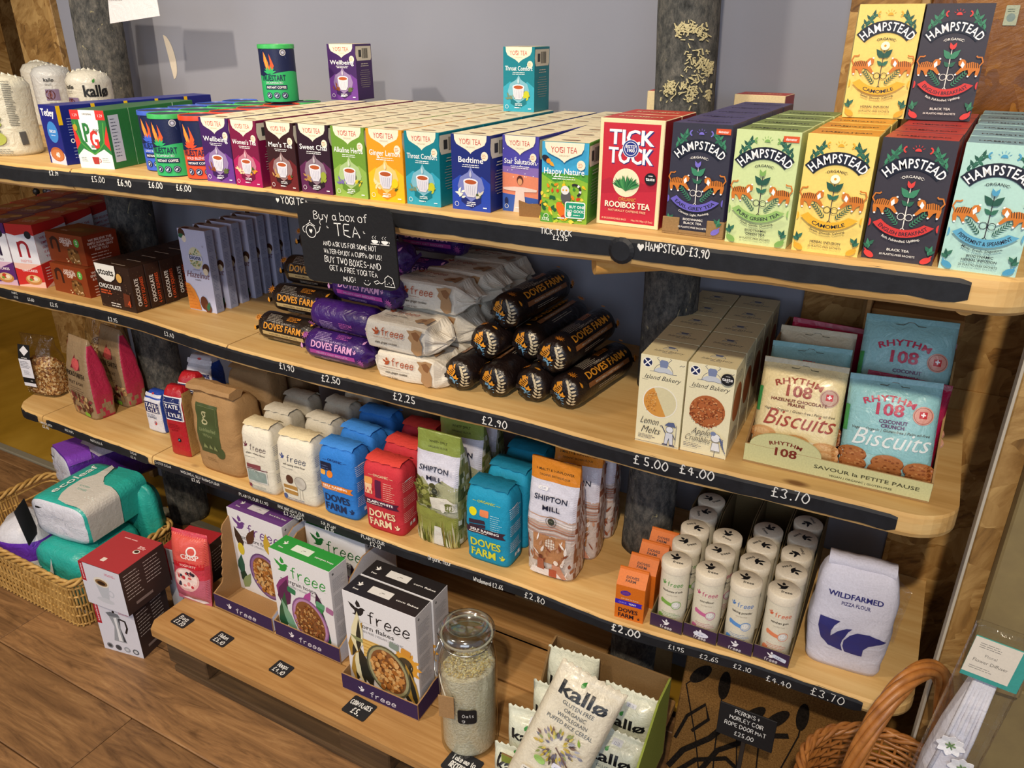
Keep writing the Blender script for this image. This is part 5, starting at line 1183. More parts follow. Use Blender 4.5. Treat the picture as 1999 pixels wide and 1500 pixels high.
# digestive rolls pointing into the shelf
DG = dwrap(.034, .215, '#1d1413', '#8a5a34', 'WHOLEMEAL DIGESTIVE BISCUITS', '#e39a2e', '#c8bca8', '#e8902a')
def digend(A_, r, sd):
    A = Art(.001); q = r * 1000; R = random.Random(sd)
    flower(A, -q * .4, -q * .45, q * .56, '#7db4d8', 16); A.poly([(-q * .7, q * .1), (-q * .5, q * .62), (-q * .05, q * .8), (q * .02, q * .3), (-q * .2, 0)], '#f0a02e')
    for i in range(5): A.line([(-q * .62 + i * q * .12, q * (.18 + .1 * i)), (-q * .25 + i * q * .06, q * (.08 + .1 * i))], q * .06, '#1d1413')
    for i in range(7): t = i / 6; A.leaf(q * (.35 + .3 * math.sin(t * 2.5)), q * (.65 - 1.25 * t), q * .34, q * .13, 130, '#d8c8a4'); A.leaf(q * (.35 + .3 * math.sin(t * 2.5)), q * (.65 - 1.25 * t), q * .34, q * .13, 20, '#d8c8a4')
    A.leaf(q * .05, -q * .1, q * .3, q * .16, 80, '#f0a02e'); A.leaf(q * .05, -q * .1, q * .26, q * .14, 20, '#f0a02e'); A.leaf(q * .05, -q * .1, q * .26, q * .14, 140, '#f0a02e')
    return A
DE = [digend(None, .031, s) for s in range(3)]
def mkdig(lab, x, y, z, rz=PI / 2, sd=1, spin=0):
    R = .034; L = .215; t = thing('biscuit_roll', lab, 'biscuit pack', (x, y, Z2 + z), rz, 'dark digestive biscuit rolls')
    mp = rollp(t, L, R, '#1d1413', sd)
    if spin: A = DG; A.build('wrap_print', lambda u, v, e, s=spin: mp(u, v + s * R, e), 'film_ink', t, maxe=.012, h0=.0009)
    else: DG.build('wrap_print', lambda u, v, e: mp(u, v + .5 * R, e), 'film_ink', t, maxe=.012, h0=.0009)
    # printed gathered end, bulging towards the viewer (local -x)
    def me(u, v, e):
        rr = min(1, math.hypot(u, v) / R); zz = v; st = -L / 2 - .0075 - .002 + (rr ** 3) * .016; return (st - e, -u, R + zz)
    DE[sd % 3].build('end_print', me, 'film_ink', t, maxe=.007, h0=.001)
    # puckered cap
    mb = MB(); n = 24; vs = []
    for k, (rr, xx) in enumerate(((1.0, -L / 2 + .012), (.97, -L / 2 + .002), (.85, -L / 2 - .004), (.55, -L / 2 - .009), (.02, -L / 2 - .0095))):
        for i in range(n): a = 2 * PI * i / n; r_ = R * rr * 1.004 * (1 + .03 * math.sin(a * 7 + sd) * (1 - abs(rr - .7))); vs.append((xx + .0012 * math.sin(a * 9 + sd), -r_ * math.cos(a), R + r_ * math.sin(a)))
    mb.add(vs, [[i * n + k, i * n + (k + 1) % n, (i + 1) * n + (k + 1) % n, (i + 1) * n + k] for i in range(4) for k in range(n)], lin('#1d1413')).build('gathered_end', 'film', t, smooth=True)
    return t
yd = 1.165 + .1075
dg = [('on the shelf, leftmost', -.752, yd, 0, PI / 2 - .02, 2), ('on the shelf, second from left', -.678, yd + .008, 0, PI / 2 - .01, 2), ('on the shelf, third from left', -.603, yd + .022, 0, PI / 2 - .05, 1.2), ('on the shelf, rightmost by the trunk', -.527, yd + .026, 0, PI / 2 - .12, 0),
      ('in the second layer, leftmost', -.716, yd + .04, .060, PI / 2, 1), ('in the second layer, middle', -.642, yd + .075, .060, PI / 2 - .03, 1.5), ('in the second layer, rightmost', -.566, yd + .035, .062, PI / 2 - .05, 0), ('alone on the very top', -.680, yd + .062, .121, PI / 2 - .05, 0)]
for i, (wd, x, y, z, rz, sp) in enumerate(dg): mkdig(f'dark brown digestive roll {wd}', x, y, z, rz, i, sp)

# paper-wrapped ginger cookie packs
def cookie(lab, loc, rz, seed, front=True):
    w, d, h = .132, .088, .061; t = thing('cookie_pack', lab, 'biscuit pack', loc, rz, 'cream ginger cookie packs')
    mb = MB(); n = 14; vs = []; 
    st = [(-w / 2 - .030, .12, .3), (-w / 2 - .010, .62, .75), (-w / 2, .97, 1), (-w / 4, 1, 1), (0, 1, 1), (w / 4, 1, 1), (w / 2, .97, 1), (w / 2 + .012, .66, .8), (w / 2 + .032, .14, .4)]
    per = perim(9, 44); m = len(st)
    for x, kz, ky in st:
        for px, py in per:
            dd = .0022 * nz(x, py * .04, px * .04, 40, seed) * (1 if abs(x) < w / 2 - .001 else 2.6)
            vs.append((x + (dd * 2 if abs(x) > w / 2 else 0), d / 2 + (d / 2 * ky + dd) * px, h / 2 * (1 if abs(x) <= w / 2 else .9) + (h / 2 * kz + dd) * py))
    nn = 44; fs = [[i * nn + k, i * nn + (k + 1) % nn, (i + 1) * nn + (k + 1) % nn, (i + 1) * nn + k] for i in range(m - 1) for k in range(nn)] + [list(range(nn))[::-1], [(m - 1) * nn + k for k in range(nn)]]
    meshobj('wrapper', vs, fs, 'paper', t, lin('#e6dfd0'))
    def art(topface):
        A = Art(.001); A.dove(-44, 40 if not topface else 60, 1.9, '#b5532c'); A.hand('freee', -5, 34 if not topface else 52, 16, '#b5532c', .1, fit=54); A.text('STEM GINGER', -36, 28 if not topface else 44, 3.4, '#b5532c', .01, al='l') if 0 else None
        A.small(-52, 29 if not topface else 46, 54, 1, 3, '#b5836a', .9); A.line([(-50, 25), (10, 25)], .5, '#c9bfae') if not topface else None
        A.text('stem ginger cookies', -22, 17 if not topface else 36, 7, '#3f3a34', .015, fit=52); A.text('vegan & sugar', -32, 7 if not topface else 28, 4.5, '#6a6258', .01, fit=26)
        A.poly([(28, 54), (34, 46), (30, 38), (38, 30), (36, 14), (44, 6), (50, 4), (60, 8), (62, 26), (56, 40), (63, 56), (48, 58), (40, 55)] if not topface else [(26, 30), (36, 20), (48, 26), (60, 16), (62, 50), (50, 56), (44, 46), (34, 44)], '#b08a62'); A.poly([(38, 50), (44, 38), (52, 34), (58, 46), (50, 54)] if not topface else [(40, 30), (50, 34), (48, 42), (40, 38)], '#8a5f3c')
        return A
    art(False).build('front_print', lambda u, v, e: (u, -e - .0028, v), 'ink', t); art(True).build('top_print', lambda u, v, e: (u, v, h + e + .0016), 'ink', t)
    return t
for i, (x, y, z, rz, wd) in enumerate(((-.862, 1.143, 0, .03, 'lowest of the front stack'), (-.880, 1.140, .0625, .04, 'second layer of the front stack'), (-.862, 1.238, 0, .03, 'lowest of the second stack'), (-.865, 1.237, .0625, .02, 'second layer, second from the front'), (-.866, 1.225, .125, .05, 'topmost at the front'), (-.862, 1.335, 0, 0, 'lowest of the third stack'), (-.862, 1.335, .0625, 0, 'middle of the third stack'), (-.858, 1.322, .125, .02, 'topmost of the third stack'), (-.86, 1.43, 0, 0, 'lowest of the rear stack'), (-.86, 1.43, .0625, 0, 'middle of the rear stack'), (-.855, 1.42, .125, -.02, 'topmost of the rear stack'))):
    cookie(f'cream paper ginger cookie pack, {wd}', (x, y, Z2 + z), rz, i)

# tall cream biscuit cartons with round biscuit pictures
def isl(w, h, kind):
    A = Art(w / 100); H = h / w * 100; ink = '#3a4468'
    A.rect(-50, 0, 100, H, '#efe8c4'); A.ell(-34, H * .92, 10, 10, '#1e2a5a', n=20); A.line([(-41, H * .92 - 7), (-27, H * .92 + 7)], 2.6, '#fff'); A.line([(-41, H * .92 + 7), (-27, H * .92 - 7)], 2.6, '#fff'); A.ring(-34, H * .92, 11.5, .9, '#fff')
    A.ell(2, H * .83, 21, 13, '#c9d0da', a0=0, a1=180); A.arc(2, H * .83, 21, 0, 180, .9, ink); A.line([(-28, H * .83), (-16, H * .835), (-6, H * .825), (6, H * .835), (18, H * .825), (32, H * .83)], .8, ink)
    A.poly([(-6, H * .89), (10, H * .89), (12, H * .95), (8, H * .97), (-4, H * .97), (-8, H * .95)], '#7d8bb0'); A.line([(-8, H * .955), (-14, H * .985), (-10, H * .995)], 1, ink); A.line([(12, H * .955), (18, H * .985), (14, H * .995)], 1, ink)
    A.text('Island Bakery', 0, H * .745, 15, '#2c2c34', -.005, sh=.4, fit=80)
    A.line([(36, H * .93), (40, H * .945), (43, H * .935), (47, H * .95)], .9, ink); A.line([(-44, H * .735), (-38, H * .73), (-30, H * .735)], .6, '#2c2c34')
    if kind == 'l':
        A.ell(0, H * .50, 39, 38, '#f6f2e2', n=30); A.ell(0, H * .50, 36.5, 35.5, '#ded6ae', n=30); A.ell(0, H * .5, 36.5, 35.5, '#d99a48', n=20, a0=105, a1=285, rot=10)
        R = random.Random(3); [A.ell(R.uniform(-30, -8), H * .5 + R.uniform(-22, 22), 1.6, 1.2, R.choice(['#e8b870', '#c4823a']), n=5) for i in range(70)]
        A.text('Lemon', -20, H * .24, 24, '#2c2c34', -.01, sh=.35, fit=42); A.text('Melts', -16, H * .135, 24, '#2c2c34', -.01, sh=.35, fit=44)
        A.ell(28, H * .22, 8, 7, '#e8ecf4'); A.ring(28, H * .22, 8, .9, ink); A.poly([(16, H * .26), (42, H * .255), (36, H * .31), (24, H * .30)], '#5a678f'); A.line([(20, H * .17), (10, H * .25), (6, H * .24)], 2, ink); A.line([(36, H * .17), (42, H * .12), (34, H * .13)], 1.6, ink); A.line([(43, H * .28), (43, H * .06)], .9, ink)
        A.poly([(20, H * .18), (36, H * .18), (38, H * .05), (30, H * .05), (28, H * .12), (25, H * .05), (18, H * .05)], '#d5dae6'); [A.line(p, 1, ink) for p in ([(20, H * .18), (18, H * .05)], [(36, H * .18), (38, H * .05)], [(28, H * .12), (25, H * .05)], [(28, H * .12), (30, H * .05)])]; A.rect(14, H * .035, 12, 3, ink); A.rect(30, H * .035, 12, 3, ink)
    else:
        A.ell(0, H * .50, 38, 37, '#b5683a', n=26); R = random.Random(4)
        for i in range(170): a = R.uniform(0, 6.28); r = R.random() ** .5 * 36; A.ell(r * math.cos(a), H * .5 + r * math.sin(a), R.uniform(1.2, 3), R.uniform(1, 2.2), R.choice(['#c98450', '#9a4f2a', '#d89a68', '#8a4020', '#c07040']), n=6, rot=R.uniform(0, 180))
        A.ell(36, H * .90, 13.5, 13.5, '#1d1d20', n=22); A.text('taste', 36, H * .885, 11, '#fff', .02, fit=22); A.small(36, H * .93, 12, 1, 2, '#bbb', 1.4, al='m'); A.small(36, H * .87, 8, 1, 2, '#bbb', 1.6, al='m')
        A.text('Apple', -8, H * .25, 22, '#2c2c34', -.01, sh=.35, fit=40); A.text('Crumbles', -14, H * .165, 22, '#2c2c34', -.01, sh=.35, fit=56)
        A.ell(26, H * .245, 10, 10, '#eef0f4'); A.ring(26, H * .245, 10, .9, ink); A.ell(20, H * .29, 6, 5, '#7d8bb0'); [A.line([(34, H * .25), (42, H * (.24 - .02 * i)), (38 + 3 * i, H * (.17 - .02 * i))], 1.4, '#5a678f') for i in range(5)]; A.poly([(20, H * .19), (34, H * .19), (38, H * .10), (18, H * .10)], '#eef0f4'); [A.line(p, 1, ink) for p in ([(20, H * .19), (18, H * .1), (38, H * .1), (34, H * .19)], [(27, H * .1), (26, H * .03), (22, H * .025)])]
    A.small(-42, H * .105 if kind == 'l' else H * .13, 44, 3, 3.6, '#4a5068', 1.1); A.line([(-50, H * .03), (50, H * .03)], .9, ink)
    return A
w, d, h = .0755, .0745, .160
T = Art(w / 100); D = d / w * 100; T.rect(-49, .5, 98, D - 1, '#efe2b4'); T.line([(-49, D - 3), (49, D - 3)], 1.5, '#bfae7c'); T.text('Island Bakery', 0, 30, 14, '#3a3a48', -.005, sh=.4, fit=66); T.ell(0, 46, 16, 9, '#d5d2bc', a0=0, a1=180); T.arc(0, 46, 16, 0, 180, 1, '#5a6080'); T.poly([(-6, 54), (8, 54), (10, 64), (-8, 64)], '#6d7896'); T.line([(-8, 62), (-14, 68)], 1, '#444'); T.line([(10, 62), (16, 68)], 1, '#444'); T.small(0, 24, 30, 1, 3, '#5a6080', 1.5, al='m')
B = Art(.001); B.rect(-36, 2, 72, 156, '#efe6bd'); B.ell(0, 90, 30, 34, '#b5683a'); B.small(-28, 145, 50, 4, 4, '#3a4468', 1.2); B.small(-28, 40, 54, 7, 4, '#3a4468', 1.1)
for i, k in enumerate('la'):
    P = Vector((-.345, 1.142, Z2)) if k == 'l' else Vector((-.2668, 1.146, Z2)); wd = ('lemon', 'apple')[i]
    t = box_item('biscuit_carton', 'food box', w, d, h, P, .03, {'d': '#efe8c4', 'top': '#efe2b4'}, isl(w, h, k), B, T, f'tall cream biscuit box with {("half-lemon-coloured","brown")[i]} biscuit picture, front of its row', 'tall cream biscuit boxes')
    for j in range(1, 5): copy_tree(t, P + Vector((-.002 * j, (d + .002) * j, 0)), .03, f'tall cream {wd} biscuit box, {ORD[j]} from the front', only=('front_print',))

# biscuit pouches in their display tray
tr = thing('display_tray', 'pale green display tray of biscuit pouches at the right end of the shelf', 'display tray', (-.0665, 1.160, Z2), .017)
w, d = .274, .30; cc = lin('#a58557'); gc = lin('#cfcf9a')
MB().box(-w / 2, w / 2, 0, d, 0, .003, cc).build('tray_base', 'fiber', tr)
MB().box(-w / 2, w / 2, 0, .003, .003, .034, {'d': cc, 'front': gc}).build('front_wall', 'card', tr)
m = MB(); m.prism([(-.055 + .0 + .055 * math.cos(t * PI / 14) * -1 - .02, .034 + .028 * math.sin(t * PI / 14)) for t in range(15)], 0, .003, gc); m.build('logo_tab', 'card', tr)
for s, hh in ((-1, .155), (1, .165)):
    x0, x1 = sorted((s * w / 2, s * (w / 2 - .003))); mm = MB(); Mx = Matrix(((0, 1, 0, 0), (1, 0, 0, 0), (0, 0, 1, 0), (0, 0, 0, 1)))
    mm.prism([(.003, .003), (d, .003), (d, hh), (.17, hh), (.06, .07), (.003, .034)], x0, x1, lin('#8a6a42') if s < 0 else cc, Mx); mm.build('side_wall', 'fiber', tr)
MB().box(-w / 2, w / 2, d - .003, d, .003, .155, lin('#7c5f3c')).build('back_wall', 'fiber', tr)
A = Art(.001); A.text('RHYTHM', -75, 44, 9, '#7a2f22', .03, arc=70, fit=50); A.text('108', -75, 24, 20, '#7a2f22', .03, fit=38); A.text('SAVOUR la PETITE PAUSE', 46, 17, 8.5, '#43432c', .01, fit=150); A.text('VEGAN | ORGANIC | GLUTEN-FREE', 40, 8, 4.6, '#43432c', .01, fit=90)
A.build('tray_print', lambda u, v, e: (u, -e, v), 'ink', tr)
def pouch(kind, lab, bot, top, w=.128, h=.165, seed=1, full=True, rz=.02):
    bot = Vector(bot); top = Vector(top); dv = top - bot; lean = math.atan2(-dv.y, dv.z); h = dv.length; ry = 0
    t = thing('biscuit_pouch', lab, 'biscuit pouch', bot, rz, 'biscuit pouches in the display tray', lean, math.atan2(dv.x, dv.z))
    c = {'c': '#f0deaa', 'b': '#98cdd2', 'm': '#b31648', 'w': '#d8cfb4'}[kind]
    S = pillow(t, w, h, .036, c, seed, 'film', crimp=.010, amp=.0035, front='pouch', bottom_crimp=True)
    A = Art(w / 100); H = h / w * 100; ink = {'c': '#a1402c', 'b': '#c23355', 'm': '#e8e0e0', 'w': '#a1402c'}[kind]
    A.rect(-50, H - 7, 100, 6.5, {'c': '#cfc5a8', 'b': '#86bcc4', 'm': '#a01040', 'w': '#c9bfa4'}[kind]); A.line([(-16, H - 10), (-8, H - 10), (-3, H - 6), (3, H - 6), (8, H - 10), (16, H - 10)], .8, '#6a6a5a')
    if kind in 'cb':
        A.text('RHYTHM', -3, H * .775, 10.5, ink, .035, arc=60, fit=56); A.text('108', -3, H * .645, 20, ink, .035, fit=34); A.ell(34, H * .68, 11, 11, '#e0a090' if kind == 'b' else '#c8a894', n=20); A.ring(34, H * .68, 9.4, .6, '#a05a4a'); A.rect(30, H * .655, 8, 8, '#d02a30'); A.rect(33.2, H * .67, 1.6, 5, '#fff'); A.rect(31.5, H * .682, 5, 1.6, '#fff')
        if kind == 'c': A.text('HAZELNUT CHOCOLATE', 0, H * .585, 5.4, '#7a2f22', .03, fit=66); A.text('PRALINE', -2, H * .545, 5.4, '#7a2f22', .03)
        else: A.text('COCONUT', 4, H * .57, 6, '#6a3a70', .04); A.text('CRUNCH', 4, H * .525, 6, '#6a3a70', .04)
        A.text('Vegan | Organic | Gluten-free | Palm oil-free', 2, H * .485, 4.4, '#5a4a3a', 0, fit=84, sh=.2); A.text('Biscuits', 2, H * .335, 30, '#a8432c' if kind == 'c' else '#eef6f6', .0, sh=.35, fit=84)
        A.rect(-50, H * .45, 5, H * .25, '#3f9a52'); R = random.Random(seed)
        A.poly([(-50, H * .28), (50, H * .2), (50, H * .05), (-50, H * .05)], '#efe6cc' if kind == 'c' else '#a8d4d6')
        for bx, by, br in ((-36, .24, 17), (-34, .15, 16), (4, .2, 18), (2, .12, 19), (38, .17, 17), (40, .1, 16)):
            bc = ('#d9a56a', '#c98a50', '#b9783e') if kind == 'c' else ('#b5713e', '#8f4f28', '#c98a52')
            A.ell(bx, H * by - 1.5, br, br * .56, bc[1], n=16); A.ell(bx, H * by, br * .96, br * .5, bc[0], n=16)
            if kind == 'b': [A.ell(bx + R.uniform(-.7, .7) * br, H * by + R.uniform(-.28, .3) * br, 1.8, 1.1, R.choice([bc[1], bc[2]]), n=6) for q in range(14)]
            else: A.ell(bx - 2, H * by + 1.5, br * .6, br * .24, '#e6ba82', n=12)
    A.build('front_print', S, 'film_ink', t, maxe=.006, h0=.0009)
    return t
pouch('c', 'cream biscuit pouch at the front left of the display tray', (-.135, 1.186, Z2 + .008), (-.1385, 1.235, Z2 + .160), seed=1)
pouch('b', 'light blue biscuit pouch at the front right of the display tray', (.001, 1.186, Z2 + .008), (-.008, 1.235, Z2 + .160), seed=2)
pouch('b', 'light blue biscuit pouch behind the front cream one', (-.137, 1.245, Z2 + .008), (-.143, 1.315, Z2 + .160), seed=3, w=.126)
pouch('w', 'plain cream biscuit pouch third from the front at left', (-.139, 1.305, Z2 + .008), (-.143, 1.37, Z2 + .170), seed=4, w=.124)
pouch('m', 'magenta biscuit pouch at the back left of the display tray', (-.135, 1.36, Z2 + .008), (-.13, 1.405, Z2 + .172), seed=5, w=.124)
pouch('m', 'magenta biscuit pouch squeezed behind the front right blue one', (.006, 1.232, Z2 + .008), (.010, 1.27, Z2 + .15), seed=6, w=.12)
pouch('b', 'light blue biscuit pouch standing tallest at the back right', (.002, 1.262, Z2 + .03), (-.004, 1.345, Z2 + .222), seed=7, w=.134)
pouch('m', 'magenta biscuit pouch behind the tallest blue one', (.004, 1.34, Z2 + .01), (.008, 1.395, Z2 + .175), seed=8, w=.12)

# ------------------------------------------------------------ chalk sign hung from the top shelf
c4 = [aty(*p, .915) for p in ((576, 391), (765, 412), (782, 567), (601, 550))]
U = ((c4[1] - c4[0]) + (c4[2] - c4[3])) / 2; Vv = ((c4[0] - c4[3]) + (c4[1] - c4[2])) / 2; sw, shh = U.length, Vv.length; ang = math.atan2(U.z, U.x)
cen = sum(c4, Vector()) / 4
sg = thing('chalk_sign', 'black chalk sign about a box of tea hung from the top shelf', 'sign', (cen.x, cen.y, cen.z), 0)
a_ = Art(.001); W_, H_ = sw * 1000, shh * 1000
mb = MB(); r = .016; poly = [(cx + r * math.cos(a), cy + r * math.sin(a)) for cx, cy, a0 in ((sw / 2 - r, shh / 2 - r, 0), (-sw / 2 + r, shh / 2 - r, PI / 2), (-sw / 2 + r, -shh / 2 + r, PI), (sw / 2 - r, -shh / 2 + r, 1.5 * PI)) for a in (a0, a0 + PI / 6, a0 + PI / 3, a0 + PI / 2)]
mb.prism(poly, 0, .003, lin('#17171a')).build('sign_board', 'board', sg)
wh = '#f1f1ef'
A = a_; k = H_ / 100
def ln(tx, x, y, s, lw, rot=0, sx=.66): A.hand(tx, x / 100 * W_, y * k, s * k, wh, lw * .8, rot=rot, sx=sx, jit=.03)
ln('Buy a box of', -3, 31, 10, .11, 0, .72); ln('TEA', 3, 12, 15.5, .1, 0, .72); ln('*', -18, 17, 8, .12); ln('*', 20, 14, 8, .12)
ln('AND ASK US FOR SOME HOT', 3, -2, 6, .15, -1, .56); ln('WATER-ENJOY A CUPPA ON US!', 5, -12, 5.8, .15, -1, .54); ln('BUY TWO BOXES-AND', 4, -24, 8, .13, -2, .56); ln('GET A FREE YOGI TEA', 4, -34, 6.6, .14, -2, .58); ln('MUG!', -1, -45, 6.4, .14, 0, .66)
X = lambda x: x / 100 * W_; Y = lambda y: y * k
A.ring(X(-37), Y(15), Y(8), 1.1, wh); A.line([(X(-42), Y(22)), (X(-37), Y(26)), (X(-32), Y(22))], 1, wh); A.ell(X(-37), Y(28), 1.3, 1.3, wh, n=8); A.line([(X(-31), Y(13)), (X(-28), Y(16)), (X(-26), Y(22))], 1.2, wh); A.arc(X(-43), Y(17), Y(4), 90, 260, 1, wh); heart(A, X(-37), Y(15), 7); A.line([(X(-25), Y(24)), (X(-26), Y(27)), (X(-25), Y(30))], .9, wh)
for x in (30, 40): A.ell(X(x), Y(10.5), X(3.4), Y(3.4), wh, a0=180, a1=360); A.ell(X(x), Y(10.5), X(3.4), 1.2, wh); A.line([(X(x - 4.4), Y(6.4)), (X(x + 4.4), Y(6.4))], 1.0, wh); A.arc(X(x + 4), Y(9.5), 1.4, -90, 90, .7, wh, 6); [A.line([(X(x + q), Y(12.5)), (X(x + q - 1), Y(14.5)), (X(x + q + .6), Y(16.5))], .6, wh) for q in (-1.3, 1.3)]
A.line([(X(14), Y(-43.5)), (X(16), Y(-46)), (X(19), Y(-46)), (X(21), Y(-43))], .9, wh); A.ell(X(16), Y(-40.5), .8, .8, wh, n=6); A.ell(X(19), Y(-40.3), .8, .8, wh, n=6)
A.line([(X(36), Y(-45)), (X(36.5), Y(-35)), (X(40), Y(-31)), (X(44), Y(-34)), (X(46), Y(-45))], 1.1, wh, True); [A.ell(X(38.5 + i * 2), Y(-42 + (i % 2) * 2), .8, .8, wh, n=6) for i in range(4)]; A.line([(X(37), Y(-38)), (X(33), Y(-42)), (X(30), Y(-41))], .8, wh); A.line([(X(25), Y(-41)), (X(29), Y(-38.5)), (X(31), Y(-41)), (X(27), Y(-43.5))], 1, wh, True)
A.build('chalk_writing', lambda u, v, e: (u, -e, v), 'chalk', sg, h0=.0002)
sg.rotation_euler = (0, -ang, 0)
# beads and fabric hanging in the gap at the far left
hb_ = thing('bead_strings', 'strings of dark, lilac and red beads hanging beyond the left end', 'beads', (0, 0, 0)); R = random.Random(9)
hb_['label'] = 'dark, lilac and red bead strings hanging beyond the left end'
for i, c in enumerate(('#1c1c20', '#23222a', '#5a5468', '#6f6880', '#8a8298', '#c9b8b0', '#a02040', '#b52848', '#d8b0a4', '#c8a890')):
    mb = MB(); x = -2.83 + i * .026; n0 = 0
    for j in range(16):
        z = 1.19 - j * .024; r = .0125; vs = []; 
        for q in range(4):
            ph = PI * (q + .5) / 4
            for p in range(8): vs.append((x + r * math.sin(ph) * math.cos(p * PI / 4), 1.66 + .02 * (i % 3) + r * math.sin(ph) * math.sin(p * PI / 4), z + r * math.cos(ph)))
        mb.add(vs, [[q * 8 + p, q * 8 + (p + 1) % 8, (q + 1) * 8 + (p + 1) % 8, (q + 1) * 8 + p] for q in range(3) for p in range(8)] + [list(range(8)), list(range(24, 32))], lin(c))
    mb.build('bead_string', 'card', hb_, smooth=True)
# ------------------------------------------------------------ third shelf: flour, sugar, cereal and baking tubs
def flourbag(lab, loc, rz, w, d, h, col, art, grp, seed, topc=None, side=None, name='flour_bag', lean=0, prof=0, amp=.0022):
    t = thing(name, lab, 'flour bag', loc, rz, grp, lean); hd = d / 2
    rings = [(0, w / 2 - .004, hd - .004, hd), (.008, w / 2, hd, hd), (h * .5, w / 2 + .002, hd + .003, hd), (h * .86, w / 2 + .001, hd, hd), (h * .94, w / 2 - .003, hd - .005, hd), (h * .985, w / 2 - .010, hd - .014, hd), (h, w / 2 - .020, hd - .024, hd)]
    S, SR = sack(t, rings, seed, col, amp, 30, 6, 'paper', 'paper_bag', colf=None)
    # folded-over top flap
    mb = MB(); n = 10; vs = []
    for i in range(n + 1):
        x = -w / 2 + .006 + (w - .012) * i / n
        for k, (y, z) in enumerate(((hd * .25, h - .002), (hd * .5, h + .004), (hd * 1.5, h + .003), (hd * 1.85, h - .008))): vs.append((x, y + .002 * math.sin(i * 2 + seed), z + .0018 * nz(x, y, z, 60, seed)))
    mb.add(vs, [[i * 4 + k, i * 4 + k + 1, (i + 1) * 4 + k + 1, (i + 1) * 4 + k] for i in range(n) for k in range(3)], lin(topc or col)).build('folded_top', 'paper', t, smooth=True)
    if art: art.build('front_print', S, 'ink', t, maxe=.006, h0=.0008)
    if side: side.build('side_print', SR, 'ink', t, maxe=.01, h0=.0008)
    return t
def freeeflour(w, h, ic, l1, kind):
    A = Art(w / 100); H = h / w * 100
    A.dove(-36, H * .72, 1.9, ic); A.hand('freee', 10, H * .66, 18, '#3d4560' if kind else '#5a4a50', .085, fit=62); A.text(l1, 0, H * .6, 7.5, '#3a3a3a', .01, fit=70); A.small(-40, H * .55, 50, 1, 4, '#9a9a98', 1.4)
    if kind: A.ell(-20, H * .38, 11, 13, '#5a3a2c'); A.ell(14, H * .36, 18, 18, '#c9c4ba', n=20); A.ring(14, H * .36, 18, 1.4, '#8a8680'); A.line([(10, H * .27), (8, H * .1)], 1, '#9a948c'); A.line([(18, H * .27), (18, H * .1)], 1, '#9a948c'); A.rect(-42, H * .14, 44, 26, '#b58a4a', r=3); A.rect(-42, H * .2, 44, 4, '#f3ecd8'); A.small(-40, H * .07, 80, 3, 4, '#7a86a8', 1.3); A.ell(-42, H * .08, 7, 8, '#4a5c90')
    else: A.rect(-44, H * .16, 76, 50, '#d8d8d2'); A.rect(-40, H * .18, 68, 34, '#8fa19c'); A.line([(-40, H * .36), (36, H * .38)], 3, '#6a2c34'); A.rect(-38, H * .38, 50, 14, '#8a4a50'); A.small(-40, H * .09, 80, 3, 4, '#9aa', 1.3); A.rect(-46, H * .06, 12, 12, '#8a4050')
    return A
def side_lines(w, h, c, hh=.12, s=1):
    A = Art(.001); [A.small(-w * 400, h * 1000 * (.78 - .22 * i), w * 700, 6, 4.5, c, 1.1, seed=i + s) for i in range(3)]; return A
cream = '#e9e3d2'
P = Vector((-1.311, 1.134, Z3)); g = 'cream flour bags'
b1 = flourbag('cream flour bag with plum-red bird mark, left of the two in front', P, .03, .092, .066, .180, cream, freeeflour(.086, .178, '#6a2c40', 'plain white flour', 0), g, 1, '#e6d6ae', side_lines(.06, .17, '#7a8098'))
P2 = Vector((-1.197, 1.140, Z3)); b2 = flourbag('cream flour bag with navy bird mark, right of the two in front', P2, .04, .106, .068, .176, cream, freeeflour(.094, .172, '#3f5090', 'self raising white flour', 1), g, 2, '#e6d6ae', side_lines(.06, .17, '#6a78a8', s=4))
for i, (x, y, wd) in enumerate(((-1.33, 1.222, 'second row, left'), (-1.205, 1.232, 'second row, right'), (-1.35, 1.31, 'third row, left'), (-1.225, 1.322, 'third row, right'), (-1.23, 1.41, 'rearmost'))):
    flourbag(f'plain-topped cream flour bag, {wd}', (x, y, Z3), .03 * (-1) ** i, .09, .064, .174 + .004 * (i % 2), '#cfc8b6', None, g, 10 + i)
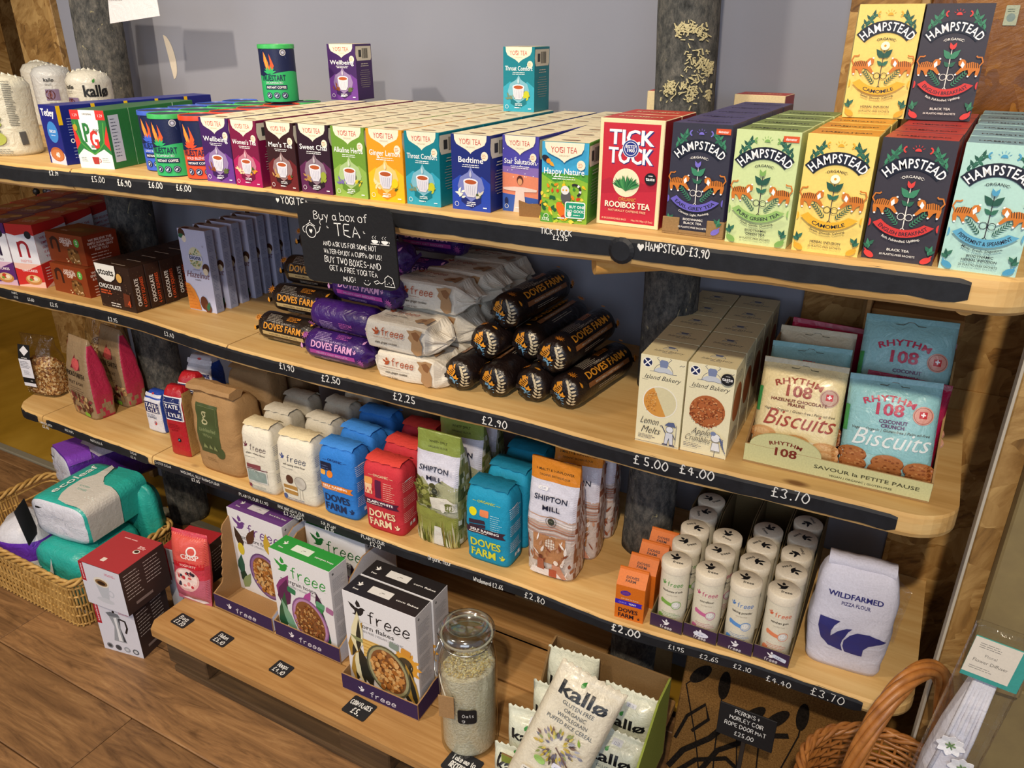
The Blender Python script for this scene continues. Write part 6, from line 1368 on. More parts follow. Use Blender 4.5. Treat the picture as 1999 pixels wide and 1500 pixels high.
def doves(w, h, kind):
    A = Art(w / 100); H = h / w * 100
    C = {'b': ('#1d2f6a', '#e8842a', '#1d2c55', 'SELF RAISING', 'WHITE FLOUR'), 'r': ('#f0d9b0', '#4a1d3c', '#f3e0b8', 'PLAIN WHITE', 'FLOUR'), 't': ('#c9d23a', '#3a2030', '#d8d83a', 'SELF RAISING', 'WHOLEMEAL')}[kind]
    A.text('— ORGANIC —', 0, H * .81, 8.5, C[0], .02, fit=64)
    if kind == 'b': A.rect(-42, H * .67, 32, 20, '#1c2440', r=4); A.small(-38, H * .72, 24, 2, 6, '#4a5a80', 2); A.rect(-42, H * .6, 14, 12, '#f2b04a', r=2); A.ell(-16, H * .625, 8, 9, '#e8842a')
    if kind == 'r': A.rect(-44, H * .69, 22, 16, '#e8a05a', r=4); A.rect(-42, H * .55, 18, 24, '#f0c8a0'); [A.rect(-40 + i * 5, H * .56 + (i % 2) * 7, 3, 6, '#c92f3c') for i in range(4)]; A.rect(-16, H * .52, 16, 42, '#5a1c40'); A.small(6, H * .74, 30, 9, 5, '#f3c8b0', 1.1)
    if kind == 't': A.ell(-30, H * .68, 9, 10, '#e8e020'); A.rect(-14, H * .64, 20, 16, '#e88a5a', r=3); A.poly([(-40, H * .57), (-4, H * .59), (-2, H * .54), (-40, H * .52)], '#3a2838'); A.poly([(-40, H * .51), (-2, H * .53), (-2, H * .49), (-40, H * .47)], '#3a2838'); A.small(10, H * .68, 26, 9, 5, '#b8e4f0', 1.1)
    y = H * .39; A.poly([(-50, y + 1), (44, y + 1), (38, y + 8), (44, y + 16), (-50, y + 16)], C[1]); A.text(C[3], -4, y + 7.5, 8, '#ffffff', .03, fit=68); A.small(-40, y + 3.5, 56, 1, 4, '#e8d8c8', 1.8)
    A.text('DOVES', -2, H * .225, 26, C[2], .045, fit=70); A.text('FARM', -8, H * .09, 26, C[2], .045, fit=60); A.dove(36, H * .13, 1.5, C[2])
    return A
def sidefarm(w, h, c, k2): 
    A = side_lines(w, h, c); A.rect(-10, 20, 9, 9, k2); A.rect(3, 20, 9, 9, k2); A.small(-20, h * 780, 34, 1, 4, k2, 3); return A
for kind, x, y, col, tc, wd, n, hh in (('b', -1.076, 1.144, '#2f7fd8', '#3f8ae0', 'bright blue', 3, .180), ('r', -.949, 1.144, '#c8323e', '#d8443c', 'red', 3, .176), ('t', -.692, 1.158, '#1b96bf', '#157a9c', 'turquoise', 4, .183)):
    w = .102; d = .070; A = doves(w, hh, kind)
    flourbag(f'{wd} flour bag with big lettering, front of its row', (x, y, Z3), .03, w, d, hh, col, A, f'{wd} flour bags', ord(kind), tc, sidefarm(d, hh, '#dfe8f4' if kind != 'r' else '#f3b8b0', '#e8ecf2'))
    for i in range(1, n): flourbag(f'{wd} flour bag, {ORD[i]} from the front', (x - .01 * i * (kind != 't') , y + .080 * i + (.006 if i > 1 else 0), Z3 + (.0 if i < 2 else 0)), .05 * (-1) ** i, w, d, hh + .003 * i, col, None, f'{wd} flour bags', ord(kind) + i, tc)
# tall folded-top bags with landscape pictures
def shipton(lab, loc, rz, kind, seed, art=True):
    w, d, h = .106, .070, .264; t = thing('flour_bag', lab, 'flour bag', loc, rz, {'g': 'tall green-topped flour bags', 'o': 'tall orange-topped flour bags'}[kind])
    hd = d / 2; band = {'g': '#8a9a4a', 'o': '#dc8a2a'}[kind]; base = {'g': '#b9b8a0', 'o': '#cdc2bc'}[kind]
    rings = [(0, w / 2 - .004, hd - .003, hd), (.008, w / 2, hd, hd), (h * .45, w / 2 + .002, hd + .004, hd), (h * .68, w / 2, hd * .92, hd), (h * .8, w / 2 - .001, hd * .62, hd), (h * .9, w / 2 - .001, hd * .3, hd * .86), (h, w / 2 - .001, .003, hd * .72)]
    bl, gl = lin(band), lin(base)
    R = random.Random(seed)
    pal = [lin(c) for c in ({'g': ('#6f7a3a', '#a9a878', '#8c8a50', '#d9d8c8', '#5a5f34'), 'o': ('#b9a8a0', '#8a5540', '#d9cfca', '#a5705a', '#cdbdb6')}[kind])]
    def cf(x, y, z, p):
        if z > h * .84: return bl
        if abs(p[0]) > .9: q = nz(x, y, z, 45, seed) + nz(x, y * 3, z * 3, 30, seed) * .6; return pal[min(4, max(0, int((q + .6) * 4)))]
        return gl
    S, SR = sack(t, rings, seed, base, .0022, 32, 5, 'film', 'paper_bag', colf=cf)
    if art:
        A = Art(w / 100); H = h / w * 100
        A.rect(-49, H * .83, 98, H * .165, band); A.text({'g': 'WHITE SPELT', 'o': '3 MALTS & SUNFLOWER'}[kind], 0, H * .905, 7.5 if kind == 'g' else 7, '#23261c', .025, fit=42 if kind == 'g' else 76); A.text({'g': 'ORGANIC FLOUR', 'o': 'ORGANIC BROWN FLOUR'}[kind], 0, H * .865, 5.6, '#3a3a28', .01, fit=44 if kind == 'g' else 62)
        A.poly([(-49, H * .83), (49, H * .83), (49, H * .55), (-49, H * .5)], '#dcdcec')
        if kind == 'g':
            A.poly([(-49, H * .55), (-30, H * .62), (-10, H * .54), (16, H * .62), (49, H * .57), (49, H * .35), (-49, H * .3)], '#a8aa88'); A.poly([(-49, H * .62), (-34, H * .6), (-20, H * .52), (-8, H * .46), (-12, H * .36), (-49, H * .36)], '#6f7338')
            for i in range(50): A.ell(R.uniform(-48, 0), R.uniform(H * .32, H * .58), R.uniform(3, 8), R.uniform(2, 6), R.choice(['#5a5f2c', '#7f853e', '#989a58', '#4a4a26']), n=8)
            A.poly([(-10, H * .46), (30, H * .48), (49, H * .44), (49, H * .36), (-6, H * .36)], '#dddbd0'); A.ell(34, H * .4, 12, 10, '#6a7238'); A.ell(20, H * .39, 6, 12, '#e4e2da')
            A.poly([(-49, H * .36), (0, H * .33), (49, H * .3), (49, 2), (-49, 2)], '#8f9548'); 
            for i in range(60): x = R.uniform(-48, 46); A.poly([(x, 2), (x + R.uniform(2, 7), 2), (x + R.uniform(-2, 6), R.uniform(H * .1, H * .28))], R.choice(['#b9b470', '#6f7a34', '#d8d4a8', '#8a7a3a', '#5a6428', '#e4e2cc']))
            A.poly([(-4, 4), (20, 4), (16, H * .2), (0, H * .2)], '#dfe0da')
        else:
            for i in range(9): A.line([(-49, H * (.56 - .02 * i)), (-20, H * (.55 - .021 * i)), (10, H * (.56 - .02 * i)), (49, H * (.54 - .02 * i))], 3, R.choice(['#b98c7c', '#d8c8c4', '#e4dada', '#a5705a', '#c9a898']))
            A.poly([(-34, H * .40), (34, H * .40), (30, H * .14), (-32, H * .14)], '#b8835a'); A.ell(2, H * .32, 11, 13, '#e6dcd0', n=14); [A.line([(-8 + i * 5, H * .25), (-8 + i * 5, H * .38)], 1, '#a06a48') for i in range(5)]; [A.line([(-10, H * .27 + i * 6), (13, H * .27 + i * 6)], 1, '#a06a48') for i in range(4)]
            for i in range(40): x = R.uniform(-48, 46); A.leaf(x, R.uniform(6, H * .36), R.uniform(8, 22), R.uniform(2, 6), R.uniform(40, 130), R.choice(['#a5694a', '#e4d8d0', '#8a4a34', '#c99a80', '#efe8e4']))
            A.poly([(-40, 8), (-10, 6), (40, 10), (30, 24), (-34, 22)], '#e6dedc'); A.ell(-16, H * .2, 4, 5, '#6a3a2c'); A.poly([(-22, H * .18), (-10, H * .18), (-8, H * .08), (-24, H * .08)], '#a8624a'); A.ell(16, H * .17, 5, 5, '#e8d8cc'); A.poly([(8, H * .15), (24, H * .15), (38, H * .04), (30, H * .03), (18, H * .08), (8, H * .06)], '#c48a70'); A.rect(2, 8, 16, 18, '#b0543c')
        A.text('SHIPTON', 0, H * .695, 14, '#171c34', .02, fit=68); A.text('MILL', 2, H * .62, 14, '#171c34', .02, fit=36)
        A.ring(4, H * .535, 10.5, .8, '#3a3c34'); A.ell(4, H * .535, 7, 7, '#3a3e34', n=14); A.small(4, H * .535, 8, 1, 3, '#9a9c88', 1, al='m')
        if kind == 'o': A.rect(-28, H * .77, 20, 7, '#f0f0f4', r=2); A.text('£2.80', -18, H * .778, 5, '#6a74a8'); A.text('1KG', 28, 6, 5, '#3a3a3a')
        A.build('front_print', S, 'film_ink', t, maxe=.007, h0=.0009)
    return t
for i in range(3): shipton(('tall green-topped flour bag with countryside picture, front of its row', 'tall green-topped flour bag directly behind the front one', 'tall green-topped flour bag, rearmost of three')[i], (-.823 - .012 * i + .018 * (i > 0), 1.168 + .084 * i, Z3), .03 + .08 * (i > 0), 'g', i)
for i in range(3): shipton(('tall orange-topped flour bag with mill scene, front of its row', 'tall orange-topped flour bag directly behind the front one', 'tall orange-topped flour bag, rearmost of three')[i], (-.558 + .012 * (i > 0), 1.180 + .085 * i, Z3), .03 + .08 * (i > 0), 'o', i + 5)
# kraft bag with rolled top
t = thing('flour_bag', 'big brown kraft flour bag with green label and rolled top', 'flour bag', (-1.470, 1.150, Z3), .02); w, d, h = .152, .104, .220; hd = d / 2
rings = [(0, w / 2 - .004, hd - .004, hd), (.01, w / 2, hd, hd), (h * .5, w / 2 + .004, hd + .006, hd), (h * .84, w / 2, hd, hd), (h * .94, w / 2 - .004, hd * .7, hd * .9), (h, w / 2 - .012, hd * .3, hd * .6)]
S, SR = sack(t, rings, 33, '#b08a5c', .0045, 16, 5); mb = MB()
for k in range(3): mb = mb
vs = []; n = 14
for i in range(n + 1):
    x = -w / 2 + .004 + (w - .008) * i / n; o = .003 * nz(x, 0, 0, 30, 2)
    for y, z in ((.012, -.004), (.002, .006), (.006, .016), (.030, .020), (.052, .012), (.040, -.004)): vs.append((x, y + o, h + z + o))
mb.add(vs, [[i * 6 + k, i * 6 + (k + 1) % 6, (i + 1) * 6 + (k + 1) % 6, (i + 1) * 6 + k] for i in range(n) for k in range(6)] + [list(range(6)), [n * 6 + k for k in range(6)][::-1]], lin('#b38d60')).build('rolled_top', 'paper', t)
A = Art(.00118); A.rect(-42, 70, 64, 92, '#4a5632'); A.rect(-42, 48, 50, 26, '#4a5632'); A.ell(14, 56, 15, 15, '#4a5632', n=20); A.text('g', -20, 125, 46, '#b9b48a', 0, sx=.9); A.text('Gilchesters', -12, 98, 11, '#9aa070', 0, fit=50) if 0 else A.text('Unbleached', -12, 100, 11, '#8f9868', 0, fit=46); A.text('White', -12, 88, 11, '#8f9868', 0, fit=26); A.line([(-36, 156), (16, 156), (16, 116)], .6, '#8f9868')
for i in range(9): A.leaf(-30 + i * 5, 58, 14, 4, 90 + (i % 3 - 1) * 25, '#8a9460')
A.small(-30, 34, 36, 2, 4, '#8a6a44', 1); A.build('green_label', S, 'ink', t, maxe=.007, h0=.0009)
flourbag('second brown kraft bag, behind and right of the first', (-1.462, 1.268, Z3), .12, .135, .085, .24, '#8f7350', None, 'brown kraft bags at the back', 41)
flourbag('third brown kraft bag, half hidden near the wall', (-1.45, 1.37, Z3), .1, .13, .085, .25, '#85694a', None, 'brown kraft bags at the back', 42)
flourbag('dull grey-brown sack by the wall behind the cream bags', (-1.10, 1.46, Z3), .0, .15, .07, .20, '#8a8074', None, None, 43)
# sugar packs
def sugar(lab, loc, rz, w, d, h, col, blue, seed, clear):
    t = thing('sugar_pack', lab, 'sugar pack', loc, rz, None); hd = d / 2
    rings = [(0, w / 2 - .003, hd - .003, hd), (.006, w / 2, hd, hd), (h * .8, w / 2, hd, hd), (h * .93, w / 2 - .004, hd * .7, hd), (h, w / 2 - .010, hd * .35, hd)]
    side = lin('#b58f58') if clear else lin('#2a50b8')
    S, SR = sack(t, rings, seed, col, .0018, 35, 7, 'film', 'wrapper', colf=lambda x, y, z, p: lin(col) if (p[1] < -.8 or z > h * .93) else side)
    A = Art(w / 100); H = h / w * 100
    if not clear: A.rect(-48, 4, 96, H * .84, '#e4e6f0'); A.rect(-48, H * .9, 96, H * .06, '#dfe2ee')
    A.rect(-47, H * (.54 if clear else .5), 94, H * (.34 if clear else .3), '#f4f4f8'); A.rect(-43, H * (.555 if clear else .515), 86, H * (.31 if clear else .27), '#1d2a66'); A.text('TATE', -2, H * (.715 if clear else .66), 24, '#ffffff', .04, fit=66); A.text('LYLE', 4, H * (.59 if clear else .54), 24, '#ffffff', .04, fit=66); A.text('&', 36, H * .68, 12, '#fff', .02) if clear else None
    A.text('DEMERARA' if 0 else ('FAIRTRADE' if 0 else 'SUGAR'), -6, H * (.38 if clear else .36), 10, '#8a1420' if clear else '#2a3a66', .02); A.small(-34, H * (.47 if clear else .45), 66, 3, 7, '#8a1420' if clear else '#4a5a80', 2.4); A.ell(8, H * .25, 8, 9, '#1c1c22' if clear else '#c84a50'); A.leaf(2, H * .24, 12, 5, 40, '#5fb0d8'); A.ell(0, H * .97, 8, 3, '#c84a50') if not clear else None
    A.build('front_print', S, 'film_ink', t, maxe=.007, h0=.0007); return t
sugar('small white and blue sugar pack behind the red one', (-1.800, 1.225, Z3), .02, .066, .055, .118, '#2a50b8', 1, 3, False)
s1 = sugar('red sugar pack with navy square label beside the kraft bag', (-1.630, 1.165, Z3), .1, .066, .052, .195, '#b8202c', 1, 4, True)
s2 = sugar('red sugar pack behind the front red one', (-1.655, 1.235, Z3), .16, .066, .052, .20, '#b8202c', 1, 5, True)
s3 = sugar('white and blue sugar pack at the back near the left trunk', (-1.72, 1.33, Z3), .1, .09, .06, .20, '#c9ccd8', 1, 6, False)
# fruit cereal bags with pink sides
def earth(lab, loc, rz, seed, art=True):
    w, d, h = .130, .066, .235; t = thing('cereal_bag', lab, 'cereal bag', loc, rz, 'brown and pink cereal bags'); hd = d / 2
    rings = [(0, w / 2 - .003, hd, hd), (.008, w / 2, hd, hd), (h * .3, w / 2 + .002, hd + .003, hd), (h * .62, w / 2 - .004, hd * .9, hd), (h * .8, w / 2 - .010, hd * .62, hd), (h * .93, w / 2 - .014, hd * .28, hd), (h, w / 2 - .014, .003, hd)]
    pk = lin('#b92c50'); ta = lin('#9c8466')
    def cf(x, y, z, p):
        if abs(p[0]) > .93 and z < h * .96: return pk if (z > .05 + .02 * nz(x, y, z, 50, seed) or nz(x, y, z, 60, seed) > .1) else ta
        return ta
    S, SR = sack(t, rings, seed, '#9c8466', .0024, 26, 7, 'film', 'cereal_wrapper', colf=cf)
    A = Art(w / 100); H = h / w * 100; R = random.Random(seed)
    A.text('WHOLE EARTH', -6, H * .52, 16, '#2a2420', .03, fit=82); A.text('FRUIT MUESLI' if 0 else 'FRUIT & OAT', -4, H * .42, 10, '#4a3a30', .01, fit=62); A.small(-30, H * .37, 60, 3, 5, '#6a5444', 1.4)
    A.poly([(-20, H * .62), (20, H * .62), (14, H * .76), (4, H * .7), (-2, H * .8), (-10, H * .7)], '#7a2434'); A.ell(2, H * .68, 15, 14, '#cf5a5c')
    for i in range(34): A.ell(R.uniform(-44, 44), R.uniform(8, H * .28), R.uniform(4, 9), R.uniform(3, 7), R.choice(['#5a1c24', '#7a2c34', '#3a1418', '#c9a878', '#b08a5c', '#8a3a40']), rot=R.uniform(0, 180), n=9)
    A.rect(10, 5, 22, 9, '#7ab83a', r=3); A.build('front_print', S, 'film_ink', t, maxe=.008, h0=.0008); return t
earth('brown and pink fruit cereal bag, nearer of the two', (-2.070, 1.195, Z3), -.12, 1); earth('brown and pink fruit cereal bag, farther of the two', (-2.062, 1.292, Z3), -.10, 2)
# clear bag of granola
def granola(lab, loc, rz, seed, w=.125, h=.19, label=True):
    t = thing('granola_bag', lab, 'granola bag', loc, rz, None); d = .075; hd = d / 2
    rings = [(0, w / 2 - .004, hd - .004, hd), (.008, w / 2, hd, hd), (h * .55, w / 2, hd, hd), (h * .78, w / 2 - .004, hd * .55, hd), (h, w / 2 + .004, .004, hd)]
    sack(t, rings, seed, '#ffffff', .005, 20, 4, 'cello', 'clear_bag')
    r2 = [(.004, w / 2 - .009, hd - .009, hd), (.012, w / 2 - .006, hd - .006, hd), (h * .5, w / 2 - .007, hd - .007, hd), (h * .60, w / 2 - .02, hd * .5, hd), (h * .62, .01, .005, hd)]
    sack(t, r2, seed, '#b58a50', .004, 60, 4, 'granola', 'granola_fill'); R = random.Random(seed); mb = MB()
    for i in range(420):
        s = R.choice([-1, 1]); f = R.random()
        if f < .62: x, y = R.uniform(-w / 2 + .012, w / 2 - .012), .0055
        else: x, y = (w / 2 - .0065) * 1, R.uniform(.012, d - .012)
        z = R.uniform(.008, h * .53); q = R.uniform(.0016, .0038); vs = [(x + R.uniform(-q, q), y + R.uniform(-q, q) * .6, z + R.uniform(-q, q)) for _ in range(5)]
        mb.add(vs, [[0, 1, 2], [0, 2, 3], [0, 3, 4], [1, 2, 4], [2, 3, 4]], lin(R.choice(['#d8b27a', '#a8743a', '#7a4a24', '#e8cf9a', '#c8985a', '#5a2c1c', '#f0e0b8'])))
    o = mb.build('granola_pieces', 'fiber', t); o['kind'] = 'stuff'
    if label:
        A = Art(.001); A.rect(-46, 122, 46, 44, '#1a1a1c'); A.poly([(-23, 163), (-6, 148), (-23, 132), (-40, 148)], '#ececf0'); A.text('GRANOLA' if 0 else 'NATURAL', -23, 124, 5, '#e8e8e8', .03); A.rect(-46, 62, 46, 60, '#e9e9f2'); A.small(-42, 114, 38, 5, 5, '#5a5a66', 1.3); A.small(-36, 84, 26, 4, 4, '#8a8a98', 1.2); A.rect(-46, 44, 46, 18, '#1a1a1c'); A.small(-18, 52, 12, 1, 2, '#ddd', 1.6); A.rect(-46, 34, 46, 11, '#e9e9f2')
        A.build('paper_label', lambda u, v, e: (u, -.0045 + max(0, v - h * .6) * .22 - e, v), 'ink', t)
    return t
m_, nt_, b_ = newmat('toasted_granola', .8, .25); v_ = coords(nt_); vo_ = nd(nt_, 'ShaderNodeTexVoronoi'); vo_.inputs['Scale'].default_value = 170; nt_.links.new(v_, vo_.inputs['Vector']); sp_ = nd(nt_, 'ShaderNodeSeparateColor'); nt_.links.new(vo_.outputs['Color'], sp_.inputs[0])
nt_.links.new(ramp(nt_, [(.1, '#7a4a24'), (.4, '#a8743a'), (.7, '#cfa264'), (.95, '#ead2a0')], sp_.outputs[0]).outputs[0], b_.inputs['Base Color']); bump(nt_, b_, vo_.outputs['Distance'], .8, .003); M['granola'] = m_
granola('clear bag of granola with black and white label, at the rounded shelf end', (-2.305, 1.212, Z3), .18, 3)
granola('clear crinkled granola bag half hidden behind the pink bags', (-2.20, 1.36, Z3), .1, 5, .15, .235, False)
# yeast cartons with gabled tops
def yeast(i):
    w, d, h, g = .056, .044, .078, .022; c = lin('#d8701c'); t = thing('yeast_carton', f'small orange yeast carton, {ORD[i]} from the front', 'yeast carton', (-.3685 + .003 * i, 1.138 + .0495 * i, Z3), .09 - .02 * i, 'small orange yeast cartons')
    MB().box(-w / 2, w / 2, 0, d, 0, h, c, b=.0006).build('carton', 'card', t)
    mb = MB(); Mx = Matrix(((0, 1, 0, 0), (1, 0, 0, 0), (0, 0, 1, 0), (0, 0, 0, 1))); mb.prism([(0, h), (d, h), (d * .62, h + g), (d * .56, h + g + .004), (d * .50, h + g + .004), (d * .46, h + g)], -w / 2 + .0002, w / 2 - .0002, c, Mx); mb.build('gable_top', 'card', t)
    A = Art(w / 100); H = h / w * 100; A.ell(-16, H * .79, 18, 10, '#4a2c9a', rot=8); [A.line([(-28, H * .79 - 5 + k * 4), (-4, H * .79 - 3 + k * 4)], .8, '#c05a4a') for k in range(3)]; A.text('JUST ADD TO FLOUR', 0, H * .61, 5, '#f3e0d0', .02, fit=60); A.poly([(-50, H * .44), (44, H * .44), (40, H * .50), (44, H * .57), (-50, H * .57)], '#3a24b0'); A.text('QUICK', -24, H * .475, 9, '#8f80e8', .03); A.text('YEAST', 10, H * .475, 9, '#f4f0ff', .03)
    A.text('DOVES', -4, H * .22, 23, '#2a1420', .05, fit=68); A.text('FARM', -10, H * .06, 23, '#2a1420', .05, fit=56); A.dove(34, H * .1, 1.2, '#2a1420')
    if i == 0: A.build('front_print', m_front(w, d, h), 'ink', t)
    B = Art(w / 100); sl = math.hypot(d * .46, g); B.text('DOVES', 0, 26, 13, '#4a1c14', .04, fit=44); B.text('FARM', -4, 14, 13, '#4a1c14', .04, fit=36); B.build('top_print', lambda u, v, e: (u, v * d * .46 / sl - e * g / sl, h + v * g / sl + e * d * .46 / sl), 'ink', t)
    return t
for i in range(4): yeast(i)
# baking tubs in slotted trays
def tubart(c, l1, c2):
    A = Art(.001)
    A.dove(-16, 100, 1.1, c); A.hand('freee', 6, 95, 9.5, c, .11, fit=30); A.line([(-18, 91), (22, 91)], .3, '#c9c0b0'); A.text(l1, 1, 82, 6.4, '#2a2a2a', .015, fit=min(38, len(l1) * 2.8)); A.text('GLUTEN FREE', 1, 74, 3, '#9a9488', .0, fit=20)
    A.poly([(-18, 64), (4, 57), (4, 50), (-14, 54)], c2); A.ell(-17, 59, 3.4, 5, c2); A.ell(10, 54, 9.4, 9.4, c2, n=20); A.ell(10, 54, 8.2, 8.2, '#d9d9d4', n=20); A.ell(9, 55.5, 5.4, 5, '#f0f0ec', n=14)
    A.small(-16, 34, 36, 4, 3.4, c, .7); A.ell(-18, 22, 6, 7, c2); return A
TA = [('left', -.298, 1.178, '#5a9a4a', 'bicarbonate of soda', '#7fae4c', 5), ('second', -.2345, 1.180, '#c04a78', 'cornflour', '#cc6a9a', 3), ('third', -.171, 1.182, '#4f7fc4', 'baking powder', '#5f96d8', 4), ('right', -.1075, 1.187, '#d8623a', 'xanthan gum', '#e88a60', 5)]
tr_ = .0262; th_ = .139
def tub(art, lab, loc, rz):
    t = thing('baking_tub', lab, 'baking tub', loc, rz, 'cream baking ingredient tubs')
    smooth_angle(MB().lathe([(tr_ - .001, 0), (tr_, .001), (tr_, th_ - .018)], 36, lin('#e9e2cd')).build('tub_body', 'card', t), 40)
    smooth_angle(MB().lathe([(tr_ + .0004, th_ - .018), (tr_ + .0012, th_ - .0175), (tr_ + .0012, th_ - .002), (tr_ - .0008, th_), (.001, th_ + .0002)], 36, lin('#e6dcc8')).build('cap', 'card', t), 50)
    if art: art.build('wrap_print', m_cyl(tr_), 'ink', t, maxe=.006)
    B = Art(.001); B.dove(-3, 4, 2.3, '#17171a'); B.text('freee', 4, -13, 9, '#2a2a2a', .01); B.build('cap_print', lambda u, v, e: (u, v, th_ + .0003 + e), 'ink', t)
    return t
R = random.Random(12)
for j, (wd, x, y, c, l1, c2, n) in enumerate(TA):
    pur = '#3b2748'; y0 = 1.146 + .003 * j
    ty = thing('display_tray', f'purple-fronted card tray holding the {("green","pink","blue","orange")[j]}-lettered tubs', 'display tray', (x, y0, Z3), 0, 'purple-fronted tub trays'); w, d = .0618, .345
    kc = lin('#6a5c40'); Mx = Matrix(((0, 1, 0, 0), (1, 0, 0, 0), (0, 0, 1, 0), (0, 0, 0, 1)))
    MB().box(-w / 2, w / 2, 0, d, 0, .002, kc, b=.0003).build('tray_base', 'fiber', ty); MB().box(-w / 2, w / 2, 0, .002, .002, .030, {'d': kc, 'front': lin(pur)}, b=.0003).build('front_wall', 'card', ty); MB().box(-w / 2, w / 2, d - .002, d, .002, .135, kc, b=.0003).build('back_wall', 'fiber', ty)
    for s in (-1, 1):
        x0, x1 = sorted((s * w / 2, s * (w / 2 - .0018))); mm = MB(); mm.prism([(.002, .002), (d - .002, .002), (d - .002, .135), (d * .68, .135), (d * .5, .10), (.06, .045), (.002, .030)], x0, x1, kc, Mx); mm.build('side_wall', 'fiber', ty)
    A = Art(.001); A.dove(0, 17, 1.6, '#f0eef4'); A.hand('freee', 1, 4, 6.4, '#f0eef4', .13, fit=24)
    if j == 1: A.ell(2, 15, 14, 6, '#dfe2f4'); A.text('£2.65', 2, 13, 4.6, '#5a6aa8')
    if j == 3: A.rect(2, 12, 24, 8, '#d3dcf0', rot=-12, r=2); A.text('£4.40', 12, 14, 4.6, '#3a4a70', rot=-12)
    A.build('tray_print', lambda u, v, e: (u, -e, v), 'ink', ty)
    art = tubart(c, l1, c2)
    for i in range(n):
        tub(art if i < 2 else None, f'cream tub in the {("green","pink","blue","orange")[j]}-lettered tray, {ORD[i]} from the front', (x + R.uniform(-.0008, .0008), y + .0005 + .0562 * i + (.004 if i else 0) , Z3 + .0022), (.12 if i == 0 else R.uniform(-2.5, 2.5)))
# white pizza flour bag
t = thing('flour_bag', 'white pizza flour bag with navy wing letter, at the right end', 'flour bag', (.005, 1.196, Z3), .06); w, d, h = .126, .080, .206; hd = d / 2
rings = [(0, w / 2 - .004, hd - .004, hd), (.01, w / 2, hd, hd), (h * .45, w / 2 + .006, hd + .006, hd), (h * .8, w / 2 + .002, hd * .95, hd), (h * .9, w / 2 - .002, hd * .72, hd), (h, w / 2 - .010, hd * .42, hd * .95)]
S, SR = sack(t, rings, 71, '#d9d9ea', .0042, 17, 5); A = Art(.001); nv = '#34357a'
A.text('WILDFARMED', 0, 153, 14, nv, .06, fit=88); A.text('PIZZA FLOUR', 2, 140, 9.5, nv, .01, fit=46)
A.sc = .00112; A.poly([(-44, 98), (-15, 96), (-22, 86), (-25, 76), (-25, 64), (-16, 77), (-5, 85), (4, 87), (-1, 80), (-4, 70), (-7, 62), (-8, 52), (-4, 41), (-27, 43), (-38, 56), (-45, 78)], nv); A.poly([(-5, 62), (2, 74), (12, 82), (28, 86), (42, 83), (54, 76), (40, 71), (30, 64), (24, 54), (24, 41), (-1, 41), (-5, 51)], nv)
A.build('front_print', S, 'ink', t, maxe=.007, h0=.0009)
vs = []; n = 12
mb = MB()
for i in range(n + 1):
    x = -w / 2 + .010 + (w - .020) * i / n
    for y, z in ((.022, -.006), (.018, .006), (.034, .011), (.052, .006), (.055, -.010)): vs.append((x, y + .003 * nz(x, 0, 1, 40, 1), h + z + .003 * nz(x, 3, 1, 50, 1)))
mb.add(vs, [[i * 5 + k, i * 5 + k + 1, (i + 1) * 5 + k + 1, (i + 1) * 5 + k] for i in range(n) for k in range(4)], lin('#d6d6e8')).build('folded_top', 'paper', t, smooth=True)
mb = MB(); mb.add([(-.03, .10, .02), (.04, .10, .02), (.05, .13, .115), (.02, .135, .135), (-.02, .13, .12)], [[0, 1, 2, 3, 4]], (1, 1, 1)).build('clear_sleeve', 'cello', None); o_ = bpy.data.objects['clear_sleeve']; o_.location = (.04, 1.19, Z3); tag(o_, 'clear plastic sleeve behind the white pizza flour bag', 'plastic sleeve')
o_.modifiers.new('thickness', 'SOLIDIFY').thickness = .0008
# ------------------------------------------------------------ bottom pallet shelf
ps = thing('pallet_shelf', 'low pallet shelf of rough pine boards nearest the floor', 'pallet', (0, 0, 0))
def pboard(x0, x1, y0, y1, z0, z1, m, n='board', cut=0):
    mb = MB(); mb.box(x0, x1, y0, y1, z0, z1, b=.003); o = mb.build(n, m, ps); return o
# front board with clipped corner
mb = MB(); pr = [(-1.535, .93), (-1.515, .903), (-.30, .902), (-.30, 1.037), (-1.535, 1.037)]
Mz = Matrix(((1, 0, 0, 0), (0, 0, 1, 0), (0, 1, 0, 0), (0, 0, 0, 1))); mb.prism(pr, Z4 - .022, Z4, (1, 1, 1), Mz); mb.build('board', 'pallet', ps)
for y0, y1, xe in ((1.041, 1.175, -.30), (1.180, 1.31, -.30), (1.33, 1.45, -.49)): pboard(-1.52, xe, y0, y1, Z4 - .022, Z4, 'pallet')
for x0, x1 in ((-1.51, -1.37), (-.95, -.81), (-.44, -.305)):
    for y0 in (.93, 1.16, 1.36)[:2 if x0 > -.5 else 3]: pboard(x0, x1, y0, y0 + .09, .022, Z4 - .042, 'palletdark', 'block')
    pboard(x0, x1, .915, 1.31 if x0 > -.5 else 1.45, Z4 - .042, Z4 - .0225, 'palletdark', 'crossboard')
for y0 in (.925, 1.15, 1.36): pboard(-1.49, -.31 if y0 < 1.3 else -.49, y0, y0 + .10, 0, .0215, 'palletdark', 'bottom_board')
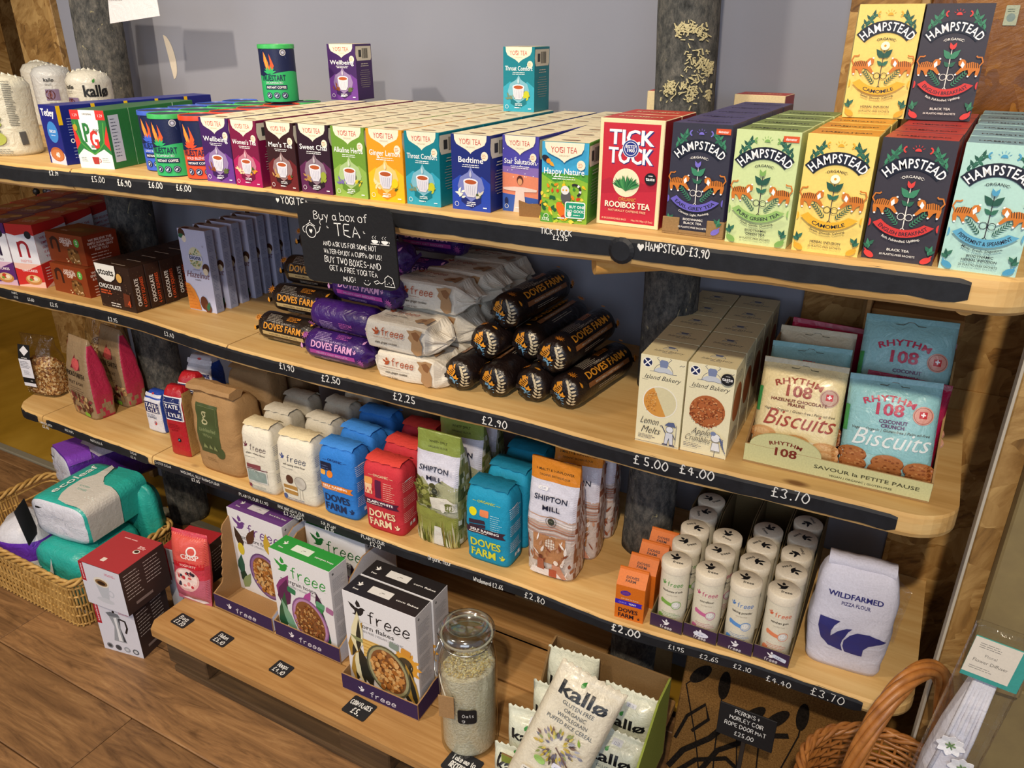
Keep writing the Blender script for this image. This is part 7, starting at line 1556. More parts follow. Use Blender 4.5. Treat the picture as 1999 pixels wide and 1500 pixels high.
# small chalk price tags lying on the boards
for px, py, l1, l2, wd in ((357, 1213, 'Bag', '£3.20', 'leftmost'), (434, 1249, 'Flakes', '£5.10', 'second from left'), (550, 1307, 'Hoops', '£4.10', 'in front of the green-topped carton'), (702, 1384, 'CORN FLAKES', '£5.', 'in front of the black-topped cartons'), (903, 1494, 'Take me to', 'RECEPTION', 'right of them, by the glass jar')):
    P = at(px, py, Z4); big = 1.3 if py > 1380 else 1; w, d = .034 * big * (1.15 if px > 880 else 1), .026 * big * (1.1 if px > 880 else 1)
    t = thing('price_tag', f'small black chalk price tag on the pallet board, {wd}', 'price tag', P, -.05)
    mb = MB(); r = .004; poly = [(-w + r, -d), (w - r, -d), (w, -d + r), (w, d - r), (w - r, d), (-w + r, d), (-w, d - r), (-w, -d + r)]; Mz2 = Matrix(((1, 0, 0, 0), (0, 0, 1, 0), (0, 1, 0, 0), (0, 0, 0, 1)))
    mb.prism([(a * .72, b * .72) for a, b in poly], .0, .002, lin('#222226'), Mz2).build('slate', 'board', t)
    A = Art(.001); A.hand(l1, 0, 2, 11 * big if len(l1) < 8 else 9 * big, '#eeeeec', .16, rot=3, fit=(30 if len(l1) < 8 else 42) * big); A.hand(l2, 1, -14 * big, 11 * big, '#eeeeec', .16, rot=-2, fit=(36 if len(l2) > 3 else 18) * big)
    
    A.build('chalk_writing', lambda u, v, e: (u, v, .002 + e), 'chalk', t, h0=.0001)
# cereal cartons in their trays
def cereal(w, h, c, title, kind):
    A = Art(w / 100); H = h / w * 100; A.rect(-50, 0, 100, H, '#e6e6ea'); ink = c
    A.dove(-30, H * .84, 2.6, ink); A.hand('freee', 14, H * .745, 17, ink, .10, fit=60); A.line([(-30, H * .73), (42, H * .73)], .3, '#aaa'); A.text(title, -6, H * .665, 9, '#2f2f33', .01, fit=min(60, len(title) * 4.6)); A.text('GLUTEN FREE | VEGAN | ORGANIC', -2, H * .62, 4.4, '#7a7a80', .01, fit=68)
    R = random.Random(kind); bx, by = (8, H * .29)
    if kind == 1:
        for x, y, an, cc in ((-36, 10, 95, '#1e3c2c'), (-42, 30, 80, '#2a5a48'), (-30, 80, 110, '#3a2a20'), (-20, 90, 60, '#5a3a28'), (18, 86, 90, '#c9a83a'), (-40, 4, 60, '#8a9a6a'), (38, 6, 100, '#3a4a3a')): A.leaf(x, y * H / 145, 34, 13, an, cc)
        A.ell(-34, H * .53, 6, 10, '#d8c23a'); bc, rc = ('#c9a878', '#8f6a9a'), '#6a4a7a'
    elif kind == 2:
        A.leaf(-44, H * .46, 46, 17, 60, '#8a3a78'); A.leaf(-38, H * .34, 50, 22, 75, '#5a2450'); A.leaf(-44, 2, 70, 16, 80, '#2a5a3c'); A.leaf(-20, 2, 60, 14, 110, '#7aa88a'); A.leaf(36, 2, 70, 12, 95, '#1e4a30'); A.leaf(30, H * .44, 34, 12, 100, '#3a1c3c'); A.leaf(2, H * .5, 26, 10, 60, '#b04a9a'); A.leaf(20, H * .44, 24, 12, 50, '#2f8a4a'); A.leaf(16, H * .42, 20, 9, 120, '#2f8a4a'); A.rect(-26, H * .55, 14, 9, '#2a7a50', rot=-12, r=2); A.rect(22, H * .52, 14, 9, '#5aa078', rot=-12, r=2); A.rect(38, H * .5, 12, 9, '#a86a98', rot=-12, r=2); bc, rc = ('#a8683c', '#b98ab8'), '#8a5a8c'
    else:
        A.ell(32, H * .44, 17, 17, '#e0a23a', n=20); [A.leaf(32 + 14 * math.cos(a * .52), H * .44 + 14 * math.sin(a * .52), 9, 5, a * 30, '#e0a23a') for a in range(12)]; A.ell(32, H * .44, 11, 11, '#4a4030'); 
        for i, (x, y, an) in enumerate(((-42, 2, 80), (-30, 2, 95), (-18, 2, 105), (-46, 40, 70), (20, 2, 70), (34, 2, 85), (44, 2, 100), (-36, 50, 85))): A.leaf(x, y, 62, 17, an, ('#b08a3a', '#e8e0b8', '#2a2a24')[i % 3]); A.leaf(x + 2, y, 52, 7, an, '#2a2a24')
        A.poly([(-44, H * .55), (-20, H * .53), (4, H * .51), (0, H * .49), (-36, H * .5)], '#8f9468'); A.line([(-14, H * .36), (-14, H * .48), (0, H * .5), (12, H * .48)], 3, '#1c1c1e'); A.rect(-26, H * .36, 24, 26, '#e3bd6a'); [A.line([(-26, H * .36 + i * 5), (-2, H * .36 + i * 5)], .8, '#b98a3a') for i in range(6)]; A.rect(12, H * .57, 13, 9, '#8a9a90', rot=-10, r=2); A.rect(28, H * .555, 13, 9, '#d8963a', rot=-10, r=2); bc, rc = ('#c98a48', '#a5a078'), '#5a5a44'
    A.ell(bx, by, 30, 37, rc, rot=18, n=26); A.ell(bx, by, 27.5, 34.5, bc[1], rot=18, n=26); A.ell(bx, by, 24, 31, '#8a5a34', rot=18, n=24)
    for i in range(130):
        a = R.uniform(0, 6.28); r = R.random() ** .5; x, y = r * 22 * math.cos(a), r * 28 * math.sin(a); ca, sa = math.cos(.31), math.sin(.31)
        cc = R.choice([bc[0], '#e0b070', '#a8682c', '#d8a868', '#8a4f2c' if kind == 2 else '#c98a48']); q = R.uniform(2, 4.4) if kind != 2 else 2
        A.ell(bx + x * ca - y * sa, by + x * sa + y * ca, q, q * .75, cc, n=7, rot=R.uniform(0, 180))
        if kind == 2: A.ell(bx + x * ca - y * sa, by + x * sa + y * ca, .8, .7, '#5a2c18', n=5)
    return A
def ctop(w, d, c, title):
    A = Art(.001); A.dove(-w * 370, d * 560, 1.6, '#f0f0f0'); A.text('freee', -w * 370, d * 240, 7, '#f0f0f0', .02); A.rect(-w * 220, d * 320, w * 300, d * 380, mixl(c, '#ffffff', .72), r=1); A.text('£', -w * 70, d * 430, 7, '#8a8a8a'); A.small(-w * 60, d * 500, w * 60, 1, 3, '#8a8a8a', 2); A.text(title, w * 300, d * 420, 7, '#f0f0f0', .02, fit=w * 300); return A
def cbox(lab, loc, rz, w, h, c, title, kind, d=.058, side=True):
    A = cereal(w, h, c, title, kind); S = Art(.001); S.dove(-18, h * 1000 - 14, .8, '#333'); [S.small(-22, h * 960 - 20 - 44 * i, 42, 9, 4, '#8f8f98', .9, seed=i) for i in range(5)]
    return box_item('cereal_carton', 'cereal box', w, d, h, loc, rz, {'d': '#d9d9df', 'top': c}, A, S, ctop(w, d, c, title), lab, 'gluten-free cereal cartons')
def ctray(lab, loc, rz, w, d, fh, sh, art=True):
    pur = lin('#3c2a52'); kc = lin('#a98358'); t = thing('cereal_tray', lab, 'display tray', loc, rz, 'purple-fronted cereal trays'); Mx = Matrix(((0, 1, 0, 0), (1, 0, 0, 0), (0, 0, 1, 0), (0, 0, 0, 1)))
    MB().box(-w / 2, w / 2, 0, d, 0, .003, kc, b=.0004).build('tray_base', 'fiber', t); MB().box(-w / 2, w / 2, 0, .003, .003, fh, {'d': kc, 'front': pur}, b=.0004).build('front_wall', 'fiber', t); MB().box(-w / 2, w / 2, d - .003, d, .003, sh, kc, b=.0004).build('back_wall', 'fiber', t)
    for s in (-1, 1):
        x0, x1 = sorted((s * w / 2, s * (w / 2 - .003))); jag = []
        if sh > .15: 
            zz = [fh + (sh - .03 - fh) * i / 14 for i in range(1, 15)]; jag = [(.030 + .03 * (i / 14) + (.004 if i % 2 else 0), z) for i, z in enumerate(zz)][::-1]; prof = [(.003, .003), (d - .003, .003), (d - .003, sh), (.11, sh)] + jag + [(.003, fh)]
        else: prof = [(.003, .003), (d - .003, .003), (d - .003, sh), (d * .4, sh), (d * .25, fh + .004), (.003, fh)]
        mm = MB(); mm.prism(prof, x0, x1, kc, Mx); o = mm.build('side_wall', 'fiber', t)
        ca = o.data.color_attributes['Col']; buf = []
        for p in o.data.polygons:
            out = abs(p.normal.x) > .9 and p.normal.x * s > 0; col = (lin('#d8dbe8') if sh > .15 else pur) if out else kc; buf += [*col, 1] * len(p.vertices)
        ca.data.foreach_set('color', buf)
    A = Art(.001); A.dove(-w * 230, fh * 480, 1.9, '#ece8f2'); A.hand('freee', w * 60, fh * 260, 15, '#ece8f2', .12, fit=72); A.build('tray_print', lambda u, v, e: (u, -e, v), 'ink', t)
    return t
ctray('purple-fronted tray holding the purple-topped cereal carton', (-1.338, 1.040, Z4), 0, .200, .245, .044, .245)
cbox('purple-topped fruit and fibre cereal carton in the left tray', (-1.345, 1.125, Z4 + .0035), -.01, .188, .252, '#6c4288', 'fruit & fibre flakes', 1)
ctray('purple-fronted tray holding the green-topped cereal cartons', (-1.126, 1.038, Z4), 0, .204, .235, .046, .235)
cbox('green-topped hoop cereal carton at the front of the middle tray', (-1.133, 1.052, Z4 + .0035), -.02, .186, .248, '#2f9a40', 'supergrain hoops', 2)
cbox('green-topped hoop cereal carton at the back of the middle tray', (-1.128, 1.172, Z4 + .0035), .0, .186, .248, '#1f6a32', 'supergrain hoops', 2)
ctray('purple-fronted low tray holding the black-topped cereal cartons', (-.870, .985, Z4), .02, .204, .160, .046, .055)
k1 = cbox('black-topped corn flake carton, front one of two', (-.874, 1.012, Z4 + .0035), .01, .190, .256, '#232124', 'corn flakes', 3)
copy_tree(k1, (-.872, 1.0735, Z4 + .0035), .01, 'black-topped corn flake carton, rear one of two')
# pink yogurt-berry bag squeezed beside the left tray
t = thing('berry_cereal_bag', 'pink cereal bag with berry bowl picture left of the trays', 'cereal bag', (-1.500, 1.030, Z4), .12, None, -.12)
S = pillow(t, .110, .205, .05, '#cf3d50', 5, 'film', .012, .004, 'wrapper'); A = Art(.001)
A.poly([(-55, 0), (55, 0), (55, 80), (-55, 90)], '#c4667c'); A.rect(-55, 120, 110, 75, '#dc5a50'); A.rect(-50, 112, 100, 16, '#c8202c'); A.text('YOGHURTY', 8, 116, 9, '#f6d8d0', .02); A.text('CRISP', 14, 138, 20, '#f6e8e4', .04); A.ring(20, 160, 12, 4, '#f4f0ee'); A.ell(0, 78, 38, 34, '#e8b8b4', n=24); A.ell(0, 80, 33, 28, '#f2dcd6', n=24)
R = random.Random(3); [A.ell(R.uniform(-24, 24), 80 + R.uniform(-20, 20), R.uniform(3, 6), R.uniform(3, 6), R.choice(['#c8303c', '#2a2238', '#d85a5a', '#2f2a40', '#e08a88'])) for _ in range(18)]
A.poly([(-40, 6), (30, 2), (50, 10), (0, 14)], '#f0e4e8'); A.build('front_print', S, 'film_ink', t, maxe=.008, h0=.0008)
# glass clip-top jar of oats
J = Vector((-.650, 1.006, Z4)); t = thing('glass_jar', 'tall clip-top glass jar of oats on the pallet shelf', 'jar', J, .25); t.scale = (1.06, 1.06, 1.07); r = .056
out = [(r - .004, 0), (r - .001, .001), (r, .004), (r, .008), (r, .016), (r, .08), (r, .140), (r, .150), (r, .160), (r - .001, .205), (r - .006, .232), (r - .012, .246), (r - .013, .256), (r - .010, .262)]; inn = [(a - .0035, max(z, .005)) for a, z in out[::-1]]
mb = MB(); prof = out + inn; n = 48; vs = [(rr * math.cos(2 * PI * k / n), rr * math.sin(2 * PI * k / n), z) for rr, z in prof for k in range(n)]; m = len(prof)
fs = [[i * n + k, i * n + (k + 1) % n, (i + 1) * n + (k + 1) % n, (i + 1) * n + k] for i in range(m - 1) for k in range(n)] + [list(range(n))[::-1], [(m - 1) * n + k for k in range(n)]]
mb.add(vs, fs, (1, 1, 1)).build('jar_body', 'jarglass', t, smooth=True)
mb = MB(); lp = [(.001, .268), (r - .018, .268), (r - .014, .266), (r - .006, .264), (r - .003, .268), (r - .004, .276), (r - .010, .282), (r - .018, .286), (r - .024, .283), (r - .028, .276), (.001, .275)]; n = 48
vs = [(rr * math.cos(2 * PI * k / n), rr * math.sin(2 * PI * k / n), z) for rr, z in lp for k in range(n)]; m = len(lp); mb.add(vs, [[i * n + k, i * n + (k + 1) % n, (i + 1) * n + (k + 1) % n, (i + 1) * n + k] for i in range(m - 1) for k in range(n)] + [list(range(n))[::-1], [(m - 1) * n + k for k in range(n)]], (1, 1, 1)).build('glass_lid', 'lidglass', t, smooth=True)
MB().tube([((r - .009) * math.cos(a * PI / 20), (r - .009) * math.sin(a * PI / 20), .263) for a in range(41)], .0022, 8, lin('#c9c4b4')).build('rubber_seal', 'card', t, smooth=True)
mb = MB(); rz = .250
mb.tube([((r - .009) * math.cos(a * PI / 20), (r - .009) * math.sin(a * PI / 20), .250) for a in range(41)], .0013, 6); mb.build('neck_wire', 'metal', t, smooth=True)
mb = MB(); an = -2.45; c0, s0 = math.cos(an), math.sin(an); tx, ty = -s0, c0
def pj(rr, tt, z): return (rr * c0 + tt * tx, rr * s0 + tt * ty, z)
mb.tube([pj(r - .006, -.012, .252), pj(r + .004, -.012, .225), pj(r + .006, -.010, .190), pj(r + .006, .010, .190), pj(r + .004, .012, .225), pj(r - .006, .012, .252), pj(r - .003, .012, .272), pj(r - .003, -.012, .272), pj(r - .006, -.012, .252)], .0013, 6); mb.build('clip_wire', 'metal', t, smooth=True)
n = 40; mb = MB(); R = random.Random(2); pr_ = [(r - .0055, .0065), (r - .0042, .012), (r - .0042, .185)]
vs = [(rr * math.cos(2 * PI * k / n), rr * math.sin(2 * PI * k / n), z + (.012 * math.sin(2 * PI * k / n + 1) if z > .1 else 0)) for rr, z in pr_] + [(rr * math.cos(2 * PI * k / n), rr * math.sin(2 * PI * k / n), .190 + .012 * math.sin(2 * PI * k / n + 1) * rr / r + R.uniform(-.003, .003)) for rr in (.042, .028, .014) for k in range(n)] if 0 else []
for rr, z in pr_:
    for k in range(n): a = 2 * PI * k / n; vs.append((rr * math.cos(a), rr * math.sin(a), z + (.010 * math.sin(a + 2.2) if z > .1 else 0)))
for rr in (.045, .034, .022, .010):
    for k in range(n): a = 2 * PI * k / n; vs.append((rr * math.cos(a), rr * math.sin(a), .187 + .010 * math.sin(a + 2.2) * rr / r + R.uniform(-.002, .003)))
mb.add(vs, [[i * n + k, i * n + (k + 1) % n, (i + 1) * n + (k + 1) % n, (i + 1) * n + k] for i in range(6) for k in range(n)] + [list(range(n))[::-1], [6 * n + k for k in range(n)]], (1, 1, 1)); o = mb.build('oats', 'oats', t)
mb = MB()
for i in range(2600):
    a = R.uniform(PI, 2 * PI + .9) - .3; z = R.uniform(.01, .182) + 0; rr = r - .0044; q = R.uniform(.0014, .0026); nrm = Vector((math.cos(a), math.sin(a), 0)); tg = Vector((-math.sin(a), math.cos(a), 0)); c = nrm * (rr - .0004) + Vector((0, 0, z)); ro = R.uniform(0, PI); u = tg * math.cos(ro) + Vector((0, 0, 1)) * math.sin(ro); v = nrm.cross(u)
    mb.add([c + u * q, c + v * q * .7, c - u * q, c - v * q * .7], [[0, 1, 2, 3]], lin(R.choice(['#e9dfca', '#d8c8a8', '#c4ae88', '#f2ead8', '#b09a78', '#dccfb4'])))
for i in range(500):
    a = R.uniform(0, 6.28); d_ = R.random() ** .5 * .046; c = Vector((d_ * math.cos(a), d_ * math.sin(a), .191 + .010 * math.sin(a + 2.2) * d_ / r + R.uniform(0, .002))); q = .0026; e1 = Vector((R.uniform(-1, 1), R.uniform(-1, 1), R.uniform(-.4, .4))).normalized() * q; e2 = e1.cross(Vector((0, 0, 1))).normalized() * q * .7
    mb.add([c + e1, c + e2, c - e1, c - e2], [[0, 1, 2, 3]], lin(R.choice(['#e9dba8', '#e0c888', '#f2e8c8', '#d8bc84'])))
o = mb.build('oat_flakes', 'fiber', t); o['kind'] = 'stuff'
A = Art(.001); A.rect(-4, 96, 36, 34, '#17171a', r=5); A.hand('Oats', 16, 112, 7, '#e8e8e6', .12, sx=.7); A.hand('g', 8, 101, 6, '#e8e8e6', .12); A.build('black_label', m_cyl(r), 'board', t, maxe=.008, h0=.0006)
mb = MB(); mb.box(-.038, -.008, -.0640, -.0625, .112, .165, lin('#a8845a'), b=.0004); mb.build('brown_card_tag', 'fiber', t)
MB().tube([(-.042, -.044, .205), (-.034, -.055, .185), (-.023, -.0632, .162)], .0009, 5, lin('#dcd6c4')).build('string', 'chalk', t)

# open carton of puffed-rice bags
bc = thing('cardboard_carton', 'open brown carton with green side holding the rice cereal bags', 'cardboard box', (-.405, .928, Z4), .0); w, d = .250, .236; kc = lin('#8a6c46'); gn = lin('#8f9c44')
MB().box(-w / 2, w / 2, 0, d, 0, .004, kc).build('carton_base', 'fiber', bc); MB().box(-w / 2, w / 2, 0, .004, .004, .10, {'d': kc, 'front': gn}).build('front_wall', 'fiber', bc); MB().box(-w / 2, w / 2, d - .004, d, .004, .205, kc).build('back_wall', 'fiber', bc)
for s in (-1, 1):
    x0, x1 = sorted((s * w / 2, s * (w / 2 - .004))); mm = MB(); mm.prism([(.004, .004), (d - .004, .004), (d - .004, .205)] + ([(.20, .20), (.14, .09), (.004, .05)] if s < 0 else [(.16, .205), (.05, .13), (.004, .10)]), x0, x1, kc if s < 0 else gn, Matrix(((0, 1, 0, 0), (1, 0, 0, 0), (0, 0, 1, 0), (0, 0, 0, 1)))); mm.build('side_wall', 'fiber', bc)
def rice(lab, bot, top, w, seed, full, rz=0, t_=.05):
    bot = Vector(bot); top = Vector(top); dv = top - bot; h = dv.length; lean = math.asin(max(-1, min(1, -dv.y / h))); ry = math.atan2(dv.x, dv.z)
    t = thing('rice_cereal_bag', lab, 'cereal bag', bot, rz, 'cream puffed rice cereal bags', lean, ry)
    S = pillow(t, w, h, t_, '#d8dccb' if not full else '#ddd5c0', seed, 'film', .014, .005, 'wrapper', scallop=.003); A = Art(w / 100); H = h / w * 100
    A.text('kallø', 0, H * .80 if full else H * .62, 27, '#15161a', .035, fit=74); A.leaf(-10, (H * .8 if full else H * .62) + 20, 10, 6, 60, '#3f9040')
    if full:
        for i, tx in enumerate(('GLUTEN FREE', 'ORGANIC', 'WHOLEGRAIN', 'PUFFED RICE CEREAL')): A.text(tx, 0, H * .80 - 10 - i * 9, 8, '#4a5560', .0, fit=(48, 34, 46, 70)[i])
        R = random.Random(4)
        for i in range(90): a = R.uniform(0, 6.28); rr = R.uniform(8, 27); A.leaf(-4 + rr * math.cos(a), H * .47 + rr * .8 * math.sin(a), R.uniform(7, 10), 3.2, math.degrees(a), R.choice(['#b9a03c', '#8f9a5a', '#6d6a7a', '#8a8290', '#c9b858', '#7a6050', '#a8a8b4', '#5a4a44']))
        A.leaf(24, H * .55, 12, 4, 120, '#8aa83a'); A.leaf(36, H * .48, 10, 4, 170, '#8a8a98'); A.line([(-4, H * .47), (26, H * .37)], 2, '#6a5040')
        A.ell(-16, H * .33, 9, 5, '#9cc46a', rot=-10); A.rect(2, H * .26, 5, 14, '#9cc46a'); A.rect(2, H * .33, 20, 8, '#e2e2f0', r=2); A.text('£2.50', 12, H * .335, 5.5, '#7a84b0')
        A.rect(-34, H * .19, 62, 10, '#e9e4d8', r=3); A.small(-31, H * .22, 56, 2, 4, '#6a6a60', 1.6)
    else: A.text('GLUTEN FREE', 6, H * .52, 8, '#6a7a80', .0, fit=52); A.text('ORGANIC', 2, H * .45, 8, '#6a7a80', 0, fit=34); A.rect(-4, H * .86, 18, 6, '#e0e4ee', r=1); A.text('£2.50', 5, H * .865, 4.6, '#7a84a0')
    A.build('front_print', S, 'film_ink', t, maxe=.008, h0=.001); return t
rice('cream puffed rice bag with full lettering lying on top of the others', (-.440, .885, Z4 + .08), (-.372, 1.0, Z4 + .300), .130, 1, True, .05, .045)
rice('pale rice bag at the back left of the carton', (-.470, 1.115, Z4 + .01), (-.476, 1.135, Z4 + .205), .110, 2, False)
rice('pale rice bag at the back right of the carton', (-.345, 1.075, Z4 + .01), (-.340, 1.115, Z4 + .185), .112, 3, False)
rice('pale rice bag in the middle left of the carton', (-.470, 1.05, Z4 + .01), (-.482, 1.07, Z4 + .165), .105, 4, False)
rice('pale rice bag in the middle right of the carton', (-.345, 1.0, Z4 + .01), (-.340, 1.04, Z4 + .15), .112, 5, False)
rice('pale rice bag at the front left, bulging over the edge', (-.485, .985, Z4 + .01), (-.500, 1.01, Z4 + .150), .108, 6, False, .1)
rice('pale rice bag at the front left corner, nearest the jar', (-.492, .935, Z4 + .01), (-.505, .955, Z4 + .100), .108, 7, False)

# ------------------------------------------------------------ on the floor, left
def cof(w, h, kind):
    A = Art(.001); W_ = w * 1000; H_ = h * 1000; A.rect(-W_ / 2, 0, W_, H_, '#d9dae6'); A.rect(-W_ / 2, H_ * .55, 15, H_ * .45, '#b01c30'); A.text('aerolatte', -W_ / 2 + 10, H_ * .78, 9, '#f4d8dc', .02, rot=90, fit=H_ * .36)
    A.small(W_ * .12, H_ * .88, W_ * .3, 2, 4, '#c84a70', 1.6)
    if kind == 'cup': A.poly([(-26, H_ * .62), (22, H_ * .62), (12, H_ * .22), (-12, H_ * .22)], '#bcc2cc'); A.ell(-2, H_ * .2, 30, 8, '#c8ccd6'); A.ell(-2, H_ * .64, 26, 15, '#e2ddd2', n=22); A.ell(-2, H_ * .63, 21, 10, '#8a6a44', n=20); A.ell(-2, H_ * .62, 14, 6, '#2c1a12', n=18); A.ring(24, H_ * .42, 9, 3, '#c4c9d4', 14)
    else:
        A.poly([(-20, H_ * .76), (16, H_ * .78), (10, H_ * .55), (20, H_ * .24), (-22, H_ * .24), (-10, H_ * .55)], '#9aa0a8'); A.poly([(-6, H_ * .74), (4, H_ * .76), (2, H_ * .55), (6, H_ * .26), (-6, H_ * .26), (-4, H_ * .55)], '#e6e9ee'); A.poly([(8, H_ * .74), (14, H_ * .76), (9, H_ * .55), (18, H_ * .26), (10, H_ * .26)], '#3a3f48'); A.poly([(-20, H_ * .76), (-28, H_ * .82), (-10, H_ * .86), (12, H_ * .84), (16, H_ * .78)], '#6d737c'); A.ell(-2, H_ * .87, 4, 4, '#16161a'); A.line([(14, H_ * .74), (30, H_ * .72), (32, H_ * .58), (24, H_ * .46)], 6, '#16161a')
        for i in range(4): A.ell(-42 + i * 28, H_ * .1, 10, 9, ('#7a7f88', '#4a4e58', '#9aa0aa', '#5a6068')[i]); A.ell(-42 + i * 28, H_ * .1, 6, 5, '#c9ccd4' if i > 1 else '#3a3e46')
    return A
def cofside(d, h): A = Art(.001); A.rect(-d * 500, 0, d * 1000, h * 1000, '#3a2c2a'); A.small(-d * 440, h * 870, d * 400, 8, 10, '#c9c0bc', 2); A.small(0, h * 880, d * 420, 7, 10, '#c9c0bc', 2, seed=7); A.rect(-d * 300, h * 130, d * 380, 8, '#8a7c78'); return A
T = Art(.001); T.rect(-69, .5, 138, 139, '#b03a40'); T.small(-40, 118, 60, 1, 4, '#e8b8b8', 3); T.rect(-20, 22, 14, 14, '#e8dcd4', r=2); T.ell(38, 84, 10, 8, '#e6e0d8'); T.ell(38, 85, 7, 5, '#3a2218'); T.small(28, 104, 26, 3, 4, '#f0c8c8', 2.4)
box_item('coffee_maker_box', 'coffee maker box', .128, .115, .158, (-1.660, .905, 0), .18, {'d': '#3a2c2a', 'top': '#a82030', 'front': '#d9dae6'}, cof(.128, .158, 'pot'), cofside(.115, .158), None, 'lower coffee box on the floor, with stovetop pot picture', 'red-topped coffee equipment boxes')
box_item('coffee_maker_box', 'coffee maker box', .140, .140, .130, (-1.655, .893, .1585), .09, {'d': '#3a2c2a', 'top': '#b03a40', 'front': '#d9dae6'}, cof(.140, .130, 'cup'), cofside(.14, .13), T, 'upper coffee box with white cup picture, stacked on the other', 'red-topped coffee equipment boxes')
box_item('coffee_maker_box', 'coffee maker box', .115, .11, .235, (-1.600, 1.078, 0), .15, {'d': '#3a2c2a', 'top': '#b02c34', 'front': '#c9cad8'}, cof(.115, .235, 'pot'), cofside(.11, .235), None, 'taller red-topped coffee box behind the stacked two', 'red-topped coffee equipment boxes')
# pale wicker basket
def weave(mb, x0, y0, x1, y1, z0, z1, flare, rows, cols, c):
    pass
bk = thing('wicker_basket', 'pale rectangular wicker basket of tissue rolls on the floor', 'basket', (0, 0, 0)); bx0, bx1, by0, by1 = -2.42, -1.815, .90, 1.23; zr = .155
def rrect(x0, x1, y0, y1, r, n=6): return [(cx + r * math.cos(a), cy + r * math.sin(a)) for cx, cy, a0 in ((x1 - r, y1 - r, 0), (x0 + r, y1 - r, PI / 2), (x0 + r, y0 + r, PI), (x1 - r, y0 + r, 1.5 * PI)) for a in [a0 + PI / 2 * i / n for i in range(n + 1)]]
def resamp(P, step):
    P = P + [P[0]]; L = [0]
    for a, b in zip(P, P[1:]): L.append(L[-1] + math.dist(a, b))
    n = int(L[-1] / step); n += n % 2; out = []; j = 0
    for k in range(n):
        t = L[-1] * k / n
        while L[j + 1] < t: j += 1
        f = (t - L[j]) / (L[j + 1] - L[j] or 1); out.append((P[j][0] + (P[j + 1][0] - P[j][0]) * f, P[j][1] + (P[j + 1][1] - P[j][1]) * f))
    return out
cx, cy = (bx0 + bx1) / 2, (by0 + by1) / 2
base = resamp(rrect(bx0, bx1, by0, by1, .035), .0085)
def wick(parent, base, cx, cy, z0, z1, rowstep, flare, mat, rad, amp=.0026, horizontal=True):
    nrow = int((z1 - z0) / rowstep); N = len(base)
    for r_ in range(nrow):
        z = z0 + rowstep * (r_ + .5); k = 1 + flare * (z / z1); pts = []
        for i, (x, y) in enumerate(base):
            dx, dy = x - cx, y - cy; l = math.hypot(dx, dy); o = amp * math.cos(PI * (i / 2 + r_)); pts.append((cx + dx * k + dx / l * o, cy + dy * k + dy / l * o, z + random.uniform(-.0007, .0007)))
        pts.append(pts[0]); MB().tube(pts, rad * random.uniform(.9, 1.1), 5, (1, 1, 1), False).build('woven_cane', mat, parent, smooth=True)
# vertical canes dominate this basket's look
N = len(base)
for i in range(0, N):
    x, y = base[i]; dx, dy = x - cx, y - cy; l = math.hypot(dx, dy)
    if y > 1.12 and x < -2.0: continue
    pts = []
    for j in range(12): z = zr * j / 11; k = .93 + .07 * (z / zr); o = .0032 * math.cos(PI * (j / 1.6 + i)); pts.append((cx + dx * k + dx / l * o, cy + dy * k + dy / l * o, z + .002))
    MB().tube(pts, .0032, 5, (1, 1, 1), False).build('upright_cane', 'wickerpale', bk, smooth=True)
for z in (.008, .04, .075, .11, .14):
    k = .93 + .07 * z / zr; pts = [(cx + (x - cx) * k, cy + (y - cy) * k, z) for x, y in base]; pts.append(pts[0]); MB().tube(pts, .0035, 5, (1, 1, 1), False).build('woven_cane', 'wickerpale', bk, smooth=True)
for ph in range(3):
    pts = []; fine = resamp(base, .004)
    for i, (x, y) in enumerate(fine): dx, dy = x - cx, y - cy; l = math.hypot(dx, dy); a = i * .28 + ph * 2 * PI / 3; pts.append((x + dx / l * .007 * math.cos(a), y + dy / l * .007 * math.cos(a), zr + .006 + .007 * math.sin(a)))
    pts.append(pts[0]); MB().tube(pts, .0052, 6, (1, 1, 1), False).build('rim_cane', 'wickerpale', bk, smooth=True)
MB().box(bx0 + .03, bx1 - .03, by0 + .03, by1 - .03, .002, .010).build('basket_base', 'wickerpale', bk)
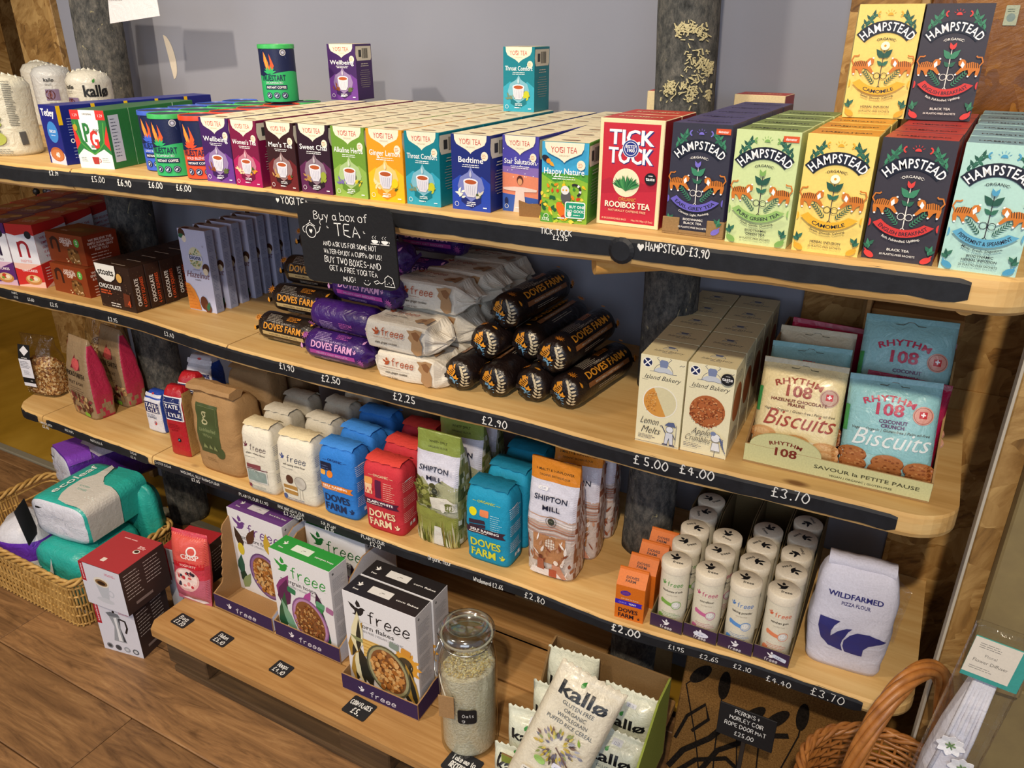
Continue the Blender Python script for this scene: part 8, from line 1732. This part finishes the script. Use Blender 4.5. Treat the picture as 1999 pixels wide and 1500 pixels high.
# tissue and kitchen-roll packs
def rollsheet(lab, loc, rz, L, w, h, col, whitecol, art, seed, rx=0, n=44, name='tissue_pack'):
    # soft block pack lying along local x; white gathered end facing -x... built along y
    t = thing(name, lab, 'tissue pack', loc, rz, 'tissue roll packs in the basket', rx); per = perim(5, n); vs = []; st = [(0, .80), (.004, .93), (.02, 1.0), (L * .33, 1.01), (L * .66, 1.01), (L - .02, 1), (L - .004, .93), (L, .8)]; m = len(st); cs = []
    for y, k in st:
        for px, pz in per: dd = .004 * nz(px * .1, y, pz * .1, 18, seed) + .0016 * nz(px * .1, y, pz * .1, 60, seed); vs.append((w / 2 * k * px + dd, y, h / 2 + h / 2 * k * pz + dd))
    fs = []
    for i in range(m - 1):
        for k in range(n): fs.append([i * n + k, i * n + (k + 1) % n, (i + 1) * n + (k + 1) % n, (i + 1) * n + k]); cs.append(lin(whitecol) if i < 1 else lin(col))
    # wrinkled end cap
    c0 = len(vs)
    for q, (k, yy) in enumerate(((.55, -.006), (.25, -.002))):
        for px, pz in per: dd = .006 * nz(px, q * 3, pz, 3, seed); vs.append((w / 2 * k * px, yy + dd, h / 2 + h / 2 * k * pz))
    for k in range(n): fs.append([c0 + k, c0 + (k + 1) % n, (k + 1) % n, k]); cs.append(lin(whitecol)); fs.append([c0 + n + k, c0 + n + (k + 1) % n, c0 + (k + 1) % n, c0 + k]); cs.append(lin(whitecol))
    fs.append([c0 + n + k for k in range(n)][::-1]); cs.append(lin(whitecol)); fs.append([(m - 1) * n + k for k in range(n)]); cs.append(lin(col))
    MB().add(vs, fs, cs).build('plastic_wrap', 'film', t, smooth=True)
    if art: art.build('printed_film', lambda u, v, e: wrapmap(w, h, u, v, e), 'film_ink', t, maxe=.010, h0=.0035)
    B = Art(.001); B.rect(-w * 350, h * 760, 26, 6, '#1a1a1e'); B.build('black_mark', lambda u, v, e: (u, -.0042 - e, v), 'ink', t)
    return t
def wrapmap(w, h, u, v, e):
    # u around from left edge of the top over to the right side, v along the pack
    r = .028; top = w - 2 * r; a = w / 2 + e; x0 = -w / 2 + r
    if u < top: return (x0 + u, v, h + e)
    q = (u - top) / r
    if q < PI / 2: return (w / 2 - r + (r + e) * math.sin(q), v, h - r + (r + e) * math.cos(q))
    return (w / 2 + e, v, h - r - (u - top - r * PI / 2))
tq = '#2fb0a4'
def eco(L, w, h, c2, word='ecoleaf', sub='KITCHEN TOWEL'):
    A = Art(.001); W_ = w * 1000; LL = L * 1000; tot = W_ - 56 + 44 + h * 600
    A.poly([(62, 40), (80, 14), (120, 6), (tot, 6), (tot, 110), (170, 116), (120, 128), (100, 150), (84, LL - 16), (66, LL - 8), (66, 150), (50, 120), (52, 70)], '#d9d6d0')
    A.poly([(130, 120), (tot, 112), (tot, LL - 6), (90, LL - 6), (96, 200)], c2)
    A.text(word, 14, LL * .52, 34, '#eef6f4', .01, fit=LL * .62, rot=90, sh=-.2) if 0 else A.text(word, 40, LL * .5, 32, '#eef6f4', .01, rot=90, fit=LL * .7)
    A.text(sub.split()[0], 92, 88, 9, '#4aa89a', .0); A.text(sub.split()[1], 98, 72, 11, '#6ab8aa', .0); [A.ell(140 + i * 7, 50 + (i % 2) * 5, 3, 2, '#eef2ee') for i in range(5)]
    return A
rollsheet('turquoise kitchen roll pack lying on top, white end facing out', (-1.955, .985, .205), .10, .215, .215, .125, tq, '#dddfec', eco(.215, .215, .125, tq), 3)
rollsheet('turquoise kitchen roll pack underneath, standing in the basket corner', (-1.945, .945, .02), .06, .20, .195, .18, tq, tq, None, 5)
A = Art(.001); A.text('ecoleaf', -60, 60, 30, '#e8f4f2', .01, rot=90, fit=120); A.poly([(-40, 0), (-34, 90), (-6, 160), (-14, 90), (10, 30), (60, 10), (96, 14), (96, 0)], '#dcdcdc'); A.text('KITCHEN', 10, 34, 13, '#3fa89c', 0); A.text('TOWEL', 14, 18, 13, '#6ab8aa', 0); o_ = bpy.data.objects['tissue_pack.001']; A.build('front_print', lambda u, v, e: (u, -.0075 - e, v), 'film_ink', o_, h0=.001)
for c in o_.children:
    if c.name.startswith('black_mark'): bpy.data.objects.remove(c)
rollsheet('purple toilet tissue pack lying behind the turquoise one', (-2.235, 1.175, .175), -.28, .30, .17, .145, '#5a2c98', '#cfd0dc', None, 7)
A = Art(.001); A.poly([(20, 90), (60, 60), (110, 60), (150, 90), (150, 160), (110, 200), (60, 190), (30, 150)], '#cfc4d4'); A.text('TOILET', 84, 150, 17, '#7a6a8a', .01, rot=0); A.text('TISSUE', 88, 128, 17, '#5a3a98', .02); A.poly([(10, 4), (150, 4), (150, 70), (100, 80), (60, 70), (20, 100), (6, 90)], '#8a48c8'); A.build('printed_film', lambda u, v, e: wrapmap(.17, .145, u, v, e), 'film_ink', bpy.data.objects['tissue_pack.002'], maxe=.01, h0=.0035)
rollsheet('turquoise kitchen roll pack behind, against the basket back', (-1.895, 1.16, .02), .1, .06, .13, .28, tq, tq, None, 9)
# loose rounded packs at the far left
for i, (x, y, z, c, lab) in enumerate(((-2.16, 1.01, .055, '#6a36b8', 'purple and white tissue pack with gathered top, left edge'), (-2.185, 1.128, .11, '#cfd0dc', 'white tissue pack with gathered top behind it'))):
    t = thing('tissue_pack', lab, 'tissue pack', (x, y, z), .3, 'tissue roll packs in the basket')
    t.scale = (1, 1, 1) if i == 0 else (.42, .42, .55)
    rings = [(0, .085, .085, 0), (.01, .09, .09, 0), (.07, .09, .09, 0), (.115, .086, .086, 0), (.15, .06, .06, 0), (.165, .02, .02, 0), (.175, .012, .012, 0)]
    sack(t, rings, 20 + i, '#d9dae4', .006, 20, 2.6, 'film', 'plastic_wrap', colf=lambda x, y, z, p, c=c: lin(c) if .06 < z < .115 else lin('#dddde6'))
    pass
t = thing('chalk_tag', 'black chalk tag standing between the tissue packs', 'price tag', (-2.072, .965, .185), -.9, None, .1); MB().box(-.035, .035, 0, .002, 0, .115, lin('#26262a')).build('slate', 'board', t); A = Art(.001); A.hand('Toilet roll', 0, 70, 9, '#d8d8d6', .13, rot=60, sx=.6); A.hand('£3.50', 8, 40, 9, '#d8d8d6', .13, rot=60, sx=.6); A.build('chalk_writing', lambda u, v, e: (u, -e, v), 'chalk', t)

# ------------------------------------------------------------ right: coir mat, chalk label, handled basket
mt = thing('coir_doormat', 'coir doormat with black bulrush print leaning under the shelf', 'doormat', (-.17, 1.235, .004), 0, None, -.30)
MB().box(-.120, .25, 0, .016, 0, .42, b=.003).build('mat', 'coir', mt)
A = Art(.001); blk = '#15120f'
def rush(x, y, L_, w_, rot): a = math.radians(rot); A.ell(x, y, w_, L_, blk, rot=rot - 90 + 0, n=16)
for x, y, rl, rw, an in ((-84, 252, 30, 13, -38), (-32, 246, 32, 12, 0), (36, 205, 32, 12, -38), (82, 215, 32, 12, -38), (128, 240, 30, 12, 0), (165, 190, 30, 12, -30)):
    A.ell(x, y, rw, rl, blk, rot=an, n=16); A.line([(x, y), (x + math.sin(math.radians(an)) * rl * 1.4, y - math.cos(math.radians(an)) * rl * 1.4), (x * .8, y - 150), (x * .5, 10)], 3, blk)
A.line([(-112, 90), (-95, 150), (-62, 190), (-50, 160), (-80, 120)], 7, blk); A.line([(-115, 20), (-90, 70), (-40, 120), (10, 200)], 12, blk); A.line([(-60, 10), (-20, 100), (60, 170), (110, 190)], 11, blk); A.line([(-100, 10), (-60, 60), (0, 90), (60, 60), (100, 20)], 10, blk)
A.build('bulrush_print', lambda u, v, e: (u, -e, v), 'coirblack', mt, h0=.0012)
P = aty(1450, 1440, 1.12)
t = thing('chalk_label', 'black chalk label naming the coir door mat and its price', 'sign', (P.x, 1.12, 0), .0, None, -.08); MB().box(-.052, .052, 0, .003, P.z - .035, P.z + .038, lin('#17171a')).build('label_board', 'board', t); MB().box(-.004, .004, .003, .006, 0, P.z + .03, lin('#2a2420')).build('stake', 'board', t)
A = Art(.001); z0 = P.z * 1000; [A.hand(tx, 0, z0 + yy, 9, '#e4e4e2', .12, sx=.58) for tx, yy in (('PERKINS +', 24), ('MORLEY COIR', 9), ('ROPE DOOR MAT', -7), ('£25.00', -25))]; A.build('chalk_writing', lambda u, v, e: (u, -e, v), 'chalk', t)
# brown willow basket with a tall hooped handle
hk = thing('handled_basket', 'brown willow basket with tall twisted handle at the bottom right', 'basket', (.100, 1.0, 0)); zt = .44; rr0 = .118
def ring_pts(r, z, n, amp=0, ph=0): return [((r + amp * math.cos(PI * (i + ph))) * math.cos(2 * PI * i / n), (r + amp * math.cos(PI * (i + ph))) * math.sin(2 * PI * i / n), z) for i in range(n)]
n = 34
for j in range(44):
    z = .012 + j * .0102; r = .085 + (rr0 - .085) * (z / zt) ** .8; pts = ring_pts(r, z, n, .0028, j); pts.append(pts[0]); MB().tube(pts, .0036, 5, (1, 1, 1), False).build('woven_cane', 'wicker', hk, smooth=True)
for i in range(n):
    a = 2 * PI * i / n; pts = [((.085 + (rr0 - .085) * (z / zt) ** .8) * math.cos(a), (.085 + (rr0 - .085) * (z / zt) ** .8) * math.sin(a), z) for z in (0, .1, .2, .3, .4, zt)]; MB().tube(pts, .0026, 5, (1, 1, 1), False).build('upright_cane', 'wicker', hk, smooth=True)
for ph in range(4):
    pts = []
    for i in range(150): a = 2 * PI * i / 149; q = i * .32 + ph * PI / 2; r = rr0 + .003 + .006 * math.cos(q); pts.append((r * math.cos(a), r * math.sin(a), zt + .004 + .0075 * math.sin(q)))
    MB().tube(pts, .0042, 6, (1, 1, 1), False).build('rim_cane', 'wicker', hk, smooth=True)
MB().lathe([(.082, .001), (.084, .008)], 32).build('basket_base', 'wicker', hk)
hp = []
A0 = Vector((-.062, -.098, zt - .12)); A1 = Vector((.062, .098, zt - .1)); apex = .245
for i in range(61):
    t = i / 60; s = math.sin(PI * t); c = (1 - math.cos(PI * t)) / 2; base_ = A0.lerp(A1, c); hp.append(Vector((base_.x, base_.y, zt - .11 + (s ** .62) * (apex + .11))))
for ph in range(6):
    pts = []
    for i, p in enumerate(hp):
        tg = (hp[min(i + 1, 60)] - hp[max(i - 1, 0)]).normalized(); a = tg.cross(Vector((.85, -.53, 0))).normalized(); b = tg.cross(a).normalized(); q = i * .17 + ph * PI / 3; pts.append(p + a * .0085 * math.cos(q) + b * .0085 * math.sin(q))
    MB().tube(pts, .0056, 6, (1, 1, 1), True).build('handle_cane', 'wicker', hk, smooth=True)
# things in the basket
t = thing('clear_gift_box', 'small clear plastic box in the front of the handled basket', 'plastic box', (.038, .93, .39), .5, None, .25); MB().box(-.028, .028, 0, .045, 0, .09, (1, 1, 1)).build('clear_box', 'cello', t); MB().box(-.0275, -.026, .001, .044, .001, .089, lin('#d8d6d0')).build('card_insert', 'card', t); mb = MB(); mb.lathe([(.001, .02), (.008, .024), (.012, .034), (.009, .044), (.001, .048)], 16, lin('#e8e8e6')); o = mb.build('white_ornament', 'card', t, smooth=True); o.location = (0, .022, 0)
t = thing('yellow_flower', 'small yellow flower head beside the basket handle', 'flower', (.082, .925, .442)); R = random.Random(1)
for i in range(16): 
    mb = MB(); a = R.uniform(0, 6.28); rr = R.uniform(0, .010); mb.lathe([(.001, 0), (.003, .002), (.0034, .005), (.001, .008)], 8, lin('#e6cf1c')); o = mb.build('petal', 'paper', t, smooth=True); o.location = (rr * math.cos(a), rr * math.sin(a), R.uniform(-.01, .012))
MB().tube([(0, 0, -.01), (-.004, .006, -.2)], .0015, 6, lin('#5a6a34')).build('stem', 'paper', t)
# long clear packet with white paper flowers
p0 = aty(1800, 1560, .93); p1 = aty(1945, 1262, .93); dv = p1 - p0; Lp = dv.length; ry = math.atan2(dv.x, dv.z)
pk = thing('flower_diffuser_packet', 'long clear packet of white paper flowers with teal-edged card', 'gift packet', (p0.x + .003, .905, p0.z), 0, None, 0, ry); wp = .062
MB().box(-wp / 2 - .003, wp / 2 + .003, .004, .022, 0, Lp + .035, (1, 1, 1), b=.004).build('clear_sleeve', 'cello', pk)
MB().box(-wp / 2, wp / 2, .001, .0035, Lp - .040, Lp + .022, {'d': lin('#3f9c94')}, b=.0005).build('header_card', 'card', pk)
A = Art(.001); zz = Lp * 1000; A.rect(-31, zz - 33, 50, 55, '#dcd4c6'); A.small(-24, zz + 14, 28, 3, 3, '#8a8680', 1); A.text('Floral', -8, zz - 4, 6, '#8a8680', .0); A.text('Flower Diffuser', -6, zz - 14, 7, '#7a7670', 0, fit=38); A.small(-26, zz - 22, 30, 2, 3, '#9a968e', 1); A.build('card_print', lambda u, v, e: (u, .001 - e, v), 'ink', pk)
MB().lathe([(.024, 0), (.025, Lp * .25), (.022, Lp * .5), (.013, Lp * .8), (.007, Lp - .04)], 14, lin('#e2e2ee'), .15).build('paper_bundle', 'paper', pk, smooth=True).location = (0, .030, 0)
for i in range(7): MB().tube([(-.016 + i * .0052, .012, .0), (-.012 + i * .0045, .010 + .004 * (i % 2), Lp * .5), (-.010 + i * .0034, .012, Lp - .045)], .0028, 6, lin('#dcdce6')).build('paper_stem', 'paper', pk, smooth=True)
for j, (fx, fz) in enumerate(((-.006, Lp * .46), (.016, Lp * .36), (-.014, Lp * .22), (.012, Lp * .14))):
    for i in range(8):
        a = i * PI / 4 + j; mb = MB(); L_ = .017; vs = []
        for q in range(6):
            s = q / 5; wv = .0062 * math.sin(PI * (s * .85 + .1)); cxx = math.cos(a) * L_ * s; czz = math.sin(a) * L_ * s; vs += [(fx + cxx - math.sin(a) * wv, .004 - .004 * s, fz + czz + math.cos(a) * wv), (fx + cxx + math.sin(a) * wv, .004 - .004 * s, fz + czz - math.cos(a) * wv)]
        mb.add(vs, [[q * 2, q * 2 + 1, q * 2 + 3, q * 2 + 2] for q in range(5)], lin('#efeff4')); o = mb.build('petal', 'paper', pk); o.modifiers.new('thickness', 'SOLIDIFY').thickness = .0006
    mb = MB()
    for i in range(6): a = i * PI / 3; mb.tube([(fx, .001, fz), (fx + .006 * math.cos(a), 0, fz + .006 * math.sin(a))], .0009, 5, lin('#6a8a5a'))
    o = mb.build('green_centre', 'paper', pk); o['kind'] = 'stuff'
# little sticker high on the strand-board
P = aty(1975, 30, WY - .04); A = Art(.001); A.rect(-9, -14, 18, 28, '#b9c4b0', r=1); A.ell(0, -3, 6, 6, '#8aa0a0'); A.small(-6, 8, 12, 2, 3, '#6a7a70', 1); o = A.build('small_sticker', lambda u, v, e: (P.x + u, WY - .0365 - e, P.z + v), 'paper'); tag(o, 'small pale green sticker on the glossy board, top right', 'sticker')
# a spare board tucked in the dark below the third shelf
t = thing('cardboard_sheet', 'dark flattened cardboard panels stored under the flour shelf', 'cardboard', (-.72, 1.47, .0)); MB().box(-.28, .36, 0, .012, .0045, .36, lin('#4a3420')).build('panel', 'cardb', t)
t = thing('cardboard_sheet', 'second flattened cardboard panel leaning in front of it', 'cardboard', (-.60, 1.46, .145), .02, None, -.06); MB().box(-.18, .16, -.012, 0, 0, .15, lin('#4a3420')).build('panel', 'cardb', t)
